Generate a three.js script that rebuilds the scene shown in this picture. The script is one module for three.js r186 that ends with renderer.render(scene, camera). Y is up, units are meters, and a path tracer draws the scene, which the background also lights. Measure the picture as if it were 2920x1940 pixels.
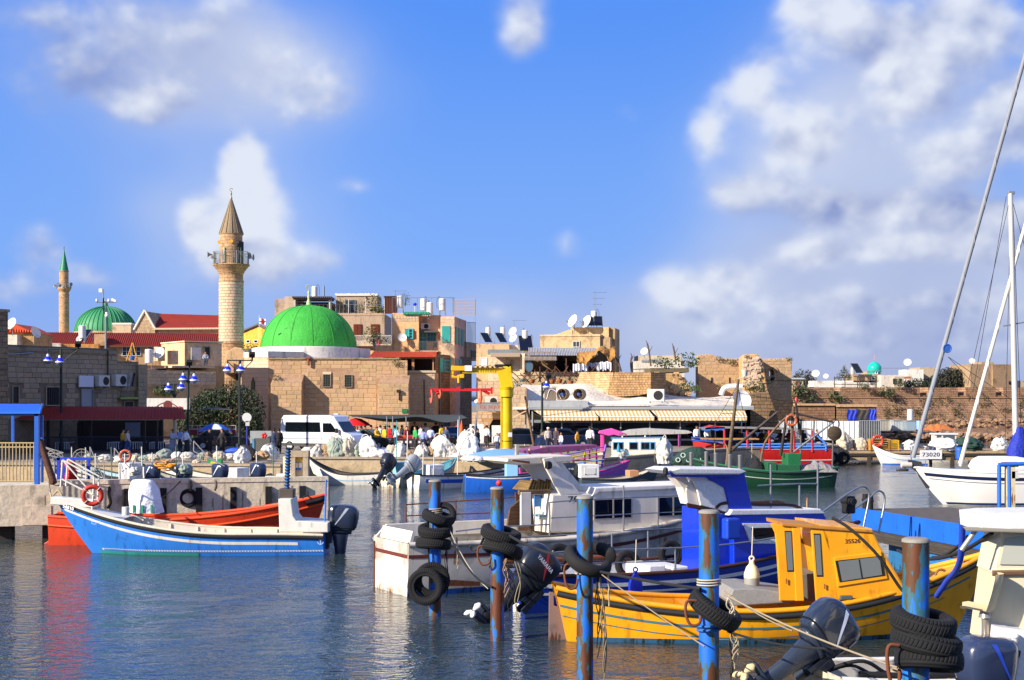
import*as THREE from 'three';
import{mergeGeometries,mergeVertices,toCreasedNormals}from 'three/addons/utils/BufferGeometryUtils.js';
import{RoundedBoxGeometry}from 'three/addons/geometries/RoundedBoxGeometry.js';
import{MarchingCubes}from 'three/addons/objects/MarchingCubes.js';

// ---------- camera, sky, sun, exposure ----------
const F=4055,HY=1131,CX=1460,EYE=5.36,QY=1.38;// focal length in photo pixels, horizon row, centre column, eye height, quay height above the water
const scene=new THREE.Scene();
const camera=new THREE.PerspectiveCamera(2*Math.atan(HY / F)*180 / Math.PI,2920 /(2*HY),0.3,3000);
camera.position.set(0,EYE,0);
camera.setViewOffset(2920,2*HY,0,0,2920,1940);// lens shift: level camera, horizon below the middle
const renderer=new THREE.WebGLRenderer();
renderer.toneMapping=THREE.LinearToneMapping;
const EXPO=1.85;
renderer.toneMappingExposure=EXPO;
renderer.shadowMap.enabled=true;
const TOSUN=new THREE.Vector3(-0.75,0.46,0.51).normalize();
const sun=new THREE.DirectionalLight(new THREE.Color(1,0.9,0.77),4.6);
sun.position.copy(TOSUN).multiplyScalar(150).add(new THREE.Vector3(0,0,-80));sun.target.position.set(0,0,-80);
sun.castShadow=true;sun.shadow.mapSize.set(4096,4096);
Object.assign(sun.shadow.camera,{left:-150,right:150,top:150,bottom:-150,near:1,far:500});
scene.add(sun,sun.target);

let sd=7;
function rnd(a=1,b){sd=(sd+0x6d2b79f5)|0;let t=Math.imul(sd ^(sd>>>15),1|sd);t=(t+Math.imul(t ^(t>>>7),61|t))^ t;const u=((t ^(t>>>14))>>>0)/ 4294967296;return b===undefined?u*a:a+u*(b-a);}
const cl=(x,a=0,b=1)=>Math.min(b,Math.max(a,x)),sm=(a,b,x)=>{const t=cl((x-a)/(b-a));return t*t*(3-2*t);},mix=(a,b,t)=>a+(b-a)*t;

// gradient-free value noise, 3-D and tileable 2-D
const PT=new Float32Array(4096);for(let i=0;i<4096;i++)PT[i]=rnd();
const h3=(x,y,z)=>PT[(Math.imul(x,73856093)^ Math.imul(y,19349663)^ Math.imul(z,83492791))>>>7&4095];
function n3(x,y,z){
const X=Math.floor(x),Y=Math.floor(y),Z=Math.floor(z);let u=x-X,v=y-Y,w=z-Z;
u=u*u*(3-2*u);v=v*v*(3-2*v);w=w*w*(3-2*w);
const a=mix(mix(h3(X,Y,Z),h3(X+1,Y,Z),u),mix(h3(X,Y+1,Z),h3(X+1,Y+1,Z),u),v),b=mix(mix(h3(X,Y,Z+1),h3(X+1,Y,Z+1),u),mix(h3(X,Y+1,Z+1),h3(X+1,Y+1,Z+1),u),v);
return mix(a,b,w);
}
function fbm3(x,y,z,o){let s=0,a=0.5,t=0;for(let i=0;i<o;i++){s+=a*n3(x,y,z);t+=a;a*=0.54;x=x*2.03+5.1;y=y*2.03+1.7;z=z*2.03+9.2;}return s / t;}
function tn(x,y,px,py,k){// tileable with periods px, py
const X=Math.floor(x),Y=Math.floor(y);let u=x-X,v=y-Y;u=u*u*(3-2*u);v=v*v*(3-2*v);
const m=(i,p)=>((i % p)+p)% p,x0=m(X,px),x1=m(X+1,px),y0=m(Y,py),y1=m(Y+1,py);
return mix(mix(h3(x0,y0,k),h3(x1,y0,k),u),mix(h3(x0,y1,k),h3(x1,y1,k),u),v);
}
function tf(x,y,px,py,o,k=3){let s=0,a=0.5,t=0;for(let i=0;i<o;i++){s+=a*tn(x,y,px,py,k+i);t+=a;a*=0.55;x*=2;y*=2;px*=2;py*=2;}return s / t;}

// the sky: blue air and cumulus, computed for every direction. Cloud banks: [azimuth, elevation, half width, half height, amount, brightness] in degrees
const veils=[[14.5,10,6.6,5.6,1.15,0.66],[15.5,4.5,8.5,3,1.1,0.45],[13.5,1.6,10,2.2,1.4,0.34],[-1,3,9,2.4,0.6,0.6],[-13,6.5,7,4,0.6,0.62],[-13.5,13.2,7,3.2,1.2,0.56]];
const banks=[[-16.4,14.3,4.5,2.6,0.6,0.52],[-11.4,13.9,3.6,2.4,0.52,0.5],[-8.3,11.9,2.6,1.6,0.5,0.4],[-17.1,11.7,3,1.2,0.5,0.5],[-13.8,11.3,2.5,1,0.4,0.4],[-10.7,9.3,0.8,0.9,1.2,0.95],[-10.5,8.1,1,1.1,1.1,0.9],[-9.9,6.8,1.2,1.2,0.9,0.75],[-12.3,6.9,0.8,0.9,0.8,0.8],[-11.9,5.5,1.6,1.2,0.8,0.65],[-9.3,5,2,1.2,0.7,0.6],[-6.8,5.4,1.2,1,0.5,0.55],[-6.5,8.5,1.2,0.5,0.4,0.5],[-18.8,5.8,1.4,1,0.6,0.7],[-19.8,4.3,2,1,0.6,0.6],[-16.4,4.7,1.5,0.8,0.35,0.6],[0.4,15.6,1.5,2.0,0.36,0.6],[0.3,14.2,1.0,1.0,0.3,0.6],[1.4,5.8,1.9,0.7,0.3,0.6],[2,6.5,0.9,0.6,0.1,0.6],[4.7,11.3,0.9,0.7,0.3,0.6],[-1.6,3.3,2,0.8,0.5,0.65],[2.3,3.4,1.2,0.9,0.55,0.7],[11.9,15.1,1.6,1.2,1.2,0.95],[9.7,12.4,1.6,1.3,0.9,0.8],[7.8,10.5,1,1.2,0.85,0.8],[14,13.4,2,1.5,1,0.62],[17.5,13.9,2.4,1.8,1,0.6],[15.4,11.3,2,1.2,1.1,0.92],[19.6,11,2,1.6,1,0.7],[11.9,10,1.8,1.2,1,0.85],[17.5,9.2,2.4,1.2,1,0.68],[9.7,8.1,2,1,0.85,0.6],[14,7.4,3.2,0.8,1.1,0.3],[18.9,6.9,2.5,0.8,1.1,0.28],[12.3,5.5,1.8,0.7,1.1,0.85],[6.5,4.4,1.4,0.9,0.95,0.85],[9,4.7,1.4,0.8,0.9,0.7],[16.8,5.7,2.4,0.6,1,0.8],[20.1,5.2,1.5,0.8,1,0.65],[7.6,3.3,2.2,0.9,0.8,0.6],[13.3,3.5,3,0.8,0.9,0.42],[18.2,3.5,3,0.8,0.9,0.4],[13.3,2.1,4.5,0.8,0.8,0.38],[18.9,2,3,0.9,0.8,0.36]];
{
const W=4096,Hh=2048,data=new Float32Array(W*Hh*4),az0=Math.PI / 180;
const S=(r,g,b)=>[r,g,b].map((c)=>{c /=255;return(c<=0.04045?c / 12.92:((c+0.055)/ 1.055)**2.4)/ EXPO;});
const zen=S(58,112,222),mid=S(88,149,247),low=S(126,174,250),hor=S(154,178,232),cw=S(230,236,248),cg=S(140,156,206),below=S(70,80,92);
const bf=new Float32Array(1);
for(let r=0;r<Hh;r++){
const el=((r+0.5)/ Hh-0.5)*Math.PI,y=Math.sin(el),ce=Math.cos(el),ed=el / az0;
for(let c=0;c<W;c++){
const o=(r*W+c)*4;data[o+3]=1;
if(ed<-1){data[o]=below[0];data[o+1]=below[1];data[o+2]=below[2];continue;}
const th=((c+0.5)/ W-0.5)*2*Math.PI,x=ce*Math.cos(th),z=ce*Math.sin(th);
let ad=Math.atan2(x,-z)/ az0,vert=0;
// the same kinds of bank go on round the whole horizon
const k=21;let amt=0,va=0,vb=0;
const wx=x+0.008*n3(x*22,y*22,z*22),wy=y+0.008*n3(x*22+9,y*22,z*22);
const rep=Math.abs(ad)<24.5?0:ad>0?Math.floor((ad+24.5)/ 49):Math.floor((ad+24.5)/ 49),la=ad-rep*49;
const jx=(fbm3(x*9,y*9,z*9,3)-0.5)*1.7,jy=(fbm3(x*9+4,y*9+8,z*9,3)-0.5)*1.1,sg=rep&1?-1:1,la2=la*sg;
if(ed<22)for(const[a,e,w,h,q,l]of banks){const dx=(la2+jx-a)/ w,dy=(ed+jy-e)/ h,d2=dx*dx+dy*dy;if(d2<4){const k2=q*Math.exp(-d2*1.1);amt+=k2;vert+=k2*(l+.16*dy);}}
if(ed<26)for(const[a,e,w,h,q,l]of veils){const dx=(la2+jx*2-a)/ w,dy=(ed+jy*1.5-e)/ h,d2=dx*dx+dy*dy;if(d2<4){const k2=q*Math.exp(-d2*1.2)*(1-sm(20,26,ed));va+=k2;vb+=k2*l;}}
if(ed<22)vert /=amt+1e-6;if(ed>15)vert=mix(vert,.6,sm(16,21,ed));
if(ed>15)amt=mix(amt,0.5*sm(0.35,0.7,fbm3(x*3.5,y*3.5+3,z*3.5,3))*2.2,sm(17,21,ed));
const n0=fbm3(wx*k,wy*k*1.25,z*k,6),bw=1-Math.abs(2*fbm3(wx*15+7,wy*19,z*15,5)-1),n=n0*0.7+(bw-0.35)*0.3;
const den=amt*1.0+(n-0.5)*2.15*Math.min(1,amt*2.2)-0.2;
const n4=fbm3(wx*7+3,wy*9,z*7,3),ve=sm(0.02,1.2,va*(0.3+1.4*n4))*0.85,vl=cl(vb /(va+1e-6)+(n4-.5)*.7+(n0-.5)*.25);
const al=Math.pow(sm(-0.08,0.72,den),1.1)*0.93;
// lit from the left and above; undersides and deep parts grey
let lit=0.55;
if(al>0.004){const n2=fbm3((wx-0.010)*k,(wy+0.012)*k*1.25,z*k,5),dn=sm(0,.5,den);lit=cl(vert-.04+0.1*dn+(n0-n2)*2.2*dn+(n4-0.5)*0.9);}
const g=ed<6?sm(0,6,ed):1,g2=sm(5,17,ed),g3=sm(17,70,ed),hz=sm(7,-1,ed)*0.2;
for(let i=0;i<3;i++){
let b=mix(hor[i],low[i],g);b=mix(b,mid[i],g2);b=mix(b,zen[i],g3);
const cc=mix(mix(cg[i],cw[i],lit),hor[i],hz);
b=mix(b,mix(cg[i],cw[i],vl),ve);
data[o+i]=mix(b,cc,al);
}
}
}
const sky=new THREE.DataTexture(data,W,Hh,THREE.RGBAFormat,THREE.FloatType);
sky.mapping=THREE.EquirectangularReflectionMapping;sky.magFilter=THREE.LinearFilter;sky.needsUpdate=true;sky.name='sky';
scene.background=sky;scene.environment=sky;
}

// ---------- textures ----------
function tex(w,h,f,srgb,rx=1,ry=1){
const d=new Uint8Array(w*h*4);
for(let y=0;y<h;y++)for(let x=0;x<w;x++){const v=f(x / w,y / h),o=(y*w+x)*4;if(v.length){d[o]=cl(v[0])*255;d[o+1]=cl(v[1])*255;d[o+2]=cl(v[2])*255;}else d[o]=d[o+1]=d[o+2]=cl(v)*255;d[o+3]=255;}
const t=new THREE.DataTexture(d,w,h);t.wrapS=t.wrapT=THREE.RepeatWrapping;t.magFilter=THREE.LinearFilter;if(srgb)t.colorSpace=THREE.SRGBColorSpace;t.repeat.set(rx,ry);t.needsUpdate=true;return t;
}
const rep=(t,rx,ry=rx)=>{const c=t.clone();c.repeat.set(rx,ry);return c;};
const tPlaster=tex(512,512,(u,v)=>{const a=tf(u*4,v*4,4,4,6),b=tf(u*14,v*3,14,3,4,20),c=tf(u*40,v*40,40,40,3,40);return 0.99-0.25*sm(0.5,0.82,a)-0.18*sm(0.55,0.8,b)-(c-0.5)*0.22;},true,1 / 5,1 / 5);
const tGrain=tex(256,256,(u,v)=>0.95-(tf(u*24,v*24,24,24,4)-0.5)*0.16,true,1 / 1.2,1 / 1.2);
const tNoise=tex(512,512,(u,v)=>tf(u*10,v*10,10,10,6,11),false,1 / 2,1 / 2);
const tWood=tex(256,256,(u,v)=>0.85-0.5*(tf(u*3,v*40,3,40,4)-0.4)-0.15*(v*8 % 1<0.04?1:0),true,1,1);
const tWear=tex(512,512,(u,v)=>{const a=tf(u*6,v*6,6,6,6,5),b=tf(u*20,v*5,20,5,5,60),w=sm(0.62,0.72,a*0.6+b*0.42),l=tf(u*3,v*3,3,3,4,80);return 0.98-0.13*w-0.14*(l-0.45)-0.10*(b-0.5);},true,1 / 2.6,1 / 2.6);
const tRustWhite=tex(512,512,(u,v)=>{const a=tf(u*7,v*7,7,7,6,15),st=tf(u*36,v*2.0,36,2,4,33),r=sm(0.60,0.74,a*0.5+st*0.5),g=tf(u*4,v*4,4,4,5,71);const base=0.93-0.2*sm(0.5,0.75,g),k=r*0.85;return[mix(base,0.50,k),mix(base*0.98,0.27,k),mix(base*0.95,0.12,k)];},true,1 / 2.4,1 / 2.4);
const stoneTex=(nx,ny,key)=>{// courses of blocks for walls too far off to lay stone by stone
const at=(u,v)=>{const r=Math.floor(v*ny),q=u*nx+(r*0.37 % 1)+(h3(r,key,9)*0.6),c=Math.floor(q),fx=q-c,fy=v*ny-r;return[((c % nx)+nx)% nx,r,Math.min(fx,1-fx)/ nx*ny*0.55,Math.min(fy,1-fy)];};
const col=tex(512,512,(u,v)=>{const[c,r,ex,ey]=at(u,v),tone=0.74+0.3*h3(c,r,key),m=sm(0.02,0.09,Math.min(ex*2.2,ey)),n=tf(u*30,v*30,30,30,4,key),w=tf(u*3,v*3,3,3,5,key+9),s=(0.5+0.5*tone)*(0.80+0.20*m)*(1.12-0.35*n)*(1.16-0.36*w);return[s,s*(0.985-0.03*h3(c,r,key+3)),s*(0.96-0.06*h3(c,r,key+5))];},true);
const bmp=tex(512,512,(u,v)=>{const[,,ex,ey]=at(u,v);return 0.75*sm(0.0,0.12,Math.min(ex*2.2,ey))+0.25*tf(u*40,v*40,40,40,4,key);},false);
return[col,bmp];
};
const[tStoneA,bStoneA]=stoneTex(8,14,101),[tStoneB,bStoneB]=stoneTex(11,16,207);

// ---------- materials ----------
const MC=new Map();
function M(color,rough=0.8,o={}){
const key=color+rough+JSON.stringify(Object.keys(o).map((k)=>[k,o[k]?.uuid??o[k]]));
if(MC.has(key))return MC.get(key);
const phys=o.transmission||o.clearcoat||o.sheen;
const m=phys?new THREE.MeshPhysicalMaterial({color,roughness:rough,...o}):new THREE.MeshStandardMaterial({color,roughness:rough,...o});
m.side=THREE.DoubleSide;MC.set(key,m);return m;
}
const plaster=(c,b=0.02)=>M(c,0.9,{map:tPlaster,bumpMap:tNoise,bumpScale:b});
const stoneA=(c)=>M(c,0.92,{map:rep(tStoneA,1 / 5.2,1 / 5.2),bumpMap:rep(bStoneA,1 / 5.2,1 / 5.2),bumpScale:0.05});
const stA=stoneA('#c9a57c'),stB=M('#bd956b',0.92,{map:rep(tStoneB,1 / 4.5,1 / 4.5),bumpMap:rep(bStoneB,1 / 4.5,1 / 4.5),bumpScale:0.05});
const paint=(c,r=0.42,o={})=>M(c,r,{map:tWear,...o});
const grime=(c,r=0.6)=>M(c,r,{map:tGrain});
const wood=(c,r=0.75)=>M(c,r,{map:tWood});
const white=M('#e9e6df',0.5,{map:tWear}),dark=M('#15161a',0.6),black=M('#0d0d0e',0.75),rubber=M('#141414',0.85,{map:tGrain}),steel=M('#9a9c9e',0.38,{metalness:0.8}),galv=M('#8f9496',0.5,{metalness:0.4,map:tGrain}),glass=M('#0b1116',0.06,{}),rustM=M('#6b3a1e',0.9,{map:tWear,bumpMap:tNoise,bumpScale:0.01});
const conc=M('#a3937b',0.92,{map:tPlaster,bumpMap:tNoise,bumpScale:0.02});

// ---------- geometry helpers ----------
const v3=(x,y,z)=>new THREE.Vector3(x,y,z);
const at=(px,py,d)=>v3((px-CX)*d / F,EYE-(py-HY)*d / F,-d);// the point that the photograph shows at that pixel, d metres away
const dW=(py)=>F*EYE /(py-HY),dQ=(py)=>F*(EYE-QY)/(py-HY);// distance of a point on the water, on the quay
const xw=(px,d)=>(px-CX)*d / F,yw=(py,d)=>EYE-(py-HY)*d / F;
const _m=new THREE.Matrix4(),_q=new THREE.Quaternion(),_e=new THREE.Euler();
const tr=(g,x=0,y=0,z=0,ry=0,rx=0,rz=0)=>{if(ry||rx||rz)g.applyMatrix4(_m.makeRotationFromEuler(_e.set(rx,ry,rz,'YXZ')));return g.translate(x,y,z);};
const box=(w,h,d,x=0,y=0,z=0,ry=0,rx=0,rz=0)=>tr(new THREE.BoxGeometry(w,h,d),x,y,z,ry,rx,rz);
const b2=(x0,x1,y0,y1,z0,z1)=>new THREE.BoxGeometry(Math.abs(x1-x0),Math.abs(y1-y0),Math.abs(z1-z0)).translate((x0+x1)/ 2,(y0+y1)/ 2,(z0+z1)/ 2);
const rbox=(w,h,d,r,x=0,y=0,z=0,ry=0,rx=0,rz=0)=>tr(new RoundedBoxGeometry(w,h,d,2,r),x,y,z,ry,rx,rz);
const cyl=(r0,r1,h,x=0,y=0,z=0,n=12,rx=0,rz=0)=>tr(new THREE.CylinderGeometry(r1,r0,h,n),x,y+(rx||rz?0:h / 2),z,0,rx,rz);
const sph=(r,x,y,z,sx=1,sy=1,sz=1,n=14)=>new THREE.SphereGeometry(r,n,Math.ceil(n*0.7)).scale(sx,sy,sz).translate(x,y,z);
const tor=(R,r,x=0,y=0,z=0,rx=0,ry=0,n=24,arc=6.2832)=>tr(new THREE.TorusGeometry(R,r,8,n,arc),x,y,z,ry,rx);
function rod(a,b,r,r2=r,n=7){a=v3(...a);b=v3(...b);const d=b.clone().sub(a),g=new THREE.CylinderGeometry(r2,r,d.length(),n);g.applyQuaternion(_q.setFromUnitVectors(v3(0,1,0),d.clone().normalize()));return g.translate((a.x+b.x)/ 2,(a.y+b.y)/ 2,(a.z+b.z)/ 2);}
const tube=(pts,r,n=24,k=6,closed=false,ten)=>new THREE.TubeGeometry(new THREE.CatmullRomCurve3(pts.map((p)=>p.isVector3?p:v3(...p)),closed,ten?'catmullrom':'centripetal',ten),n,r,k,closed);
const lathe=(pts,n=24)=>new THREE.LatheGeometry(pts.map(([r,y])=>new THREE.Vector2(r,y)),n);
function ext(pts,depth,bevel=0,z=0,holes=[]){const s=new THREE.Shape(pts.map(([x,y])=>new THREE.Vector2(x,y)));for(const h of holes)s.holes.push(new THREE.Path(h.map(([x,y])=>new THREE.Vector2(x,y))));return new THREE.ExtrudeGeometry(s,{depth:depth-2*bevel,bevelEnabled:bevel>0,bevelSize:bevel,bevelThickness:bevel,bevelSegments:2,steps:1,curveSegments:6}).translate(0,0,z+bevel);}
function grid(rows,closeU=false,keep){// rows of points -> smooth surface
const n=rows[0].length,pos=[],uv=[],idx=[];
rows.forEach((r,i)=>r.forEach((p,j)=>{pos.push(p.x??p[0],p.y??p[1],p.z??p[2]);uv.push(j /(n-1),i /(rows.length-1));}));
for(let i=0;i<rows.length-1;i++)for(let j=0;j<n-1+(closeU?1:0);j++){const a=i*n+j,b=i*n+(j+1)% n,c=a+n,d=b+n;idx.push(a,b,d,a,d,c);}
const g=new THREE.BufferGeometry();g.setAttribute('position',new THREE.Float32BufferAttribute(pos,3));g.setAttribute('uv',new THREE.Float32BufferAttribute(uv,2));g.setIndex(idx);g.computeVertexNormals();if(keep)g.userData.keep=true;return g;
}
function pod(secs,ex=3,n=20){// closed rounded body; secs: [y, cx, cz, rx, rz]
const rows=secs.map(([y,cx,cz,rx,rz])=>Array.from({length:n},(_,i)=>{const a=i / n*2*Math.PI,c=Math.cos(a),s=Math.sin(a),k=Math.pow(Math.abs(c)**ex+Math.abs(s)**ex,-1 / ex);return v3(cx+rx*c*k,y,cz+rz*s*k);}));
const f=secs[0],l=secs[secs.length-1];rows.unshift(Array.from({length:n},()=>v3(f[1],f[0],f[2])));rows.push(Array.from({length:n},()=>v3(l[1],l[0],l[2])));return grid(rows,true);
}
function fix(g,keepUV){
keepUV=keepUV||g.userData.keep;
g=g.index?g.toNonIndexed():g;
for(const k of Object.keys(g.attributes))if(!['position','normal','uv'].includes(k))g.deleteAttribute(k);
if(!g.attributes.normal)g.computeVertexNormals();
if(!keepUV){
const p=g.attributes.position,n=g.attributes.normal,uv=new Float32Array(p.count*2);
for(let i=0;i<p.count;i+=3){
const nx=Math.abs(n.getX(i)+n.getX(i+1)+n.getX(i+2)),ny=Math.abs(n.getY(i)+n.getY(i+1)+n.getY(i+2)),nz=Math.abs(n.getZ(i)+n.getZ(i+1)+n.getZ(i+2));
for(let j=i;j<i+3;j++){const x=p.getX(j),y=p.getY(j),z=p.getZ(j);uv[2*j]=ny>nx&&ny>nz?x:nx>nz?z:x;uv[2*j+1]=ny>nx&&ny>nz?z:y;}
}
g.setAttribute('uv',new THREE.BufferAttribute(uv,2));
}
return g;
}
const used={};
const numbered=(n)=>{const k=used[n]=(used[n]??-1)+1;return k?n+'_'+String(k).padStart(3,'0'):n;};
const APART=new Set(['rail','stile','beam','brace','leg','side','corner_post','bracket','upright','tube','bow_rail','pier_post','purlin']);
function mesh(name,geos,mat,parent,label){
if(parent&&Array.isArray(geos)&&geos.length>1&&APART.has(name)){let m;for(const g of geos)m=mesh(name,g,mat,parent,label);return m;}
const a=[].concat(geos),g=a.length>1?mergeGeometries(a.map((x)=>fix(x))):fix(a[0]);
const m=new THREE.Mesh(g,mat);m.name=parent?name:numbered(name);m.castShadow=m.receiveShadow=true;if(label)m.userData.label=label;(parent??scene).add(m);return m;
}
function thing(name,label,category,pos=[0,0,0],ry=0,group){const o=new THREE.Group();o.name=numbered(name);o.position.set(...(pos.isVector3?pos.toArray():pos));o.rotation.y=ry;o.userData={label,category};if(group)o.userData.group=group;scene.add(o);o.updateMatrixWorld();return o;}
function tag(m,label,category,group){Object.assign(m.userData,{label,category});if(group)m.userData.group=group;return m;}
function ground(name,geos,mat){const m=mesh(name,geos,mat);m.userData.kind='structure';return m;}
function copy(o,label,pos,ry){const c=o.clone();c.name=numbered(o.name.replace(/_\d{3}$/,''));if(label)c.userData={...c.userData,label};if(pos)c.position.set(...(pos.isVector3?pos.toArray():pos));if(ry!==undefined)c.rotation.y=ry;scene.add(c);return c;}
const sub=(name,parent)=>{const g=new THREE.Group();g.name=name;parent.add(g);return g;};
// the point of the vertical plane z = zc of a thing's own axes that a pixel looks at
function onPlane(g,px,py,zc=0){g.updateMatrixWorld();const inv=g.matrixWorld.clone().invert(),o=v3(0,EYE,0).applyMatrix4(inv),p=at(px,py,1).applyMatrix4(inv).sub(o),t=(zc-o.z)/ p.z;return[o.x+p.x*t,o.y+p.y*t];}
const poly=(g,z,...pts)=>pts.map(([x,y])=>onPlane(g,x,y,z));
// a facade: a thing that stands on the quay with its front along the line between two points
function facade(name,label,category,px0,d0,px1,d1,y=QY,group){const X0=xw(px0,d0),X1=xw(px1,d1);return thing(name,label,category,[X0,y,-d0],Math.atan2(d1-d0,X1-X0),group);}
function rect(g,px0,px1,py0,py1,z=0){const a=onPlane(g,px0,py0,z),b=onPlane(g,px1,py1??py0,z);return[Math.min(a[0],b[0]),Math.max(a[0],b[0]),py1===undefined||py1===null?0:Math.min(a[1],b[1]),Math.max(a[1],b[1])];}
function slab(g,name,mat,r,z=0,depth=4,label){const[x0,x1,y0,y1]=rect(g,...r,z);return mesh(name,b2(x0,x1,y0,y1,z-depth,z),mat,g,label);}
function text(parent,str,w,h,color,mtx,o={}){// flat print on a surface
const c=document.createElement('canvas');c.width=512;c.height=Math.round(512*h / w);const x=c.getContext('2d');
if(o.bg){x.fillStyle=o.bg;x.fillRect(0,0,c.width,c.height);}
x.fillStyle=color;x.strokeStyle=color;x.textAlign='center';x.textBaseline='middle';x.lineWidth=12;
if(o.draw)o.draw(x,c.width,c.height);else{x.font=(o.style??'bold')+' '+Math.round(c.height*0.9)+'px '+(o.font??'sans-serif');x.save();x.translate(c.width / 2,c.height / 2);const mw=x.measureText(str).width;x.scale(c.width*0.96 / mw,1);x.fillText(str,0,0);x.restore();}
const t=new THREE.CanvasTexture(c);t.colorSpace=THREE.SRGBColorSpace;
const m=new THREE.MeshStandardMaterial({map:t,roughness:0.6,side:THREE.DoubleSide,alphaTest:o.bg?0:0.5});
const g=new THREE.PlaneGeometry(w,h);g.userData.keep=true;if(mtx)tr(g,...mtx);
return mesh(o.name??'lettering',g,m,parent);
}

// ---------- water, quay, shore ----------
{
// water: a sheet with low swell, and ripples in its surface
const rows=[],nd=230,nx=150;let seed=0;
for(let i=0;i<=nd;i++){const d=12*Math.pow(1500 / 12,i / nd);const row=[];for(let j=0;j<=nx;j++){const x=(j / nx-0.5)*d*1.5*(1+40 / d),a=d<160?1:0;const y=a*((fbm3(x*0.55,3,d*0.8,3)-0.5)*0.03*(0.35+1.3*n3(x*0.07,5,d*0.05)));row.push([x,y,-d]);}rows.push(row);}
const wb=tex(1024,1024,(u,v)=>{const a=tf(u*22+0.6*tf(u*8,v*8,8,8,3,2),v*34,22,34,5,50),b=tf(u*7,v*9,7,9,3,90);return 0.6*(1-Math.abs(2*a-1))+0.4*b;},false,1 / 9,1 / 9);
const wm=new THREE.MeshPhysicalMaterial({color:new THREE.Color(0.024,0.04,0.043),roughness:0.025,bumpMap:wb,bumpScale:0.06,ior:1.36});
ground('water',grid(rows),wm);
}
const pav=M('#8d8271',0.9,{map:tPlaster,bumpMap:tNoise,bumpScale:0.01});
const quayEdge=[[-95,83],[400,82],[800,81],[832,91],[880,91],[1720,89],[1990,101],[2120,108],[2390,112]].map(([px,d])=>[xw(px,d),d]);
{
// the main quay: top sheet, front wall with capping
const s=[[-150,83],...quayEdge,[32,185],[420,185],[420,600],[-420,600],[-420,83]];
const top=ext(s,0.5).rotateX(-Math.PI / 2).translate(0,QY-0.5,0);// shape y is distance
ground('quay',top,pav);
const e=[[-150,83],...quayEdge,[32,185]];
for(let i=0;i<e.length-1;i++){
const[x0,d0]=e[i],[x1,d1]=e[i+1],L=Math.hypot(x1-x0,d1-d0),a=Math.atan2(d1-d0,x1-x0);
ground('quay_wall',[box(L,2.6,0.5,L / 2,QY-1.42,-0.2)].map((g)=>tr(g,x0,0,-d0,a)),M('#b59f7d',0.92,{map:tPlaster,bumpMap:tNoise,bumpScale:0.03}));
ground('quay_kerb',[box(L,0.14,0.56,L / 2,QY+0.06,-0.2)].map((g)=>tr(g,x0,0,-d0,a)),conc);
}
}

// ---------- builders for walls and what hangs on them ----------
const stoneGeo=[0,1,2,3].map((k)=>{// a dressed block with worn edges, unit size, its face at z = 0
const j=()=>rnd(-0.03,0.03),q=[[-.46+j(),-.44+j()],[.46+j(),-.44+j()],[.46+j(),.44+j()],[-.46+j(),.44+j()]],o=[[-.5,-.5],[.5,-.5],[.5,.5],[-.5,.5]];
const pos=[],uv=[],tri=(a,b,c)=>{for(const p of[a,b,c]){pos.push(...p);uv.push(p[0]*0.7+k*0.3,p[1]*0.4);}};
const f=q.map(([x,y])=>[x,y,rnd(-0.12,0.05)]),e=o.map(([x,y])=>[x,y,-0.45]),bk=o.map(([x,y])=>[x,y,-1]);
tri(f[0],f[1],f[2]);tri(f[0],f[2],f[3]);
for(let i=0;i<4;i++){const n=(i+1)% 4;tri(e[i],e[n],f[n]);tri(e[i],f[n],f[i]);tri(bk[i],bk[n],e[n]);tri(bk[i],e[n],e[i]);}
const g=new THREE.BufferGeometry();g.setAttribute('position',new THREE.Float32BufferAttribute(pos,3));g.setAttribute('uv',new THREE.Float32BufferAttribute(uv,2));g.computeVertexNormals();return g;
});
const stoneMats=(base)=>{const c=new THREE.Color(base);return[0.88,0.94,0.98,1.02,1.06,0.96].map((k,i)=>{const d=c.clone().multiplyScalar(k);d.r*=1+(i % 3-1)*0.04;d.b*=1-(i % 2)*0.10;return new THREE.MeshStandardMaterial({color:d,roughness:0.93,map:tGrain,bumpMap:tNoise,bumpScale:0.02,side:THREE.DoubleSide});});};
const SM={tan:stoneMats('#be9d78'),pale:stoneMats('#d9bfa0'),grey:stoneMats('#a9957c'),warm:stoneMats('#cbb093')};
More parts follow.
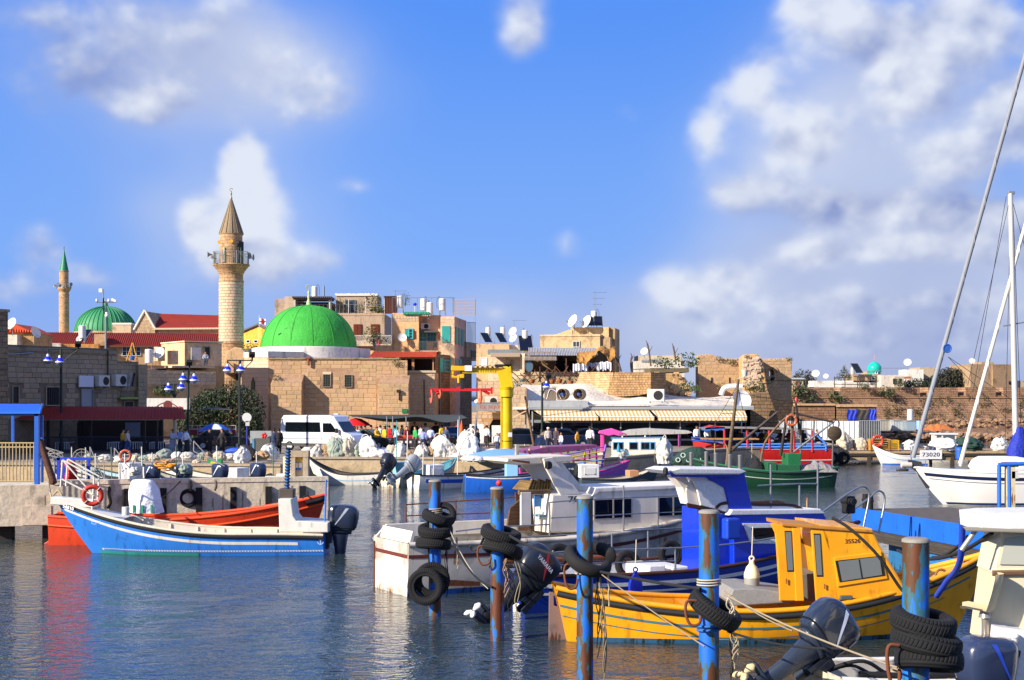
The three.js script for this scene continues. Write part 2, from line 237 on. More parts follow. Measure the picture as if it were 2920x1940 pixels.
// courses of stones over a rectangle of a wall's face; past the limit they are joined
function lay(wall,x0,x1,y0,y1,z,sw,sh,mats,limit,skip=[],fn){
const all=[];let row=0;
for(let y=y0;y<y1-0.05;row++){const h=Math.min(sh*rnd(0.9,1.1),y1-y);let x=x0;while(x<x1-0.02){let w=sw*rnd(0.6,1.35);if(row % 2&&x===x0)w*=0.6;if(x+w>x1-0.2)w=x1-x;const cx=x+w / 2,cy=y+h / 2;if(!skip.some(([a,b,c,d])=>x+w>a&&x<b&&y+h>c&&y<d))all.push([cx,cy,w-0.015,h-0.014]);x+=w;}y+=h;}
const rest=mats.map(()=>[]);
all.forEach(([x,y,w,h],i)=>{
const k=Math.floor(rnd(4)),m=Math.floor(rnd(mats.length)),p=rnd(0.012,0.04);
if(i<limit){const s=new THREE.Mesh(stoneGeo[k],mats[m]);s.name='stone';s.scale.set(w,h,0.09);s.position.set(x,y,z+p);if(fn)fn(s);s.castShadow=s.receiveShadow=true;wall.add(s);}
else rest[m].push(stoneGeo[k].clone().scale(w,h,0.09).translate(x,y,z+p));
});
if(rest.some((r)=>r.length)){const g=[],mm=[];rest.forEach((r,i)=>{if(r.length){g.push(mergeGeometries(r));mm.push(mats[i]);}});const mg=mergeGeometries(g,true),me=new THREE.Mesh(mg,mm);me.name='stone_courses';me.userData.kind='stuff';me.castShadow=me.receiveShadow=true;wall.add(me);}
}
const layPx=(g,wall,r,z,sw,sh,mats,limit,skip=[])=>{const[x0,x1,y0,y1]=rect(g,...r,z);lay(wall,x0,x1,y0,y1,z,sw,sh,mats,limit,skip.map((s)=>rect(g,...s,z)));};
function win(g,r,z,o={}){// a window: frame, pane behind it, shutters beside it
const[x0,x1,y0,y1]=rect(g,...r,z),w=x1-x0,h=y1-y0,t=o.t??0.07,fm=o.frame??white;
const grp=sub(o.name??'window',g),L=[b2(x0-t,x0,y0-t,y1+t,z-.02,z+.07),b2(x1,x1+t,y0-t,y1+t,z-.02,z+.07),b2(x0,x1,y1,y1+t,z-.02,z+.07),b2(x0,x1,y0-t,y0,z-.02,z+.10)];
mesh('frame',L,fm,grp);
mesh(o.solid?'panel':'pane',b2(x0,x1,y0,y1,z-.02,z+.012),o.pane??glass,grp);
const bars=[];for(let i=1;i<(o.nx??1);i++)bars.push(b2(x0+w*i / o.nx-.025,x0+w*i / o.nx+.025,y0,y1,z+.012,z+.05));for(let i=1;i<(o.ny??1);i++)bars.push(b2(x0,x1,y0+h*i / o.ny-.025,y0+h*i / o.ny+.025,z+.012,z+.045));
if(bars.length)mesh('glazing_bar',bars,o.bar??fm,grp).userData.kind='stuff';
if(o.slats){const n=Math.max(4,Math.round(h / 0.09)),s=[];for(let i=0;i<n;i++)s.push(box(w-.04,0.06,0.02,(x0+x1)/ 2,y0+h*(i+.5)/ n,z+.035,0,0.6));mesh('louvre',s,o.slats,grp).userData.kind='stuff';}
return grp;
}
function shutter(g,r,z,mat){const[x0,x1,y0,y1]=rect(g,...r,z),s=sub('shutter',g),n=Math.max(5,Math.round((y1-y0)/ 0.12));mesh('leaf',[b2(x0,x1,y0,y1,z,z+.05)],mat,s);const L=[];for(let i=0;i<n;i++)L.push(box(x1-x0-.08,.07,.025,(x0+x1)/ 2,y0+(y1-y0)*(i+.5)/ n,z+.06,0,.5));mesh('louvre',L,mat,s).userData.kind='stuff';return s;}
function railing(name,pts,h,mat,parent,gap=0.25){const L=[tube(pts.map((p)=>p.clone().setY(p.y+h)),.03,pts.length*3,5,false,0)];const bars=[];for(let i=0;i<pts.length-1;i++){const a=pts[i],b=pts[i+1],n=Math.max(1,Math.round(a.distanceTo(b)/ gap));for(let k=0;k<=n;k++){const p=a.clone().lerp(b,k / n);bars.push(cyl(.018,.018,h,p.x,p.y,p.z,5));}}const r=sub(name,parent);mesh('rail',L,mat,r);mesh('baluster',bars,mat,r).userData.kind='stuff';return r;}

// stock rooftop things
const protos={};
function stock(kind,make){return(label,pos,ry=0,sc=1,group)=>{if(!protos[kind]){const o=protos[kind]=make(label);o.position.copy(pos);o.rotation.y=ry;o.scale.setScalar(kind==='dish'?sc*.78:sc);if(group)o.userData.group=group;return o;}const c=copy(protos[kind],label,pos,ry);c.scale.setScalar(kind==='dish'?sc*.78:sc);if(group)c.userData.group=group;else delete c.userData.group;return c;};}
const tankMat=M('#e4e1da',0.5,{map:tGrain});
const tank=stock('tank',(l)=>{const t=thing('water_tank',l,'water tank');mesh('drum',lathe([[0,0],[.31,0],[.32,.04],[.32,1.1],[.29,1.16],[0,1.2]],18),tankMat,t);mesh('stand',[[-1,-1],[1,-1],[1,1],[-1,1]].map(([a,b])=>rod([a*.26,0,b*.26],[a*.3,-.5,b*.3],.025)),galv,t);mesh('pipe',tube([[.2,1.18,0],[.3,1.4,0],[.5,1.1,0],[.52,.2,0]],.02,12,5),black,t);return t;});
const solar=stock('solar',(l)=>{const t=thing('solar_panel',l,'solar panel');mesh('collector',box(1.1,1.9,.08,0,.85,0,0,-.85),M('#11151c',.18),t);mesh('panel_frame',[[-1,0],[1,0]].flatMap(([s])=>[box(.05,1.96,.11,s*.56,.85,0,0,-.85),rod([s*.55,1.5,-.65],[s*.55,0,-.7],.025)]),galv,t);return t;});
const dish=stock('dish',(l)=>{const t=thing('satellite_dish',l,'satellite dish');const b=lathe([[0,0],[.2,.02],[.4,.09],[.52,.17]],20);tr(b,0,.95,0,-.5,1.15);mesh('reflector',b,M('#d9d4ca',.55),t);mesh('feed_arm',[rod([-.1,.6,.1],[-.35,1.0,.6],.02),sph(.05,-.35,1.0,.6)],galv,t);mesh('mast',rod([0,0,-.05],[0,.95,-.05],.03),galv,t);return t;});
const aircon=stock('ac',(l)=>{const t=thing('air_conditioner',l,'air conditioner');mesh('case',rbox(.85,.62,.34,.03,0,.31,0),M('#cfcac0',.6,{map:tGrain}),t);mesh('fan_grille',[tor(.22,.012,.12,.31,.175),tor(.13,.012,.12,.31,.175),...[0,1,2].map((i)=>rod([.12+.22*Math.cos(i*1.05),.31+.22*Math.sin(i*1.05),.178],[.12-.22*Math.cos(i*1.05),.31-.22*Math.sin(i*1.05),.178],.008))],dark,t);mesh('fan',cyl(.21,.21,.01,.12,.31,.172,18,Math.PI / 2),dark,t);mesh('bracket',[box(.04,.05,.5,-.3,-.03,-.05),box(.04,.05,.5,.3,-.03,-.05)],galv,t);return t;});
function aerial(label,p,h,n){const t=thing('aerial',label,'aerial',p);mesh('mast',rod([0,0,0],[0,h,0],.035,.02),galv,t);for(let i=0;i<n;i++){const y=h*(.95-i*.26),L=1.3-i*.25;mesh('antenna',[rod([-.2,y,0],[L,y,0],.015),...[0,1,2,3,4].map((k)=>rod([-.1+k*L / 4.4,y,-.3],[-.1+k*L / 4.4,y,.3],.01))],steel,t);}return t;}
// leaves
const leafGeo=(()=>{const g=new THREE.BufferGeometry();g.setAttribute('position',new THREE.Float32BufferAttribute([0,-.5,0,.28,0,.07,0,.5,-.03,-.28,0,.07],3));g.setAttribute('uv',new THREE.Float32BufferAttribute([.5,0,1,.5,.5,1,0,.5],2));g.setIndex([0,1,2,0,2,3]);g.computeVertexNormals();return g;})();
const leafMat=new THREE.MeshPhysicalMaterial({color:'#ffffff',roughness:.75,transmission:.3,thickness:0,side:THREE.DoubleSide});
function foliage(name,parent,blobs,n,size,cols){// blobs: [x, y, z, rx, ry, rz]
const im=new THREE.InstancedMesh(leafGeo,leafMat,n),c=new THREE.Color(),q=new THREE.Quaternion(),e=new THREE.Euler(),tot=blobs.reduce((s,b)=>s+b[3]*b[4],0);
for(let i=0;i<n;i++){let r=rnd(tot),b=blobs[0];for(const k of blobs){r-=k[3]*k[4];if(r<=0){b=k;break;}}const u=rnd(-1,1),a=rnd(6.283),s=Math.sqrt(1-u*u),R=Math.pow(rnd(),.33)*(0.82+.36*n3(b[0]*9+s*Math.cos(a)*3+40,u*3+40,s*Math.sin(a)*3+40));const k=size*rnd(.6,1.4);im.setMatrixAt(i,_m.compose(v3(b[0]+b[3]*s*Math.cos(a)*R,b[1]+b[4]*u*R,b[2]+b[5]*s*Math.sin(a)*R),q.setFromEuler(e.set(rnd(-1.3,1.3),rnd(6.28),rnd(6.28))),v3(k,k,k)));c.set(cols[Math.floor(rnd(cols.length))]).multiplyScalar(rnd(.65,1.25));im.setColorAt(i,c);}
im.name=name;im.userData.kind='stuff';im.castShadow=true;parent.add(im);return im;
}
const greens=['#3f5420','#34481c','#4d6127','#2c3d18','#5b6b2e'];
function plant(label,p,w,h,n=160,cols=greens,group){const t=thing('wall_plant',label,'plant',p,0,group);mesh('stem',[0,1,2].map((i)=>rod([0,-.1,0],[(i-1)*w*.3,h*.7,(i % 2)*.1],.015,.008,5)),M('#4a3a22',.9),t);foliage('leaves',t,[[0,h*.5,0,w*.5,h*.5,w*.4],[w*.25,h*.3,.05,w*.35,h*.3,w*.3]],n,Math.max(.07,w*.13),cols);return t;}
function tree(name,label,p,trunkH,r,blobs,n,size,cols,trunkMat=M('#4b3d2c',.95,{map:tWood})){
const t=thing(name,label,'tree',p);mesh('trunk',[tube([[0,0,0],[r*.4,trunkH*.5,0],[-r*.3,trunkH,r*.3]],r,10,7),...blobs.slice(0,7).map((b)=>tube([[0,trunkH*.8,0],[b[0]*.5,trunkH*.6+b[1]*.4,b[2]*.5],[b[0],b[1],b[2]]],r*.35,8,5))],trunkMat,t);foliage('crown',t,blobs,n,size,cols);return t;
}

// ---------- the town, left to right ----------
// tall house at the left edge, mostly outside the frame: it shades what stands beside it
{
const g=facade('stone_house','grey brown stone house top cut by the left edge of the photo','house',-400,84,22,93);
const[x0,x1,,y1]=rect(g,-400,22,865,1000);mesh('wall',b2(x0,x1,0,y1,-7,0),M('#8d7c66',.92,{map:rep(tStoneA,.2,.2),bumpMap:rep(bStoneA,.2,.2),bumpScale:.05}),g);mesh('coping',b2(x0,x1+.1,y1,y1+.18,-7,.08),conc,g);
}
{// long house in the shade with the air conditioners
const g=facade('stone_house','long grey stone house in shadow behind the red canopy, with two air conditioners','house',-60,96,334,108);
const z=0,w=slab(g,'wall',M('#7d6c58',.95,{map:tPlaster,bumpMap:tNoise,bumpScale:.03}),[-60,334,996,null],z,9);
const[x0,x1,,y1]=rect(g,-60,334,996,1200),sk=[[33,52,1101,1152],[128,170,1100,1158],[228,268,1105,1160]];
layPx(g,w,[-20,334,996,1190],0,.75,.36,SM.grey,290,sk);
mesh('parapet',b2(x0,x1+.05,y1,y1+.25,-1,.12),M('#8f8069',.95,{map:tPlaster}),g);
win(g,[35,51,1103,1150],.03,{frame:conc,pane:dark});win(g,[131,168,1105,1155],.03,{frame:conc,pane:dark,nx:6,bar:black});
win(g,[232,262,1112,1162],.03,{name:'door',frame:galv,pane:M('#8d9094',.6),nx:1,ny:1});
const p=(x,y)=>{const q=onPlane(g,x,y,.14);return[q[0],q[1],.14];};
mesh('drain_pipe',tube([p(93,1006),p(40,1011),p(9,1014),p(5,1050),p(1,1110)],.06,30,6,false,0),galv,g);
mesh('drain_pipe',rod(p(307,1000),p(307,1100),.05),black,g);
mesh('terrace_rail',[rod(p(345,1128),p(415,1128),.03),rod(p(266,1113),p(266,1160),.025),rod(p(268,1117),p(323,1112),.025),rod(p(323,1110),p(323,1160),.025)],galv,g).userData.kind='stuff';
const s=onPlane(g,245,1088,.2);mesh('sign_board',rbox(1.5,.85,.1,.02,s[0],s[1],.2),M('#c9cbd6',.5),g);text(g,'מסעדה',1.1,.24,'#3a4a78',[s[0]+.02,s[1]-.2,.256],{name:'sign_lettering'});
const gw=(px,py)=>v3(...onPlane(g,px,py,.3),.3).applyMatrix4(g.matrixWorld);
aircon('left air conditioner of the pair on the shaded stone house',gw(291,1103),g.rotation.y,1.35);aircon('right air conditioner of the pair on the shaded stone house',gw(339,1102),g.rotation.y,1.45);
}
{// the lower annex with flags
const g=facade('stone_house','narrow stone annex with two small flags over a doorway, half in shadow','house',330,108,420,110);
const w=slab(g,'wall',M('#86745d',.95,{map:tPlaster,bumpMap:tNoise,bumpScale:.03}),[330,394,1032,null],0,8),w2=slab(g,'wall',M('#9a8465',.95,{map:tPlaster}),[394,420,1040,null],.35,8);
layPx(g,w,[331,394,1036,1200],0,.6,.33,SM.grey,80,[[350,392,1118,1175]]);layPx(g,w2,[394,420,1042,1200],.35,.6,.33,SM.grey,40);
win(g,[355,378,1146,1180],.03,{name:'door',frame:M('#9c8f78',.8),pane:dark});slab(g,'ledge',M('#8f9a4a',.7),[344,394,1133,1139],.5,.6);
for(const[px,l]of[[364,'white and blue flag drooping above the annex doorway'],[374,'thin dark flag leaning beside the white and blue flag']]){const t=thing('flag',l,'flag',v3(...onPlane(g,px-3,1118,.3),.3).applyMatrix4(g.matrixWorld));mesh('pole',rod([0,0,0],[.35,1.5,.3],.02),galv,t);mesh('cloth',grid(Array.from({length:7},(_,i)=>Array.from({length:6},(_,j)=>[.33-i*.045+j*.03,1.45-i*.17,.3-i*.04+.06*Math.sin(i*1.3+j*2)]))),px<370?M('#c4c9dc',.8):M('#2b2f48',.8),t);}
}
{// red-roofed hall
const g=facade('hall','long low hall with a dark red roof and a row of windows','building',80,178,640,182);
slab(g,'wall',plaster('#b39067'),[80,640,985,null],0,10);
const[x0,x1,yt,yb]=(()=>{const a=rect(g,95,640,948,985,-5);const b=rect(g,95,640,948,987,.6);return[b[0],b[1],a[3],b[2]];})();
const n=90,prof=[];mesh('roof',[grid([[[x0,yb,.6],[x1,yb,.6]],[[x0,yt,-5],[x1,yt,-5]],[[x0,yb,-10.6],[x1,yb,-10.6]]])],M('#8c2008',.95,{map:tWear}),g);
const ribs=[];for(let i=0;i<n;i++){const x=mix(x0,x1,(i+.5)/ n);ribs.push(rod([x,yb+.05,.6],[x,yt+.05,-5],.035,.035,4));}mesh('roof_rib',ribs,M('#952409',.95),g).userData.kind='stuff';
mesh('eaves',b2(x0,x1,yb-.22,yb-.02,.45,.66),M('#5e3a28',.7),g);
for(const[a,b]of[[349,372],[377,400],[421,448],[452,470],[488,507],[511,526]])win(g,[a,b,990,1014],.02,{frame:M('#b8bcc0',.5),nx:2,ny:2});
slab(g,'dormer',plaster('#c09a70'),[268,299,953,986],.9,3);slab(g,'orange_wall',plaster('#cf8f4f'),[170,280,981,1000],3,2);slab(g,'white_parapet',M('#d8cfc0',.8,{map:tPlaster}),[40,172,978,990],4,2);
}
{// gabled house
const g=facade('gabled_house','stone house with a steep dark red roof and a pointed pale gable','house',386,214,640,212);
const yE=onPlane(g,440,935)[1],pk=onPlane(g,412,888)[1],a=onPlane(g,386,935)[0],b=onPlane(g,441,935)[0],c=(a+b)/ 2,e=onPlane(g,640,935)[0];
mesh('gable_wall',ext([[a,0],[b,0],[b,yE],[c,pk],[a,yE]],10,0,-10),M('#cdb391',.9,{map:rep(tStoneB,.3,.3),bumpMap:rep(bStoneB,.3,.3),bumpScale:.05}),g);
mesh('coping',[rod([a-.2,yE-.3,.1],[c,pk+.15,.1],.2,.2,4),rod([c,pk+.15,.1],[b+.2,yE-.3,.1],.2,.2,4)],M('#d8ceb9',.8),g);
mesh('side_wall',b2(b,e,0,yE,-6,-.5),plaster('#c7a987'),g);
mesh('roof',grid([[[b-.1,yE-.1,.2],[e,yE-.1,.2]],[[c+.6,pk-.1,-4.8],[e,pk-.5,-4.8]]]),M('#861c07',.95,{map:tWear}),g);mesh('gutter',b2(b,e,yE-.3,yE-.05,.1,.35),M('#b9a58a',.7),g);
mesh('balcony',[b2(onPlane(g,540,930)[0],e,yE-1.3,yE-1.0,.2,1.6)],plaster('#c9a785'),g);railing('balcony_rail',[v3(onPlane(g,542,930)[0],yE-1,1.5),v3(e,yE-1,1.5)],1.5,M('#8a3a2a',.7),g,.5);
}
{// small house with orange tiles
const g=facade('tiled_house','small house with an orange tiled roof at the left edge above the shaded wall','house',18,150,96,150);
slab(g,'wall',plaster('#b8925f'),[18,96,950,null],0,6);const p=poly(g,0,[18,924],[44,924],[98,950],[18,950]);mesh('roof',ext(p,6.5,0,-6.2),M('#c2451c',.8),g);const t=[];for(let i=0;i<12;i++)t.push(tube([[p[0][0]+i*.27,p[3][1]+.05,.4],[p[0][0]+i*.27,p[3][1]+.5-i*.025,.3]],.07,3,5));mesh('roof_tile',t,M('#cf5526',.8),g).userData.kind='stuff';
slab(g,'plaster_pier',M('#d9cdb8',.85,{map:tPlaster}),[20,48,955,985],1.5,2);
dish('satellite dish on the pale pier below the orange tiled roof',at(35,958,146),0,1.6);dish('satellite dish tilted beside the end of the long red roof',at(98,982,140),1.6,1.5);
}
// far mosque: ribbed dome and slim minaret
{
const d=262,k=d / F,c=at(301,948,d),t=thing('mosque','ribbed green dome of the distant mosque at the left','mosque',[c.x,0,c.z]),y0=c.y-4,r=86*k,hh=74*k;
const pr=[];for(let i=0;i<=16;i++){const a=i / 16*Math.PI / 2;pr.push([r*Math.cos(a),y0+4+hh*Math.sin(a)*.99]);}
mesh('dome',lathe(pr,48),M('#37905a',.6,{map:tWear}),t);const rb=[];for(let i=0;i<40;i++){const a=i / 40*6.283;rb.push(tube(pr.filter((_,j)=>j % 2===0).map(([q,y])=>[(q+.03)*Math.cos(a),y+.02,(q+.03)*Math.sin(a)]),.09,14,4));}mesh('dome_rib',rb,M('#2f8350',.6),t).userData.kind='stuff';
mesh('drum',cyl(r*1.02,r*1.02,y0+4-QY,0,QY,0,40),plaster('#c2a078'),t);mesh('finial',lathe([[0,y0+4+hh+1.6],[.1,y0+4+hh+1],[.35,y0+4+hh+.6],[.4,y0+4+hh+.2],[.9,y0+4+hh-.2],[1.2,y0+4+hh-.35]],12),M('#2c7a45',.5),t);
slab(t,'roof_house',plaster('#c8ad8a'),[320,373,926,952],8,3);slab(t,'roof_house_coping',M('#ded6c6',.8),[319,374,921,926],8.1,3.2);
}
function minaret(label,px,d,o){
const k=d / F,t=thing('minaret',label,'minaret',[xw(px,d),QY,-d]),Y=(py)=>yw(py,d)-QY;
const L=(pts)=>pts.map(([r,py])=>[r*k,Y(py)]);
const shaft=mesh('shaft',lathe(L(o.shaft),36),o.mat,t);mesh('corbel',lathe(L(o.corbel),36),o.mat,t);mesh('upper_shaft',lathe(L(o.upper),32),o.mat,t);
const cone=mesh('spire',lathe(L(o.cone),o.facets??28),o.coneMat,t);mesh('finial',lathe(L(o.finial),10),o.finMat,t);
if(o.crescent)mesh('crescent',tor(4*k,.8*k,0,Y(o.crescent),0,0,0,20,5.0).rotateY(0),o.finMat,t);
const R=o.rail[0]*k,y=Y(o.rail[1]),h=(o.rail[1]-o.rail[2])*k,n=8,pts=[];for(let i=0;i<=n;i++){const a=i / n*6.2832+.3;pts.push(v3(R*Math.cos(a),y,R*Math.sin(a)));}railing('railing',pts,h,M('#8f9a94',.5,{metalness:.5}),t,.17);
mesh('railing_post',pts.slice(0,n).map((p)=>cyl(.045,.045,h*1.05,p.x,p.y,p.z,6)),galv,t).userData.kind='stuff';
for(const[a,yy]of o.horns){const g=lathe([[.03,0],[.06,.1],[.12,.3],[.22,.45],[.34,.52]],14);tr(g,0,0,0,0,0,-Math.PI / 2);g.rotateY(-a).translate((R+.02)*Math.cos(a),Y(yy),(R+.02)*Math.sin(a));mesh('loudspeaker',g,M('#8b8f90',.5),t);}
if(o.stones){// curved blocks of the shaft
const r=o.stones.r*k,y1=Y(o.stones.top),y0=Y(o.stones.bot),rows=o.stones.rows,per=o.stones.per,hh=(y1-y0)/ rows,gs=[0,1,2].map((q)=>{const th=6.2832 / per-.018,pos=[],n=3,f=(i,rr,yy)=>[rr*Math.cos(i / n*th),yy,rr*Math.sin(i / n*th)],quad=(a,b,c,e)=>pos.push(...a,...b,...c,...a,...c,...e);const ro=r+.035+q*.006,ri=r-.03,hq=hh-.03;for(let i=0;i<n;i++){quad(f(i,ro,.02),f(i+1,ro,.02),f(i+1,ro,hq),f(i,ro,hq));quad(f(i,ri,0),f(i+1,ri,0),f(i+1,ro,.02),f(i,ro,.02));quad(f(i,ro,hq),f(i+1,ro,hq),f(i+1,ri,hq+.02),f(i,ri,hq+.02));}for(const i of[0,n])quad(f(i,ri,0),f(i,ro,.02),f(i,ro,hq),f(i,ri,hq));const g=new THREE.BufferGeometry();g.setAttribute('position',new THREE.Float32BufferAttribute(pos,3));g.setAttribute('uv',new THREE.Float32BufferAttribute(pos.flatMap((_,j)=>j % 3===2?[]:[pos[j]*.8+q]),2));g.computeVertexNormals();return g;});
let cnt=0;const rest=[];
for(let i=0;i<rows;i++)for(let j=0;j<per;j++){const a=(j+(i % 2)*.5+rnd(-.06,.06))/ per*6.2832,face=Math.sin(a+3.14 / per),q=Math.floor(rnd(3)),m=SM.pale[Math.floor(rnd(6))];if(face<-.25)continue;if(face>-.05&&cnt<298){cnt++;const s=new THREE.Mesh(gs[q],m);s.name='stone';s.rotation.y=-a;s.position.y=y0+i*hh;s.castShadow=s.receiveShadow=true;shaft.add(s);}else rest.push(gs[q].clone().rotateY(-a).translate(0,y0+i*hh,0));}
if(rest.length){const r2=mesh('stone_courses',rest,SM.pale[3],shaft);r2.userData.kind='stuff';}
}
return[t,k,Y,cone];
}
minaret('slim distant minaret with a green cone, far left',182,262,{shaft:[[14,1225],[14,843],[14.5,842],[14.5,839],[13.5,838],[13.5,832]],corbel:[[13.5,834],[16,830],[17,828],[19.5,825],[20,820],[0,820]],upper:[[12.5,820],[12.5,775],[13.5,775],[13.5,773]],cone:[[13,774],[.6,712]],coneMat:M('#1f7a50',.5),finial:[[.8,714],[1.2,711],[.6,709],[1.4,706],[.4,703],[.1,700]],finMat:M('#2a6b50',.5),mat:M('#d3ac82',.9,{map:rep(tStoneB,.22,.22),bumpMap:rep(bStoneB,.22,.22),bumpScale:.04}),rail:[20,820,808],horns:[[0.5,812],[2.6,816],[1.6,818]]});
{
const[t,k,Y]=minaret('tall sandstone minaret with a pointed grey cone beside the green dome',659,148,{shaft:[[48,1240],[48,1045],[46,1035],[38,1012],[35,1000],[34.5,982],[36,981],[36,976],[34.2,975],[33.6,806],[35.6,805],[35.6,801],[33.6,800],[33.4,776]],corbel:[[33.4,782],[36,781],[36,778],[38,776],[39,772],[42,770],[44,766],[47,764],[49,760],[52,758],[52.5,755],[0,755]],upper:[[32,755],[31.5,672],[34,670],[34,667]],cone:[[34.5,669],[34.2,667],[1.8,566]],facets:12,coneMat:M('#8e7b5e',.85,{map:tPlaster}),finial:[[3,568],[3.2,563],[1.3,561],[1.5,556],[3,553],[1.4,550],[2,547],[.7,545]],crescent:541,finMat:M('#8b8468',.5,{metalness:.4}),mat:M('#c8a57c',.9,{map:rep(tStoneA,.22,.22),bumpMap:rep(bStoneA,.22,.22),bumpScale:.04}),rail:[51,755,720],horns:[[.15,735],[3.0,727],[2.3,741],[0.5,733]],stones:{r:33.9,top:806,bot:975,rows:20,per:22}});
const ribs=[];for(let i=0;i<12;i++){const a=(i / 12)*6.2832+Math.PI / 2+Math.PI / 12;ribs.push(rod([34.4*k*Math.cos(a),Y(668),34.4*k*Math.sin(a)],[2*k*Math.cos(a),Y(567),2*k*Math.sin(a)],.05,.02,4));}mesh('spire_rib',ribs,M('#7d6c52',.85),t).userData.kind='stuff';
mesh('doorway',box(.75,2.3,.15,1.08,Y(755)+1.2,.55,.98),dark,t);for(const a of[.55,1.95])mesh('light_tube',cyl(.07,.07,1.6,1.26*Math.cos(a),Y(752),1.26*Math.sin(a),8),M('#a8ae86',.4),t);
for(const a of[1.35,2.75])mesh('round_lamp',cyl(.17,.17,.1,1.27*Math.cos(a),Y(692),1.27*Math.sin(a),14,Math.PI / 2),M('#d09a2a',.5),t);
mesh('buttress',ext(poly(t,2.4,[640,1062],[642,1035],[652,1005],[672,993],[690,996],[704,1012],[706,1062]),2.2,.1,.6),plaster('#bd9b72'),t);
}
{// camera mast
const p=at(301,1000,112),t=thing('camera_mast','grey mast with several white security cameras in front of the ribbed dome','mast',[p.x,QY,p.z]),Y=(y)=>yw(y,112)-QY,s=112 / F;
mesh('pole',[cyl(.09,.07,Y(862),0,0,0,10),cyl(.04,.04,Y(825)-Y(862),-.2,Y(862),0)],galv,t);mesh('cross_arm',rod([-26*s,Y(862),0],[28*s,Y(862),0],.05),galv,t);mesh('cable',tube([[-.15,Y(850),.1],[-.15,Y(885),.12],[.1,Y(905),.12]],.05,10),black,t);
mesh('antenna_box',rbox(.28,.3,.12,.02,-.4,Y(829),0),white,t);for(const x of[-25,-2,9])mesh('dome_camera',[sph(.11,x*s,Y(858),0),cyl(.1,.1,.12,x*s,Y(857),0)],M('#d6d8d8',.4),t);mesh('bullet_camera',[rbox(.42,.2,.18,.04,24*s,Y(857),.05,0,0,-.45)],M('#e4e4e2',.4),t);mesh('dome_camera',[sph(.16,.12,Y(900),.1),cyl(.14,.14,.2,.12,Y(898),.1)],white,t);
dish('small box-mounted dish beside the white water tank on the shaded roof',at(226,985,124),.3,.7);tank('white water tank on the roof in front of the long red roof',at(234,965,124),0,.95);solar('solar panel leaning by the white tank above the shaded house',at(240,978,126),-.3,.8);
}
// terraces in front of the minaret
{
const g=facade('terraced_houses','low stone terrace houses stepping up between the shaded annex and the tall minaret','house',330,128,640,134);
const a=slab(g,'wall',plaster('#b6905f',.03),[330,640,1045,null],-2,8),b=slab(g,'wall',plaster('#c09a6e',.03),[418,616,1058,null],0,2),c=slab(g,'wall',plaster('#d2b489',.03),[526,632,977,1050],-4,6);mesh('cornice',[b2(...rect(g,523,634,972,978,-4),-10,-3.8)],M('#d8c8a8',.85),g);
layPx(g,a,[332,530,1048,1066],-2,.45,.28,SM.warm,60);layPx(g,b,[418,616,1060,1098],0,.5,.3,SM.warm,130);layPx(g,c,[560,630,980,1045],-4,.5,.32,SM.pale,80,[[578,602,988,1022]]);
slab(g,'white_wall_panel',M('#d9cfc0',.85,{map:tPlaster}),[545,573,991,1028],-3.8,.1);win(g,[583,597,990,1021],-3.93,{name:'door',frame:conc,pane:dark});slab(g,'stone_pier',SM.warm[2],[449,470,989,1030],-3,1);slab(g,'stone_pier',SM.warm[1],[488,508,1000,1040],-3,1);layPx(g,c,[449,470,990,1030],-3,.35,.22,SM.warm,30);layPx(g,c,[488,508,1001,1040],-3,.35,.22,SM.warm,30);
win(g,[447,472,1052,1058],-1.95,{frame:conc,pane:dark});slab(g,'roof_terrace',M('#c9b79a',.9,{map:tPlaster}),[490,612,1044,1050],-.2,2);
const p=(x,y,z)=>v3(...onPlane(g,x,y,z),z).applyMatrix4(g.matrixWorld);
dish('satellite dish standing on the stone terrace below the windows',p(455,1040,-1.5),.2,1.4);tank('tall pale water tank on the terrace beside the dish',p(424,1036,-1.5),0,1.1);
const l=thing('ladder','yellow folding ladder standing on the terrace wall','ladder',p(377,1029,-2.5));mesh('stile',[rod([-.5,0,.2],[0,1.65,0],.045),rod([.5,0,.2],[.05,1.65,0],.045),rod([-.35,0,-.3],[0,1.65,0],.045)],M('#d2960f',.6),l);mesh('rung',[.3,.6,.9,1.2].map((y)=>rod([-.5+y*.3,y,.2-y*.12],[-.3+y*.2,y,-.2+y*.1],.025)),M('#d2960f',.6),l);
const bk=thing('bucket','blue bucket standing at the foot of the yellow ladder','bucket',p(377,1028,-1.9));mesh('shell',lathe([[0,0],[.18,0],[.22,.4],[.24,.4]],14),M('#2060b8',.5),bk);
plant('green shrub on the ledge below the small white window of the terraces',p(470,1130,.6),2.2,1,260);
}
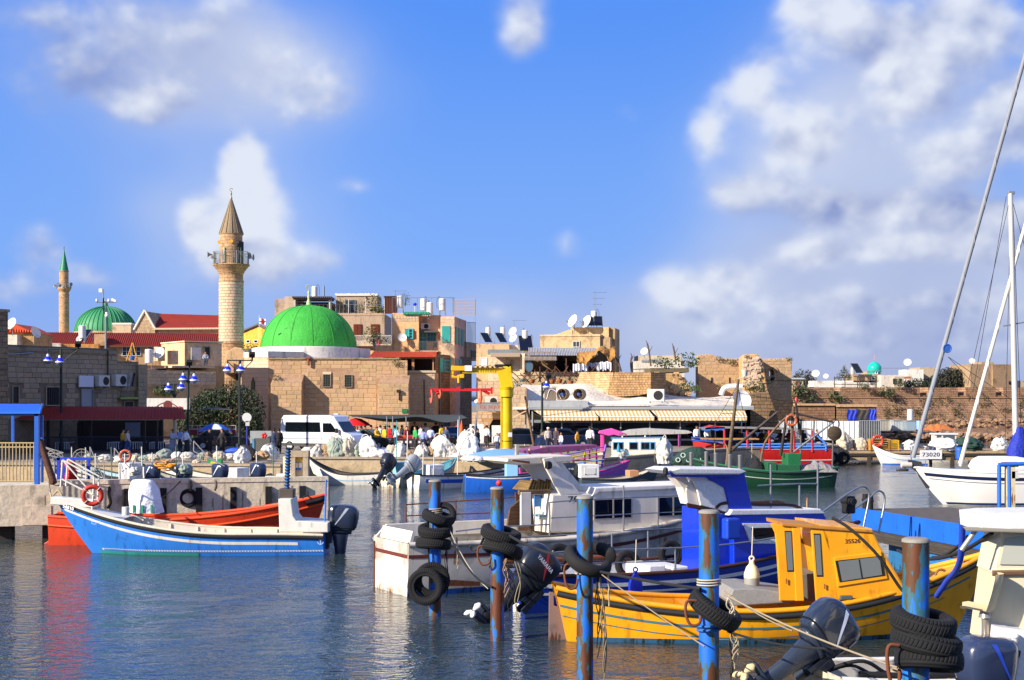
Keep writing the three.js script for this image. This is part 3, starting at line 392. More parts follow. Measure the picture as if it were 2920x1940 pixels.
{// yellow gable
const g=facade('yellow_house','yellow house with a dark gable roof behind the green dome','house',694,205,775,203);
const P=poly(g,0,[690,947],[738,929],[790,957]),y=onPlane(g,700,1010)[1];mesh('wall',ext([[P[0][0],0],[P[2][0],0],P[2],P[1],P[0]],9,0,-9),plaster('#e0b244'),g);mesh('roof',[rod([P[0][0]-.4,P[0][1]-.1,.2],[P[1][0],P[1][1]+.15,.2],.18,.18,4),rod([P[1][0],P[1][1]+.15,.2],[P[2][0],P[2][1]+.1,.2],.18,.18,4)],M('#5a5a5c',.7),g);
win(g,[703,712,971,977],.02);win(g,[725,734,971,977],.02);
const t=thing('flag','white flag with red crosses flying in front of the yellow house','flag',at(739,972,200));mesh('pole',rod([0,0,0],[0,3.6,0],.05,.03),white,t);const c=grid(Array.from({length:5},(_,i)=>Array.from({length:8},(_,j)=>[j*.13,3.2-i*.2-j*.025,.1*Math.sin(j*1.1)])));mesh('cloth',c,M('#e8e4e2',.7),t);mesh('red_cross',[box(.13,.8,.25,.46,2.7,.03),box(.9,.13,.25,.46,2.72,.03)],M('#b3202a',.7),t);
for(let i=0;i<3;i++)plant(['palm tuft left of the green dome','palm tuft beside the yellow wall behind the minaret','low palm tuft between the minaret and the dome'][i],at(702+i*16,1012-(i % 2)*4,175),1.6,1.3,150,['#56662a','#6d7436','#454f22']);
}
// the mosque
{
const g=facade('mosque','stone mosque with a bright green dome on a white base','mosque',765,141,1140,141),mw=M('#a98768',.95,{map:tPlaster,bumpMap:tNoise,bumpScale:.03});
const w=slab(g,'wall',mw,[765,1138,1024,null],0,12);const[wx0,wx1,,wy]=rect(g,765,1138,1024,1200);
const sk=[[919,945,1062,1106],[980,1006,1062,1106]];
layPx(g,w,[859,1073,1028,1245],0,.78,.42,SM.tan,300,sk);layPx(g,w,[1162,1138,1028,1245],0,.78,.42,SM.tan,0);
layPx(g,w,[766,859,1028,1078],0,.78,.42,SM.tan,0);layPx(g,w,[1073,1138,1028,1080],0,.78,.42,SM.tan,0);
{const c=[];for(let i=0;i<40;i++)c.push(tr(sph(1,0,0,0,.35,.09+rnd(.07),.35,7),mix(wx0,wx1,(i+.5)/ 40),wy+.02,-.2));mesh('weathered_coping',[b2(wx0,wx1,wy-.05,wy+.1,-1,.15),...c],M('#8f8068',.95,{map:tPlaster}),g).userData.kind='stuff';}
win(g,[922,942,1069,1103],.07,{frame:conc,pane:M('#232620',.4),nx:3,ny:5,bar:M('#39402f',.6),t:.05});win(g,[983,1003,1070,1104],.07,{frame:conc,pane:M('#232620',.4),nx:3,ny:5,bar:M('#39402f',.6),t:.05});
mesh('lintel',[b2(...rect(g,920,944,1061,1067,.1),-.05,.12)],SM.pale[4],g);
// buttresses with sloping heads
for(const[a,b,yt,yb,n]of[[773,860,1068,1092,1],[1080,1165,1071,1094,2]]){const zf=1.7,A=onPlane(g,a,yb,zf),B=onPlane(g,b,yb,zf),yT=onPlane(g,a,yt,0)[1];const p=ext([[-zf,0],[-zf,A[1]],[0,yT],[0,0]],B[0]-A[0]).rotateY(Math.PI / 2).translate(A[0],0,0);const bt=mesh('buttress',p,mw,g);lay(bt,A[0],B[0],0,A[1],zf,.8,.42,SM.tan,110);lay(bt,0,zf,0,A[1],0,.8,.42,SM.pale,40,[],(s)=>{const z=s.position.x;s.position.set(A[0]-(s.position.z),s.position.y,z);s.rotation.y=-Math.PI / 2;});const sl=Math.atan2(yT-A[1],zf);}
mesh('drain_spout',[rod([onPlane(g,879,1035,.3)[0],onPlane(g,879,1023,.3)[1],.3],[onPlane(g,879,1035,.3)[0],onPlane(g,879,1043,.3)[1],.3],.13),box(.5,.15,.5,onPlane(g,879,1022)[0],onPlane(g,879,1021)[1],.2)],M('#8a4a2c',.8),g);
mesh('green_plaque',[b2(...rect(g,1146,1161,1166,1178,1.8),1.74,1.82)],M('#1f6a3c',.5),g);mesh('floodlight',[rbox(.42,.3,.25,.04,onPlane(g,1137,1116,1.9)[0],onPlane(g,1137,1116,1.9)[1],1.95),box(.1,.8,.2,onPlane(g,1138,1130,1.9)[0],onPlane(g,1138,1130,1.9)[1],1.8)],dark,g);mesh('notice_board',[b2(...rect(g,951,964,1179,1194,.2),.04,.12)],M('#c9cdd0',.6),g);
// left wing, turned to the sun
const wing=sub('wing',g),dx=xw(608,151)-g.position.x,wl=Math.hypot(dx,10);wing.position.set(dx,0,-10);wing.rotation.y=-Math.atan2(10,-dx);wing.updateMatrixWorld();
const wy1=yw(1019,143)-QY;const ww=mesh('wing_wall',b2(0,wl,0,wy1,-5,0),plaster('#d2ab82',.03),wing);const st=[];{const rows=Math.floor(wy1 / .42);for(let i=0;i<rows;i++){let x=(i % 2)*.3;while(x<wl-.3){const w2=Math.min(.8*rnd(.6,1.3),wl-x);st.push(stoneGeo[Math.floor(rnd(4))].clone().scale(w2-.03,.395,.08).translate(x+w2 / 2,i*.42+.21,.03));x+=w2;}}}const sc=mesh('stone_courses',st,SM.pale[2],wing);sc.userData.kind='stuff';
mesh('white_parapet',b2(0,wl,wy1,wy1+.55,-4,.05),M('#ddd5c6',.8,{map:tPlaster}),wing);
const ax=wl*.42;mesh('arched_niche',ext([[ax-1.1,3.6],[ax+1.1,3.6],[ax+1.1,6.0],...Array.from({length:9},(_,i)=>{const a=i / 8*Math.PI;return[ax+1.1*Math.cos(a),6.0+1.3*Math.sin(a)];})],.1,0,.05),M('#2c2119',.9),wing);
mesh('green_window',[ext([[wl*.72,3.6],[wl*.72+.7,3.6],[wl*.72+.7,5.4],[wl*.72+.35,5.9],[wl*.72,5.4]],.08,0,.05)],M('#3d4c2a',.7),wing);
// drum and dome
const k=150 / F,dc=at(880,998,150),lx=dc.x-g.position.x,ly=dc.y-QY,R=137*k,Hd=131*k,zz=-(150-141);
const pr=[[R*1.0,-.25]];for(let i=0;i<=22;i++){const s=i / 22,a=s*Math.PI / 2;pr.push([R*Math.pow(Math.cos(a),.93)*1,Hd*.985*Math.sin(a)**1.02*(1-.02*s)]);}pr[pr.length-1]=[0.02,Hd];pr.splice(pr.length-1,0,[R*.1,Hd*.965]);
const rows=pr.map(([r,y])=>Array.from({length:61},(_,j)=>{const a=j / 60*6.2832,n=1+.012*(fbm3(Math.cos(a)*3+9,y*.8,Math.sin(a)*3+9,3)-.5)+.0025*(j % 5===0?1:0);return[lx+r*n*Math.cos(a),ly+y,zz+r*n*Math.sin(a)];}));
mesh('dome',grid(rows),M('#38a935',.75,{map:tWear,bumpMap:tNoise,bumpScale:.05}),g);
mesh('dome_seam',Array.from({length:14},(_,i)=>tube(pr.slice(1,-1).filter((_,j)=>j % 3===0).map(([r,y])=>[lx+(r+.015)*Math.cos(i*.449),ly+y,zz+(r+.015)*Math.sin(i*.449)]),.03,16,4)),M('#2a8c2a',.75),g).userData.kind='stuff';mesh('white_drum',[cyl(6.55,6.5,(1024-996)*k+.1,lx,ly-(1024-996)*k,zz,8)],M('#dcd8cf',.75,{map:tPlaster}),g);mesh('drum_step',cyl(5.35,5.25,.35,lx,ly-.15,zz,40),M('#d8d6ce',.75,{map:tPlaster}),g);
for(const[px,py]of[[817,939],[800,953]]){const q=onPlane(g,px,py,zz+4);mesh('dome_vent',[rbox(.42,.3,.5,.05,q[0],q[1],zz+4.0,0,.4,.5)],M('#14521c',.7),g);}
mesh('finial',lathe([[.3,ly+Hd-.3],[.2,ly+Hd+.3],[.1,ly+Hd+.5],[.16,ly+Hd+.75],[.08,ly+Hd+1.0],[.14,ly+Hd+1.2],[.02,ly+Hd+1.45]].map((p)=>p),10).translate(lx,0,zz),M('#b2b78a',.6),g);mesh('crescent',tor(.26,.05,lx,ly+Hd+1.75,zz,0,0,20,5.2),M('#9aa07c',.5),g);
for(const[px,py,s]of[[790,1090,1.1],[1127,1045,.9]])plant(px<900?'small bush growing on the head of the left mosque buttress':'tuft growing high on the mosque wall near the orange roof',v3(...onPlane(g,px,py,.9),px<900?1.2:.15).applyMatrix4(g.matrixWorld),s,.8,130);
}
tree('broadleaf_tree','dense dark green tree growing in front of the mosque wing',[xw(632,124),QY,-124],2.2,.22,[[0,2.6,0,2.6,2.0,2],[-2.2,2.2,.3,1.9,1.8,1.6],[2.2,2.6,.2,1.7,2.2,1.6],[.9,4.1,-.2,1.6,1.1,1.3],[-1.1,3.4,0,1.6,1.3,1.4],[1.4,.7,.4,2.2,1.1,1.5],[-2.6,1.0,.4,1.3,1.2,1.2],[2.9,1.2,.3,.9,1.7,1]],11000,.24,['#2c3d12','#243310','#3a4d1e','#1c290d','#485a22']);

const W3=(g,px,py,z)=>v3(...onPlane(g,px,py,z),z).applyMatrix4(g.matrixWorld);
const turq=M('#3fb0a8',.6,{map:tWear}),brownSh=M('#8a3d1c',.65,{map:tWood}),peach=plaster('#d09a68',.03),peach2=plaster('#c89870',.03);
{// beige apartment house behind the dome
const g=facade('apartment_house','beige plastered apartment house with a roof terrace and brown shutters behind the green dome','house',780,172,1115,172),bw=plaster('#b19a80',.01),bd=plaster('#a3907a',.01);
slab(g,'wall',bw,[783,1096,895,null],0,10);slab(g,'terrace_parapet',bw,[960,1097,893,900],.05,.3);
slab(g,'tower',bw,[783,815,852,900],-.4,8);slab(g,'tower',M('#bfa88d',.9,{map:tPlaster}),[811,840,846,900],.05,8);
slab(g,'penthouse',bw,[958,1075,841,896],-3.2,6);{const a=rect(g,957,1077,838,842,-3.1),L=[];for(let i=0;i<26;i++)L.push(sph(.16,mix(a[0],a[1],(i+.5)/ 26),a[2]+.1,-3.2,1.3,rnd(.5,1),1,6));mesh('roof_edge',[b2(a[0],a[1],a[2]-.1,a[2]+.1,-8,-3.05),...L],M('#cfc8bd',.9),g).userData.kind='stuff';}
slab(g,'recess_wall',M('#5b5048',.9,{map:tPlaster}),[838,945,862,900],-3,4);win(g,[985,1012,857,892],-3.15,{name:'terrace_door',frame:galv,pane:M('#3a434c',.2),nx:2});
{const pg=sub('pergola',g),a=onPlane(g,835,848,.5),b=onPlane(g,943,853,.5);mesh('beam',[box(b[0]-a[0],.22,.2,(a[0]+b[0])/ 2,a[1]-.2,.4),box(b[0]-a[0],.22,.2,(a[0]+b[0])/ 2,a[1]-.2,-2.6)],M('#5a5450',.8),pg);for(let i=0;i<21;i++)mesh('rafter',box(.1,.2,4,mix(a[0],b[0],i / 20),a[1],-1),M('#5f5955',.8),pg);for(const x of[a[0]+.2,b[0]-.15])mesh('post',b2(x-.09,x+.09,onPlane(g,0,896)[1],a[1]-.3,.3,.48),M('#b9b4ac',.6),pg);}
for(const r of[[1009,1031,926,968],[1058,1080,926,962]]){const[x0,x1]=rect(g,...r,.05),m=(r[0]+r[1])/ 2;win(g,r,.02,{frame:brownSh,pane:dark,t:.05});shutter(g,[r[0],m-.5,r[2],r[3]],.08,brownSh);shutter(g,[m+.5,r[1],r[2],r[3]],.08,brownSh);}
{const a=rect(g,1006,1115,982,987,1.5);mesh('balcony_slab',b2(a[0],a[1],a[2],a[3]+.05,-.5,1.5),plaster('#c7b39a'),g);railing('balcony_rail',[v3(a[0],a[3],1.4),v3(a[1],a[3],1.4)],1.05,M('#d9d6d0',.5),g,.13);}
railing('terrace_rail',[840,945,958,1000,1043,1097].map((x)=>v3(...onPlane(g,x,893,.1),.1)),1.05,galv,g,.5);mesh('terrace_post',[945,994,1043,1096].map((x)=>{const q=onPlane(g,x,893,.12);return cyl(.04,.04,1.7,q[0],q[1],.12,6);}),M('#d3d0ca',.5),g).userData.kind='stuff';
mesh('flue',cyl(.12,.12,1.3,onPlane(g,923,846,-1)[0],onPlane(g,923,846,-1)[1],-1),galv,g);
{const t=tank('white horizontal-looking tank above the pergola by the crescent of the dome',W3(g,897,847,-2),0,1.1);t.rotation.z=0;}
const gp=(px,py,z,w,h,l,n)=>plant(l,W3(g,px,py,z),w,h,n,['#5b6a2c','#6d6f34','#46561f','#7a6a3a']);
gp(970,893,-.6,1.6,2.0,'tall climber at the left of the terrace by the penthouse wall',240);gp(1024,893,-.8,1.4,1.3,'yellow green bush beside the terrace door',200);gp(1063,893,-.7,2.2,2.4,'large climber on the terrace at the right of the penthouse',300);gp(1080,895,-.5,2.4,.9,'planter of low greenery along the terrace parapet',200);gp(1056,984,1.2,2.2,2.2,'bushy plant hanging over the balcony rail under the brown shutters',320);gp(1092,984,1.2,1.6,1.2,'pot plant behind the balcony rail next to the laundry',160);
for(const[px,c,l]of[[1063,'#2b2c3c','dark shirt drying on the balcony rail'],[1075,'#c9557a','pink striped towel drying on the balcony rail']])tag(mesh('laundry',grid(Array.from({length:6},(_,i)=>Array.from({length:6},(_,j)=>{const q=W3(g,px+j*1.4,966+i*5.4,1.55+.05*Math.sin(j*2+i));return q;}))),M(c,.85)),l,'laundry');
const sh=thing('shed','tall rusty brown shed on the roof between the beige and the peach house','shed',W3(g,1114,894,1));mesh('sheet',[box(1.4,1.95,1.2,0,.97,0),...Array.from({length:8},(_,i)=>box(.06,1.95,.04,-.65+i*.185,.97,.62))],M('#5b2f1e',.8,{map:tWear}),sh);mesh('roof',box(1.6,.08,1.4,0,2.0,0),M('#40251a',.8),sh);
}
{// peach corner house
const g=facade('corner_house','tall peach plastered house with turquoise shutters right of the green dome','house',1112,158,1296,158);
const pl=M('#eab27c',.9,{map:tPlaster,bumpMap:tNoise,bumpScale:.02});
const w=slab(g,'wall',pl,[1117,1194,893,1016],0,8);slab(g,'recess_wall',plaster('#d8ae8c'),[1194,1256,899,1040],-1.4,6);const w3m=slab(g,'wall',plaster('#e6b894'),[1256,1296,903,null],0,8);slab(g,'lower_wall',pl,[1050,1296,1000,null],-1.6,6);
slab(g,'terrace_wall',pl,[1070,1117,985,1012],.1,.4);
layPx(g,w,[1117,1194,896,918],0,.42,.3,SM.warm,60);layPx(g,w3m,[1256,1296,905,1030],0,.45,.3,SM.pale,110,[[1257,1286,926,982]]);
{const side=sub('side_wall',g),x=onPlane(g,1296,900)[0];const L=9,h=rect(g,1256,1296,903,1000)[3];const dx=xw(1330,167)-xw(1296,158),a=Math.atan2(9,dx);side.position.set(x,0,0);side.rotation.y=a;side.updateMatrixWorld();const LL=Math.hypot(9,dx);mesh('wall',b2(0,LL,0,h,-1.3,-.01),plaster('#d6a486'),side);for(const[q0,q1,y0,y1]of[[1299,1304,932,982],[1308,1313,936,983],[1317,1323,940,985],[1299,1306,1022,1040],[1310,1317,1024,1042]]){const s=rect(side,q0,q1,y0,y1,.05);mesh('shutter',b2(s[0],s[1],s[2],s[3],0,.08),M('#5f9a86',.7,{map:tWear}),side);}}
{const a=rect(g,1117,1194,900,909,.03),L=[];for(let i=0;i<18;i++)L.push(b2(mix(a[0],a[1],(i+.3)/ 18),mix(a[0],a[1],(i+.75)/ 18),a[2],a[3],0,.05));mesh('frieze',L,M('#e3c7a4',.85),g).userData.kind='stuff';}
win(g,[1167,1175,940,964],.05,{frame:turq,pane:M('#1d3440',.2),ny:3,t:.12});shutter(g,[1154,1164,938,966],.05,turq);shutter(g,[1177,1184,943,966],.05,brownSh);
win(g,[1198,1214,951,999],-1.36,{name:'door',frame:M('#4f9a96',.6),pane:M('#3d7f80',.5,{map:tWear}),nx:2,ny:4,bar:M('#76b6ae',.6)});win(g,[1220,1242,950,973],-1.36,{frame:M('#4f8f8a',.6),pane:M('#2f5258',.3),nx:3,ny:2});slab(g,'canopy',M('#4a4f52',.7),[1196,1250,944,948],-.4,1);
shutter(g,[1260,1272,930,977],.03,turq);shutter(g,[1272.5,1284,930,977],.03,turq);
{const a=rect(g,1194,1250,1000,1004,.2);mesh('balcony_slab',b2(a[0],a[1],a[2],a[3],-1.4,.25),plaster('#b99c80'),g);railing('balcony_rail',[v3(a[0],a[3],.15),v3(a[1],a[3],.15)],1.0,M('#4e5558',.6),g,.13);railing('stair_rail',[v3(...onPlane(g,1256,985,.5),.5),v3(...onPlane(g,1288,1012,.5),.5)],1.0,M('#5d5a58',.6),g,.14);}
aircon('air conditioner high on the recessed wall of the peach house',W3(g,1212,940,-1.2),0,1.15);dish('satellite dish at the lower corner of the peach house above the orange roof',W3(g,1146,988,.5),.7,1.25);plant('small plant at the foot of the peach house wall',W3(g,1185,1005,.4),.8,.7,90);
const ch=thing('chair','dark plastic chair on the small balcony of the peach house','chair',W3(g,1241,1001,-.4));mesh('seat',box(.5,.05,.45,0,.42,0),dark,ch);mesh('backrest',ext([[-.24,.4],[.24,.4],[.2,.9],[-.2,.9]],.05,0,-.24),dark,ch);for(const[a,b]of[[-1,-1],[1,-1],[-1,1],[1,1]])mesh('leg',rod([a*.22,.42,b*.2],[a*.25,0,b*.22],.025),dark,ch);
// the roof: tanks, rail, green sheet
{const yT=onPlane(g,1117,893)[1];const r0=(px,z)=>v3(onPlane(g,px,890,z)[0],yT,z);railing('roof_rail',[r0(1118,0),r0(1190,0),r0(1291,0),r0(1296,-.5)],1.7,galv,g,.8);const e=[1293,1330];}
{const t=thing('mesh_fence','tan wire mesh fence on the right corner of the peach roof','fence',W3(g,1293,903,-.2),-.9);const L=[];for(let i=0;i<14;i++)L.push(rod([i*.3,0,0],[i*.3,1.9-i*.03,0],.02));for(let i=0;i<6;i++)L.push(rod([0,.35*i+.1,0],[4,.35*i,0],.015));mesh('wire_mesh',L,M('#b08a64',.7),t).userData.kind='stuff';mesh('post',[rod([0,0,0],[0,2,0],.05),rod([4,0,0],[4,1.7,0],.05)],galv,t);}
const tl=['white water tank nearest the rusty shed on the peach roof','second white water tank on the peach roof, beside the blue lamp','low white tank in front of the pair on the peach roof','white tank at the right of the peach roof near the mesh fence'];
[[1141,878,-1.5],[1208,886,-1.5],[1226,897,-.6],[1261,886,-1]].forEach(([px,py,z],i)=>tank(tl[i],W3(g,px,py,z),i,1.15));
tag(mesh('tarpaulin',[b2(...rect(g,1150,1223,890,897,.1),-1,.3)],M('#1b8a6a',.6,{bumpMap:tNoise,bumpScale:.1})),'green sheet folded over the edge of the peach roof','tarpaulin');scene.children.at(-1).position.copy(g.position);
plant('spindly rooftop plant above the tanks of the peach house',W3(g,1155,872,-2),1.1,1.6,120);aerial('thin pipe frame beside the rusty shed',W3(g,1127,893,-1),2.6,1);
const lm=thing('lamp','small blue lamp on the rail of the peach roof','lamp',W3(g,1183,868,0));mesh('shade',sph(.22,0,0,0,1,.8,1),M('#1f2fd0',.4),lm);mesh('stem',rod([0,0,0],[0,-1.2,0],.03),white,lm);
}
{// veranda house under the orange roof
const g=facade('veranda_house','stone house with a dark open veranda under an orange tin roof','house',1130,146,1246,146),st=M('#bd966a',.95,{map:tPlaster,bumpMap:tNoise,bumpScale:.03});
const w=slab(g,'wall',st,[1134,1240,1062,null],0,7);layPx(g,w,[1166,1240,1066,1190],0,.5,.33,SM.warm,150);slab(g,'sill',M('#c2b294',.9,{map:tPlaster}),[1132,1242,1057,1063],.15,.5);
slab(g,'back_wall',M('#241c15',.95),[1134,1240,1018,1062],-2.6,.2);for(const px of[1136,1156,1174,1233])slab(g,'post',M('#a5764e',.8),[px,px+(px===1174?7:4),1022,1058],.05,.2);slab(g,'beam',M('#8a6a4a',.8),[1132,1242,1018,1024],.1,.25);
const a=rect(g,1052,1244,1004,1019,.4);mesh('roof',grid([[[a[0],a[2],.6],[a[1],a[2],.6]],[[a[0]+.2,a[3]+.1,-3],[a[1]-.6,a[3]+.1,-3]]]),M('#c9491c',.7,{map:tWear}),g);const rb=[];for(let i=0;i<60;i++){const x=mix(a[0],a[1],(i+.5)/ 60);rb.push(rod([x,a[2]+.03,.6],[mix(x,(a[0]+a[1])/ 2,.03),a[3]+.13,-3],.04,.04,4));}mesh('roof_rib',rb,M('#d2561f',.7),g).userData.kind='stuff';
mesh('utility_pole',rod([...onPlane(g,1211,1190,.4),.4],[...onPlane(g,1209,1083,.4),.4],.09,.07),wood('#6b5a47'),g);
win(g,[1164,1168,1124,1138],.04,{frame:conc,pane:dark});
}
{// tall alley wall in shade, and the alley
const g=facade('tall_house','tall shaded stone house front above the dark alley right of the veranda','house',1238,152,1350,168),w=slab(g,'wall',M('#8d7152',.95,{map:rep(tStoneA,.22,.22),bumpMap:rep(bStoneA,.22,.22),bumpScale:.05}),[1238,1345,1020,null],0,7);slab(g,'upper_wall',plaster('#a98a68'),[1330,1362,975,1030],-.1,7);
win(g,[1265,1281,1028,1060],.04,{frame:turq,pane:M('#1d2526',.3),nx:2,ny:3});shutter(g,[1253,1263,1020,1062],.06,turq);shutter(g,[1283,1292,1020,1062],.06,turq);
for(const px of[1345,1352])win(g,[px,px+5,1000,1020],0,{frame:conc,pane:dark});
win(g,[1262,1290,1180,1240],.03,{name:'gate',frame:conc,pane:dark});mesh('drain_pipe',rod([...onPlane(g,1255,1060,.12),.12],[...onPlane(g,1255,1240,.12),.12],.06),galv,g);
railing('roof_rail',[v3(...onPlane(g,1332,978,-.2),-.2),v3(...onPlane(g,1356,978,-.2),-.2)],2.4,M('#55606a',.6),g,.3);aerial('thin mast beside the peach house right corner',W3(g,1355,975,-1),4,0);
}
{// low houses under the solar panels
const g=facade('low_house','row of low sand-coloured flat-roofed houses carrying solar panels and tanks','house',1358,150,1580,150);
slab(g,'wall',plaster('#d0ac82',.03),[1358,1452,981,null],-1,8);slab(g,'wall',plaster('#dac7a4',.03),[1392,1494,1012,null],1.4,4);slab(g,'wall',plaster('#d8c39d',.03),[1482,1520,1008,null],1.6,6);slab(g,'roof_band',M('#7f8789',.7,{map:tWear}),[1391,1490,997,1012],1.2,.3);slab(g,'parapet',M('#d6cdbd',.9,{map:tPlaster}),[1452,1500,984,997],-2,3);
const a=rect(g,1400,1482,1012,1018,2.6),L=[];for(let i=0;i<34;i++)L.push(rod([mix(a[0],a[1],i / 33),a[2],3],[mix(a[0],a[1],i / 33),a[3]+.2,1.4],.05,.05,5));mesh('awning_sheet',L,M('#a99378',.8),g).userData.kind='stuff';win(g,[1370,1387,1022,1044],-.95,{frame:white,pane:M('#d9d6cf',.7),solid:1});win(g,[1412,1458,1040,1052],1.44,{name:'dark_opening',frame:conc,pane:dark});
const sl=['left solar panel of the pair on the low house roof','right solar panel of the pair on the low house roof'],tl=['white tank above the left solar panel on the low house','white tank above the right solar panel on the low house'];
[1386,1428].forEach((px,i)=>{const s=solar(sl[i],W3(g,px,981,-1.5),.5,.8);tank(tl[i],W3(g,px+6,960,-2.6),1,.85);});
solar('tall dark solar panel standing in front of the tin roof',W3(g,1499,1008,1.4),.1,1.25);tank('white tank with a red label behind the tall solar panel',W3(g,1497,972,.6),2,.95);tank('small grey tank behind the tall solar panel',W3(g,1512,984,-1),1,.8);
dish('upper dish of the two on the mast beside the solar panels',W3(g,1464,972,-1),-.2,1.25);dish('lower dish of the two on the mast beside the solar panels',W3(g,1465,990,-.6),-.2,1.2);aerial('thin mast above the two dishes on the low house',W3(g,1466,955,-1.2),1.6,1);
}
{// the flat-topped house with two dishes
const g=facade('sand_house','sand-coloured stepped house with two satellite dishes and a tall aerial','house',1540,148,1755,146.5);
slab(g,'wall',plaster('#d4b283',.03),[1540,1711,958,null],0,7);slab(g,'upper_wall',plaster('#d2b07c',.03),[1628,1736,934,990],-1.6,5);mesh('sloping_wall',ext(poly(g,-1.5,[1575,958],[1622,941],[1632,941],[1632,960]),4,0,-5.5),plaster('#cfae7e',.03),g);slab(g,'side_wall',plaster('#a98e69',.03),[1736,1754,936,null],-2.0,4);slab(g,'side_wall',plaster('#b3956c',.03),[1711,1740,962,null],-.3,6);
win(g,[1635,1652,975,989],.03,{frame:M('#c8c4bb',.5),pane:M('#39444a',.2),nx:2});
mesh('parapet',[b2(...rect(g,1539,1712,955,959,.06),-7,.08)],M('#e0c496',.9,{map:tPlaster}),g);
dish('left dish of the two on the front of the sand-coloured house',W3(g,1637,953,-1),-.5,1.75);dish('right dish of the two on the front of the sand-coloured house',W3(g,1676,955,-1),-.5,1.75);
tank('pale tank under the tall aerial on the sand-coloured house',W3(g,1694,919,-3),0,1.0);solar('left dark collector on the sand-coloured house roof',W3(g,1682,934,-2.2),0,.8);solar('right dark collector on the sand-coloured house roof',W3(g,1706,934,-2.2),0,.8);aerial('tall rooftop aerial above the tank of the sand-coloured house',W3(g,1696,896,-3),2.4,3);
}

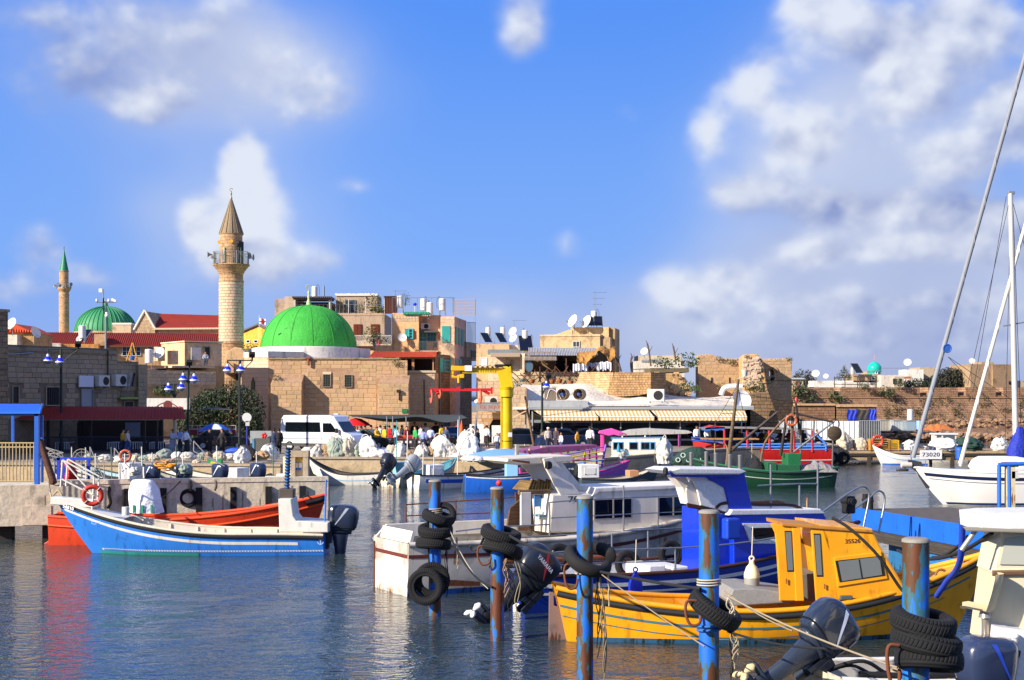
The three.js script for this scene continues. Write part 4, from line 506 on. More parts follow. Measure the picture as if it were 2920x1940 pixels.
// ---------- terrace, restaurant, ruins ----------
{
const g=facade('terrace_house','shabby terrace with corrugated roofs, netting and laundry above the white vaults','house',1490,138,1760,138);
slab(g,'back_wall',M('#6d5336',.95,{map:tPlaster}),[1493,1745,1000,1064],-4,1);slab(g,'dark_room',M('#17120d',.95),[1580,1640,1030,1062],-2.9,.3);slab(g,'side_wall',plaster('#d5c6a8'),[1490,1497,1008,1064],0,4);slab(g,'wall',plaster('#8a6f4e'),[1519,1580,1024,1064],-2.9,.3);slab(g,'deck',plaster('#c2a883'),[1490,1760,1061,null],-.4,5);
const corr=(px0,px1,yT,yB,z0,z1,n,m,nm)=>{const a=rect(g,px0,px1,yB,yB+1,z0),b=onPlane(g,px0,yT,z1);const rows=[0,1].map((k)=>Array.from({length:n*4+1},(_,j)=>[mix(a[0],a[1],j /(n*4)),mix(a[3],b[1],k)+.045*Math.sin(j*Math.PI / 2),mix(z0,z1,k)]));return mesh(nm,grid(rows),m,g);};
corr(1508,1705,992,1014,.2,-4,42,M('#b6b2ac',.5,{map:tWear,metalness:.3}),'tin_roof');corr(1496,1588,1003,1028,1.3,-1.5,26,M('#a8967f',.7,{map:tWear}),'tin_awning');
{const L=[];for(let i=0;i<22;i++){const a=onPlane(g,1497+i*4,1030,1.2);L.push(rod([a[0],a[1],1.2],[a[0]+.2,a[1]-.2-(i % 3)*.1,0],.04));}for(const px of[1497,1540,1583,1615,1682])L.push(rod([...onPlane(g,px,1062,.6),.6],[...onPlane(g,px,1022,.6),.6],.06));mesh('pole',L,wood('#6a4a2c'),g).userData.kind='stuff';}
{const rows=[];for(let i=0;i<15;i++)rows.push(Array.from({length:34},(_,j)=>{const px=1645+j*3.3,s=j / 33,y=mix(1006,996,s)-13*Math.exp(-(((s-.66)/ .14)**2))-8*Math.exp(-(((s-.97)/ .07)**2))+i*(1.7+.9*Math.sin(s*8.5)+.25*Math.sin(s*31));const z=1.4-1.6*Math.pow(1-i / 14,2)+.35*n3(j*.6,i*.5,2);return v3(...onPlane(g,px,y,z),z);}));const n=mesh('thatch_netting',grid(rows),M('#b07f3e',.95,{map:tPlaster,bumpMap:tNoise,bumpScale:.15}));n.geometry.applyMatrix4(g.matrixWorld);tag(n,'straw-coloured net draped over the right end of the terrace roof','netting');}
{const c=[['#e6e6ee','white sheet hanging at the left of the terrace clothes line'],['#dfe2ee','second white sheet on the terrace clothes line'],['#b9bcd0','grey blue cloth in the middle of the terrace clothes line'],['#e9e9ef','large white sheet drooping to the right on the clothes line'],['#ececf1','white cloth at the right end of the terrace clothes line']];c.forEach(([k,l],q)=>{const x0=1634+q*22;const m=mesh('laundry',grid(Array.from({length:9},(_,i)=>Array.from({length:12},(_,j)=>{const px=x0+j*1.9,z=1+.14*Math.sin(j*1.5+q)*(i / 8+.2),y=1037-q*1.2+(q===2?i*1.6:i*2.9)+2*Math.sin(j*.6+q*2)+(i>6?3*Math.sin(j*1.1+q):0);return v3(...onPlane(g,px,y,z),z);}))),M(k,.8));m.geometry.applyMatrix4(g.matrixWorld);tag(m,l,'laundry');});}
const post=(l,...ps)=>{const t=thing('wooden_post',l,'post');const q=ps.map(([x,y,z])=>W3(g,x,y,z));mesh('trunk',tube(q,.09,14,6),wood('#7a6248'),t);mesh('branch',[rod(q[1].toArray(),q[1].clone().add(v3(.32,.6,.1)).toArray(),.045,.02),rod(q[q.length-1].toArray(),q[q.length-1].clone().add(v3(-.12,.3,0)).toArray(),.05,.03)],wood('#7a6248'),t);return t;};
post('forked wooden post at the right end of the terrace',[1744,1062,.3],[1746,1025,.3],[1750,992,.3]);post('leaning pale post right of the laundry',[1772,1060,.3],[1762,1030,.3],[1754,1018,.3]);post('rough wooden post on the ruined wall right of the terrace',[1801,1062,.2],[1799,1030,.2],[1802,1016,.2]);post('tall bare post standing on the rough wall left of the ruined tower',[1856,1045,.2],[1851,1005,.2],[1846,980,.2]);post('tall post with a lantern above the white vaults',[1928,1040,.2],[1924,1010,.2],[1920,988,.2]);
{const t=thing('wooden_fence','low fence of crossed brown poles along the front of the terrace','fence'),L=[];for(let i=0;i<24;i++){const a=W3(g,1475+i*8.6,1090-(i>14?12:0),1.2-rnd(.6)),k=i % 2?1:-1;L.push(rod(a.toArray(),[a.x+k*rnd(.5,1.1),a.y+rnd(.7,1.3),a.z],.045));}mesh('pole',L,wood('#7c4b35'),t).userData.kind='stuff';mesh('rail',[rod(W3(g,1475,1072,.9).toArray(),W3(g,1655,1070,.9).toArray(),.04),rod(W3(g,1800,1054,.5).toArray(),W3(g,1850,1052,.5).toArray(),.04)],wood('#7c4b35'),t);}
const pot=(px,py,l)=>{const t=thing('flower_pot',l,'flower pot',W3(g,px,py,1.6));mesh('pot',lathe([[0,0],[.2,0],[.28,.38],[.31,.4],[.27,.4]],14),M('#a8603a',.85),t);foliage('leaves',t,[[0,.6,0,.3,.25,.3]],40,.12,greens);};
pot(1517,1094,'leftmost flower pot on the edge of the white roof');pot(1575,1095,'second flower pot on the edge of the white roof');pot(1596,1093,'third flower pot on the edge of the white roof under the crossed poles');pot(1628,1098,'rightmost flower pot on the edge of the white roof');
const bw=thing('basin','grey metal basin on the terrace edge by the flower pots','basin',W3(g,1491,1089,1.4));mesh('bowl',lathe([[0,0],[.3,.02],[.4,.28],[.42,.28]],18),M('#9ba3a6',.4,{metalness:.4}),bw);
const mi=thing('mirror','oval mirror hanging on the terrace post','mirror',W3(g,1509,1045,1.0));mesh('frame',tor(.45,.05).scale(.8,1.2,1),wood('#6a5a48'),mi);mesh('glass',cyl(.42,.42,.03,0,0,0,24,Math.PI / 2).scale(.8,1.2,1),M('#6f8f9a',.1,{metalness:.6}),mi);
}
{// bastion and rough masonry
const g=facade('bastion','broken stone bastion wall below the terrace, lit on its left face','wall',1655,132,1745,126),pm=plaster('#c8a070',.04);
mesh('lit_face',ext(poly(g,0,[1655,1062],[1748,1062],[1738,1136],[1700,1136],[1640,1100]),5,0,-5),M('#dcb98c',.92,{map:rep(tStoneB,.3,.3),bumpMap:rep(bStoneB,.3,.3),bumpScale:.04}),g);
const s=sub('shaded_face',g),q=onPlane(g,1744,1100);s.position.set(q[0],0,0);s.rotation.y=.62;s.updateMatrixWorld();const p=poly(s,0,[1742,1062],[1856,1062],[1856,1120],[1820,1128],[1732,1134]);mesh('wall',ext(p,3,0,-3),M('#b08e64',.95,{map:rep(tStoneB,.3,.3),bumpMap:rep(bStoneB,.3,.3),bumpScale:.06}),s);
const r=thing('ruined_wall','crumbling stone wall stub right of the bastion','wall',at(1905,1140,130));const L=[];for(let i=0;i<130;i++){const u=rnd(),v=rnd();if(u>1-v*.55+.25)continue;L.push(rbox(rnd(.35,.7),rnd(.25,.4),.6,.05,-1.6+u*3.6,v*2.4,.4-v*.9+rnd(-.2,.2),rnd(-.2,.2),0,rnd(-.1,.1)));}mesh('rubble',L,M('#c9a174',.92,{map:tPlaster,bumpMap:tNoise,bumpScale:.05}),r).userData.kind='stuff';mesh('core',ext([[-1.6,-.6],[2.3,-.6],[1.6,.8],[1.1,2.2],[-1.6,2.4]],1.6,.1,-1.4),plaster('#b8925f',.05),r);
for(const[px,py,d,w,l]of[[1683,1079,131.5,.8,'weed on the sunlit face of the bastion'],[1852,1090,125,1,'weed at the right corner of the bastion'],[1472,1105,124,1,'bush at the left end of the white roof'],[1420,1105,127,1,'bush on the wall left of the yellow crane column'],[1960,1050,128,2.4,'spiky green plant on top of the ruined wall'],[1890,1052,128,2,'grass on the flat wall top right of the bastion'],[1960,1120,126,1.8,'dark bush right of the crumbling wall stub'],[1980,1120,124,1.2,'low bush on the white plaster slope']])plant(l,at(px,py,d),w,w*.6,130);
const h=facade('white_house','small whitewashed house with a flat roof behind the terrace posts','house',1800,146,1962,146);slab(h,'wall',plaster('#d5cbb8'),[1812,1952,1030,null],0,5);slab(h,'wall',plaster('#b9aa93'),[1820,1945,1014,1035],-3,5);slab(h,'roof_band',M('#8e9294',.7),[1830,1888,1026,1032],.1,.3);dish('little dish on the whitewashed house behind the posts',W3(h,1838,1024,.5),0,1);slab(h,'doorway',M('#3a3024',.9),[1942,1952,1030,1042],.1,.2);
slab(h,'ledge',M('#6a6048',.9,{map:tPlaster}),[1855,1965,1050,1062],14,6);
}
{// white plastered vaults behind the restaurant
const rows=[];for(let i=0;i<26;i++){const s=i / 25,d=mix(118.5,129,s);rows.push(Array.from({length:70},(_,j)=>{const u=j / 69,px=1462+u*668,top=1093+34*sm(.28,.5,u)+6*Math.sin(u*9);const yb=yw(1168,118.5),yt=yw(top,129),bump=.8*(fbm3(u*11,s*3,4,3)-.5)+.16*Math.sin(u*24)*Math.sin(s*3);return[xw(px,d),mix(yb,yt,Math.pow(s,.8))+bump*sm(0,.2,s)*(1-.5*s),-d];}));}
const m=mesh('vaulted_roof',grid(rows),M('#e2d5bd',.85,{map:tPlaster,bumpMap:tNoise,bumpScale:.06}));tag(m,'uneven whitewashed vaulted roof behind the restaurant canopy','roof');
const e=thing('house_wall','rough stone wall under the whitewashed roof left of the restaurant','wall',[xw(1440,119),QY,-119]);const w=mesh('wall',[b2(0,1.8,0,4.8,-8,0),b2(-2.4,.1,0,5.3,-11,-4.5)],plaster('#c9a06c',.04),e);lay(w,.05,1.75,0,4.7,0,.45,.32,SM.warm,80);lay(w,-2.35,-.1,2.7,5.25,-4.5,.5,.33,SM.warm,40);
const ar=thing('stone_archway','low stone building with a rounded arch left of the yellow crane column','building',[xw(1346,122),QY,-122]);const aw=mesh('wall',ext([[0,0],[3.1,0],[3.1,2.6],[0,2.6]],4,0,-4,[[[1.5,.02],[2.7,.02],[2.7,1.5],[2.4,2.0],[1.8,2.0],[1.5,1.5]]]),plaster('#b28c60',.04),ar);lay(aw,0,3.1,0,2.6,0,.45,.3,SM.warm,60,[[1.45,2.75,0,2.05]]);mesh('doorway',b2(1.5,2.7,0,2,-.6,-.5),dark,ar);mesh('white_panel',[b2(-.2,1.0,0,1.6,.3,.38)],white,ar);mesh('white_panel',[b2(1.7,2.6,0,1.5,.3,.38)],white,ar);
const sg=thing('shop_sign','grey shop sign with faded red letters above the stone arch','sign',at(1358,1172,121));mesh('board',b2(0,2.35,0,.68,-.06,0),M('#8e8d8a',.6,{map:tWear}),sg);mesh('frame',[b2(0,2.35,.66,.72,-.08,.03),b2(0,2.35,-.04,0,-.08,.03),rod([.05,-.9,-.05],[.05,0,-.05],.04)],galv,sg);text(sg,'EL MAR',1.9,.42,'#a5553f',[1.2,.33,.004],{font:'serif'});
const gf=thing('oval_sign','white oval sign with dark lettering hanging in the alley mouth','sign',at(1370,1145,124));mesh('board',cyl(.55,.55,.06,0,0,0,24,Math.PI / 2).scale(1,.42,1),white,gf);text(gf,'690',.6,.2,'#22252c',[0,0,.034]);
aircon('air conditioner on the rough wall left of the crane column',at(1402,1158,122.8),0,1.3);
}
{// the waterfront restaurant
const d=116,g=facade('restaurant','waterfront restaurant with a long grey fascia and dark glass front','restaurant',1500,d,2150,d),gm=M('#a3a7a9',.5,{map:tWear}),al=M('#b9bcbc',.4,{metalness:.3});
slab(g,'fascia',gm,[1508,1675,1143,1168],1.6,5);slab(g,'fascia',gm,[1675,2150,1158,1168],1.6,5);slab(g,'fascia_band',M('#8b9093',.5),[1506,2150,1161,1168.6],1.66,.3);mesh('duct',[rod([...onPlane(g,1676,1152,1),1],[...onPlane(g,1851,1152,1),1],.2,.2,12)],M('#d5d4d0',.5),g);
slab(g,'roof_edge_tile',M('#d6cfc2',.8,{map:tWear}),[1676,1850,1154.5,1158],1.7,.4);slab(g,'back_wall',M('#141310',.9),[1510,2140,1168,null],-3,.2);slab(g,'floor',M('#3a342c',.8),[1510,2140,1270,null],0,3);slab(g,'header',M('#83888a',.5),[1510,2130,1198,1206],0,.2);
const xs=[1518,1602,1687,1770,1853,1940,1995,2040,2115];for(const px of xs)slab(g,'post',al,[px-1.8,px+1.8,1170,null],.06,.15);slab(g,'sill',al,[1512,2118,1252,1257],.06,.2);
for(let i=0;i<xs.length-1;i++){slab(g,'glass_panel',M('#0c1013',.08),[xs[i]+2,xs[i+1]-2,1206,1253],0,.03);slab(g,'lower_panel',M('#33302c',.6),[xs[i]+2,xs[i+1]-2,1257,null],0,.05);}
const stripe=tex(256,8,(u)=>{const k=(u*8)% 1;return k<.34?[.86,.66,.27]:k<.42?[.9,.82,.62]:k<.5?[.83,.7,.42]:[.93,.9,.82];},true,1 / 2.4,1);
const sm1=M('#f0ece2',.75,{map:stripe});
const aw=(p0,p1,q0,q1,l)=>{const t=thing('awning',l,'awning',[0,0,0]);const a=at(p0,1171,d-1.7),b=at(p1,1171,d-1.7),c=at(q0,1190,d-4.4),e=at(q1,1190,d-4.4);mesh('canvas',grid([[a,b],[c,e]]),sm1,t);const fr=[];for(let i=0;i<=40;i++){const p=c.clone().lerp(e,i / 40);fr.push([p,p.clone().setY(p.y-.24-.05*Math.abs(Math.sin(i*1.57)))]);}mesh('valance',grid([fr.map((f)=>f[0]),fr.map((f)=>f[1])]),sm1,t);mesh('front_bar',rod(c.toArray(),e.toArray(),.045),white,t);for(const[m,n]of[[a,c],[b,e]])mesh('arm',rod([m.x,m.y-.25,m.z],[n.x,n.y-.05,n.z],.04),dark,t);};
aw(1522,1692,1550,1706,'leftmost yellow striped awning of the restaurant');aw(1690,1850,1712,1866,'middle yellow striped awning of the restaurant');aw(1856,2124,1876,2130,'long rightmost yellow striped awning of the restaurant');
const sa=thing('side_awning','small slanting awning on the left corner of the restaurant','awning');mesh('canvas',grid([[at(1497,1172,d-1),at(1503,1172,d-1)],[at(1462,1190,d-1),at(1464,1192,d-3)]]),M('#c9a071',.8),sa);mesh('side_post',rod(at(1500,1172,d-1).toArray(),at(1497,1275,d-1).toArray(),.07),al,sa);
const fan=(px,l)=>{const t=thing('roof_fan',l,'extractor fan',at(px,1142,116.6),-.5);mesh('duct',lathe([[.42,0],[.46,0],[.46,.6],[.42,.6],[.42,0]],24).rotateX(Math.PI / 2).translate(0,.5,-.3),M('#b08f68',.6),t);mesh('motor',[cyl(.12,.12,.35,0,.5,.1,12,Math.PI / 2)],M('#2b4fa8',.5),t);mesh('guard',[rod([-.42,.5,.28],[.42,.5,.28],.02),rod([0,.08,.28],[0,.92,.28],.02)],dark,t);mesh('back',cyl(.41,.41,.02,0,.5,-.2,20,Math.PI / 2),M('#2a2622',.8),t);};
fan(1606,'left round roof fan on the restaurant');fan(1653,'right round roof fan on the restaurant');aircon('large air conditioner on the white roof right of the bastion',at(1871,1146,119),-.2,1.7);const bx=thing('cabinet','brown metal cabinet on the restaurant roof left of the round fans','cabinet',at(1569,1142,117));mesh('case',rbox(.95,1.05,.6,.03,0,.5,0),M('#7b6a58',.6,{map:tWear}),bx);mesh('small_case',rbox(.5,.35,.4,.03,.85,.2,0),M('#8d8274',.6),bx);mesh('pipe',tube([[-.3,.1,.3],[0,.9,.35],[.5,.7,.35],[.9,.1,.35]],.03,16),white,bx);
}

// ---------- ruined tower, sea wall, the far town on the right ----------
{
const g=facade('ruined_tower','ruined stone tower wall with an arched window and a broken pier','tower',1990,150,2260,150),mw=M('#bb9a72',.95,{map:tPlaster,bumpMap:tNoise,bumpScale:.03});
const P=poly(g,0,[1992,1240],[1992,1015],[2043,1015],[2050,1025],[2060,1029],[2120,1028],[2258,1026],[2258,1240]),hole=poly(g,0,[2194,1078],[2194,1060],[2198,1053],[2204,1053],[2208,1060],[2208,1078]);
const w=mesh('wall',ext(P,2.4,0,-2.4,[hole]),mw,g);const sk=[[2183,2212,1048,1080],[2027,2034,1075,1094],[2077,2084,1075,1094],[2046,2130,1012,1030]];
layPx(g,w,[1993,2122,1016,1190],0,.62,.34,SM.tan,240,sk);layPx(g,w,[2175,2257,1028,1190],0,.62,.34,SM.tan,150,sk);
mesh('arch_ring',[tor(.62,.12,onPlane(g,2201,1064)[0],onPlane(g,2201,1063)[1],.05,0,0,18,3.14).scale(1,1,1)],SM.tan[1],g);for(const[a,b]of[[2028,2032],[2079,2082]])slab(g,'arrow_slit',dark,[a,b,1077,1092],.08,.2);
mesh('string_course',b2(...rect(g,2176,2259,1082,1084,.15),-.1,.12),SM.tan[0],g);
{const L=[];for(let i=0;i<60;i++){const px=rnd(1994,2256),y=px<2045?1014:1026;const q=onPlane(g,px,y,0);L.push(rbox(rnd(.2,.6),rnd(.1,.3),.5,.04,q[0],q[1]+.02,-rnd(.2,1.8)));}mesh('loose_stone',L,mw,g).userData.kind='stuff';}
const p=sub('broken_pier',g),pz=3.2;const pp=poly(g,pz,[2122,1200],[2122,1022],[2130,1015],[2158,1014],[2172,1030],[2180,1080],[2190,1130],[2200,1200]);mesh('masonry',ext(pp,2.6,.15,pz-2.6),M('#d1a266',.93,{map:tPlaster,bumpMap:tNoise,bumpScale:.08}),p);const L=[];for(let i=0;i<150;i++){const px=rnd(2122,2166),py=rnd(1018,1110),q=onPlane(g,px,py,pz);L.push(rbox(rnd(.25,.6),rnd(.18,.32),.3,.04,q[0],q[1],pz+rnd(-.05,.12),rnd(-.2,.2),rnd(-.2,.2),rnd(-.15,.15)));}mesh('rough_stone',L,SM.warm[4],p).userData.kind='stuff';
for(const[px,py,z,s,l]of[[2050,1030,.2,.9,'tuft on the broken top of the ruined tower wall'],[2082,1038,.2,1.0,'weed below the broken top of the tower wall'],[2130,1022,3.4,.7,'grass on the head of the broken pier'],[2250,1030,.2,.8,'weed at the top right corner of the tower'],[2055,1115,2,1.4,'yellowing bush at the foot of the tower wall'],[2150,1118,4,2.2,'ragged bush on the slope under the broken pier']])plant(l,W3(g,px,py,z),s,s*.6,110,['#6b7030','#4e5a26','#8a7a3c']);
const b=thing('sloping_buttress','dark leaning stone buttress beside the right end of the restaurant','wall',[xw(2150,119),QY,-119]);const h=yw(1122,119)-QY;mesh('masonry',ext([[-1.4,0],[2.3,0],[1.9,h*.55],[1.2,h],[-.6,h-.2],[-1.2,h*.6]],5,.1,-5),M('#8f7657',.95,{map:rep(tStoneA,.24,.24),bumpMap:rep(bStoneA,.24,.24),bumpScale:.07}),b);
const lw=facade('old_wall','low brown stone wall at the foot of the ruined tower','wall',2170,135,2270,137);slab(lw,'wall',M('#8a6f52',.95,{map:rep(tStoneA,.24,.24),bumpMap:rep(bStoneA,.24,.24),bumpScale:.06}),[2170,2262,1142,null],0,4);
const pipe=thing('duct','bent white ventilation duct on the white roof before the tower','duct',at(2075,1118,127));mesh('pipe',tube([[-.6,-.3,0],[-.3,.3,0],[.5,.5,0],[1.3,.45,0]],.24,20,12),M('#d9d6cf',.5),pipe);
const hd=thing('satellite_dish_large','big white dish tilted beside the right end of the restaurant roof','satellite dish',at(2112,1142,117));mesh('reflector',tr(lathe([[0,0],[.3,.03],[.6,.12],[.85,.28]],24),0,0,0,.4,1.2),M('#e6e2da',.5),hd);mesh('bracket',rod([0,-.9,-.3],[0,0,-.1],.05),galv,hd);
}
const swx=(px)=>mix(180,188,(px-2260)/ 660);
{// the sea wall
const g=facade('sea_wall','long sandstone sea wall with notched parapet along the far shore','wall',2255,180,3300,192,0),sm2=M('#b99474',.95,{map:rep(tStoneB,.27,.27),bumpMap:rep(bStoneB,.27,.27),bumpScale:.08}),zt=-1.2;
const[x0,x1,y0,y1]=rect(g,2262,3290,1135,1236),pY=onPlane(g,2500,1106,zt)[1];
mesh('battered_wall',grid([[[x0,0,.6],[x1,0,.6]],[[x0,y1,zt],[x1,y1,zt]]],false),sm2,g);mesh('string_course',b2(x0,x1,y1-.06,y1+.12,zt-.2,zt+.14),M('#a68360',.9),g);mesh('rampart',b2(x0,x1,0,y1+.3,-8,zt-.15),sm2,g);
for(const[a,b,t]of[[2272,2378,1105],[2396,2513,1105],[2532,2624,1105],[2648,2732,1105],[2754,2840,1105],[2862,2960,1105],[2985,3090,1105],[3120,3280,1105]]){const m=slab(g,'merlon',sm2,[a,b,t,1133],zt,2.4);}
const tuft=[];for(let i=0;i<70;i++){const px=rnd(2520,2925),py=rnd(1140,1218);const zz=mix(zt,.6,(py-1133)/ 105);const l='small weed tuft growing out of the battered face of the sea wall';let t;if(!i)t=tuft[0]=plant(l,W3(g,px,py,zz),.8,.4,40,['#4c5a26','#5d6430','#39451c'],'weed tufts on the sea wall');else t=copy(tuft[0],null,W3(g,px,py,zz),rnd(6));t.scale.setScalar(rnd(.8,2));}
for(const[px,py,w,l]of[[2463,1110,1.4,'bush on the sea wall parapet left of the first notch'],[2525,1133,2.2,'bush hanging in the first notch of the sea wall'],[2268,1130,3,'dark bushes where the sea wall meets the tower'],[2300,1150,2.6,'green growth at the left foot of the sea wall parapet'],[2382,1150,2.4,'green growth in the gap of the sea wall above the brown huts'],[2565,1104,1.6,'low weed on top of the sea wall']])plant(l,W3(g,px,py,zt+.5),w,w*.7,200);
const pl=facade('stone_hut','left brown stone hut in front of the sea wall','hut',2268,160,2382,160);slab(pl,'wall',M('#98745a',.95,{map:rep(tStoneA,.24,.24),bumpMap:rep(bStoneA,.24,.24),bumpScale:.06}),[2268,2381,1156,null],0,6);slab(pl,'roof_edge',plaster('#c09c74'),[2268,2383,1152,1157],.2,6.2);
const p2=facade('stone_hut','right brown stone hut with a blue tarpaulin in front of the sea wall','hut',2384,160,2502,160);slab(p2,'wall',M('#9a7a5c',.95,{map:rep(tStoneA,.24,.24),bumpMap:rep(bStoneA,.24,.24),bumpScale:.06}),[2386,2500,1160,null],0,6);slab(p2,'roof_edge',plaster('#bf9a70'),[2385,2501,1154,1161],.2,6.2);
const tp=(a,b,c,l,y0=1166)=>{const m=mesh('tarpaulin',grid(Array.from({length:9},(_,i)=>Array.from({length:12},(_,j)=>{const z=.4+.06*Math.sin(j*1.4+i*.5);return W3(p2,mix(a,b,j / 11)+Math.sin(i)*1.2,mix(y0+4*Math.sin(j / 11*3.14),1202,i / 8),z);}))),M(c,.6));tag(m,l,'tarpaulin');};
tp(2416,2446,'#1b36b4','left blue tarpaulin hung on the brown stone hut');tp(2443,2482,'#3a3733','dark grey tarpaulin between the two blue ones');tp(2478,2499,'#1d3cc0','right blue tarpaulin hung on the brown stone hut',1164);
}
{// hoarding and containers
const t=thing('hoarding','white sheet metal hoarding behind the red tour boat','fence',[0,0,0]),n=16;const d=136;for(let i=0;i<n;i++){const a=2204+i*15.4;mesh('panel',[b2(xw(a+.4,d),xw(a+15,d),QY-.2,yw(1201,d),-d-.05,-d),rod([xw(a+.3,d),QY,-d+.03],[xw(a+.3,d),yw(1201,d),-d+.03],.035,.035,4)],M(i<6?'#b9bcbe':'#e6e6e2',.6,{map:tWear}),t);}
const c=thing('corrugated_fence','grey corrugated metal sheets at the right end of the white hoarding','fence',[0,0,0]),dd=134,r=[0,1].map((k)=>Array.from({length:81},(_,j)=>[xw(mix(2449,2511,j / 80),dd),k?yw(1199,dd):QY-.2,-dd+.12*cl(1.6*Math.sin(j*.98),-1,1)]));mesh('sheet',grid(r),M('#9fa3a6',.5,{metalness:.4,map:tWear}),c);mesh('rail',rod([xw(2449,dd),QY+1.2,-dd-.2],[xw(2511,dd),QY+1.2,-dd-.2],.04),galv,c);
const cont=(a,b,y0,col,l,dz)=>{const q=thing('container',l,'container',[0,0,0]),x0=xw(a,dz),x1=xw(b,dz),yt=yw(y0,dz),yb=yw(1229,dz);mesh('box',b2(x0,x1,yb,yt,-dz-5,-dz),M(col,.7,{map:tRustWhite}),q);const L=[];for(let i=0;i<=8;i++){const x=mix(x0,x1,i / 8);L.push(b2(x-.05,x+.05,yb+.05,yt-.05,-dz,-dz+.05));}mesh('rib',L,M(col,.7),q).userData.kind='stuff';mesh('frame',[b2(x0-.04,x1+.04,yt-.1,yt+.04,-dz-.1,-dz+.08),b2(x0-.04,x1+.04,yb-.02,yb+.1,-dz-.1,-dz+.08)],M('#7a7d80',.6),q);};
cont(2512,2548,1198,'#a8a49c','brownish white container at the left of the three behind the hoarding',170);cont(2549,2586,1199,'#b4bbbd','pale grey container in the middle of the three',168);cont(2587,2610,1200,'#8fa3b0','blue grey container at the right of the three',166);
tank('small white tank on the right container',at(2596,1199,169),0,1.1);const wb=thing('drum','small pale blue drum standing on the far spit','drum',at(2621,1229,172));mesh('shell',lathe([[0,0],[.3,0],[.32,.1],[.32,1.2],[0,1.24]],14),M('#7da8d8',.5),wb);
}
{// rocky spit
const rows=[];for(let i=0;i<14;i++){const s=i / 13;rows.push(Array.from({length:120},(_,j)=>{const px=2330+j*8,d=166+s*20-4*(j / 120);return[xw(px,d),-.3+1.5*sm(0,.45,s)+(fbm3(j*.6,i*.8,3,3)-.5)*.9+(s>.8?(s-.8)*5*(j>45?1:.3):0),-d];}));}
ground('shore',grid(rows),M('#8e6a4a',.95,{map:tPlaster,bumpMap:tNoise,bumpScale:.3}));
const L=[];for(let i=0;i<900;i++){const px=rnd(2340,2960),up=rnd()<.35;const d=up?rnd(180,184):rnd(165,172);const k=rnd(.15,up?.4:.5);const g=new THREE.DodecahedronGeometry(k).scale(1.2,.75,1).rotateY(rnd(6));L.push(g.translate(xw(px,d),up?rnd(.9,2.4)-(px<2600?.8:0):rnd(-.1,.95),-d));}const m=mesh('rocks',L,M('#94765a',.95,{map:tPlaster}));m.userData={kind:'stuff',label:'brown rocks along the water edge of the far spit',category:'rocks'};
const sand=thing('sand_heap','orange sand heap at the foot of the sea wall','sand heap',at(2678,1232,176));mesh('heap',grid(Array.from({length:9},(_,i)=>Array.from({length:30},(_,j)=>[(j-15)*.22,1.0*Math.sin(i / 8*3.14)*Math.sin(j / 29*3.14)*(.8+.4*n3(j*.5,1,1))-.1,(4-i)*.4]))),M('#b56a34',.95,{bumpMap:tNoise,bumpScale:.1}),sand);
}
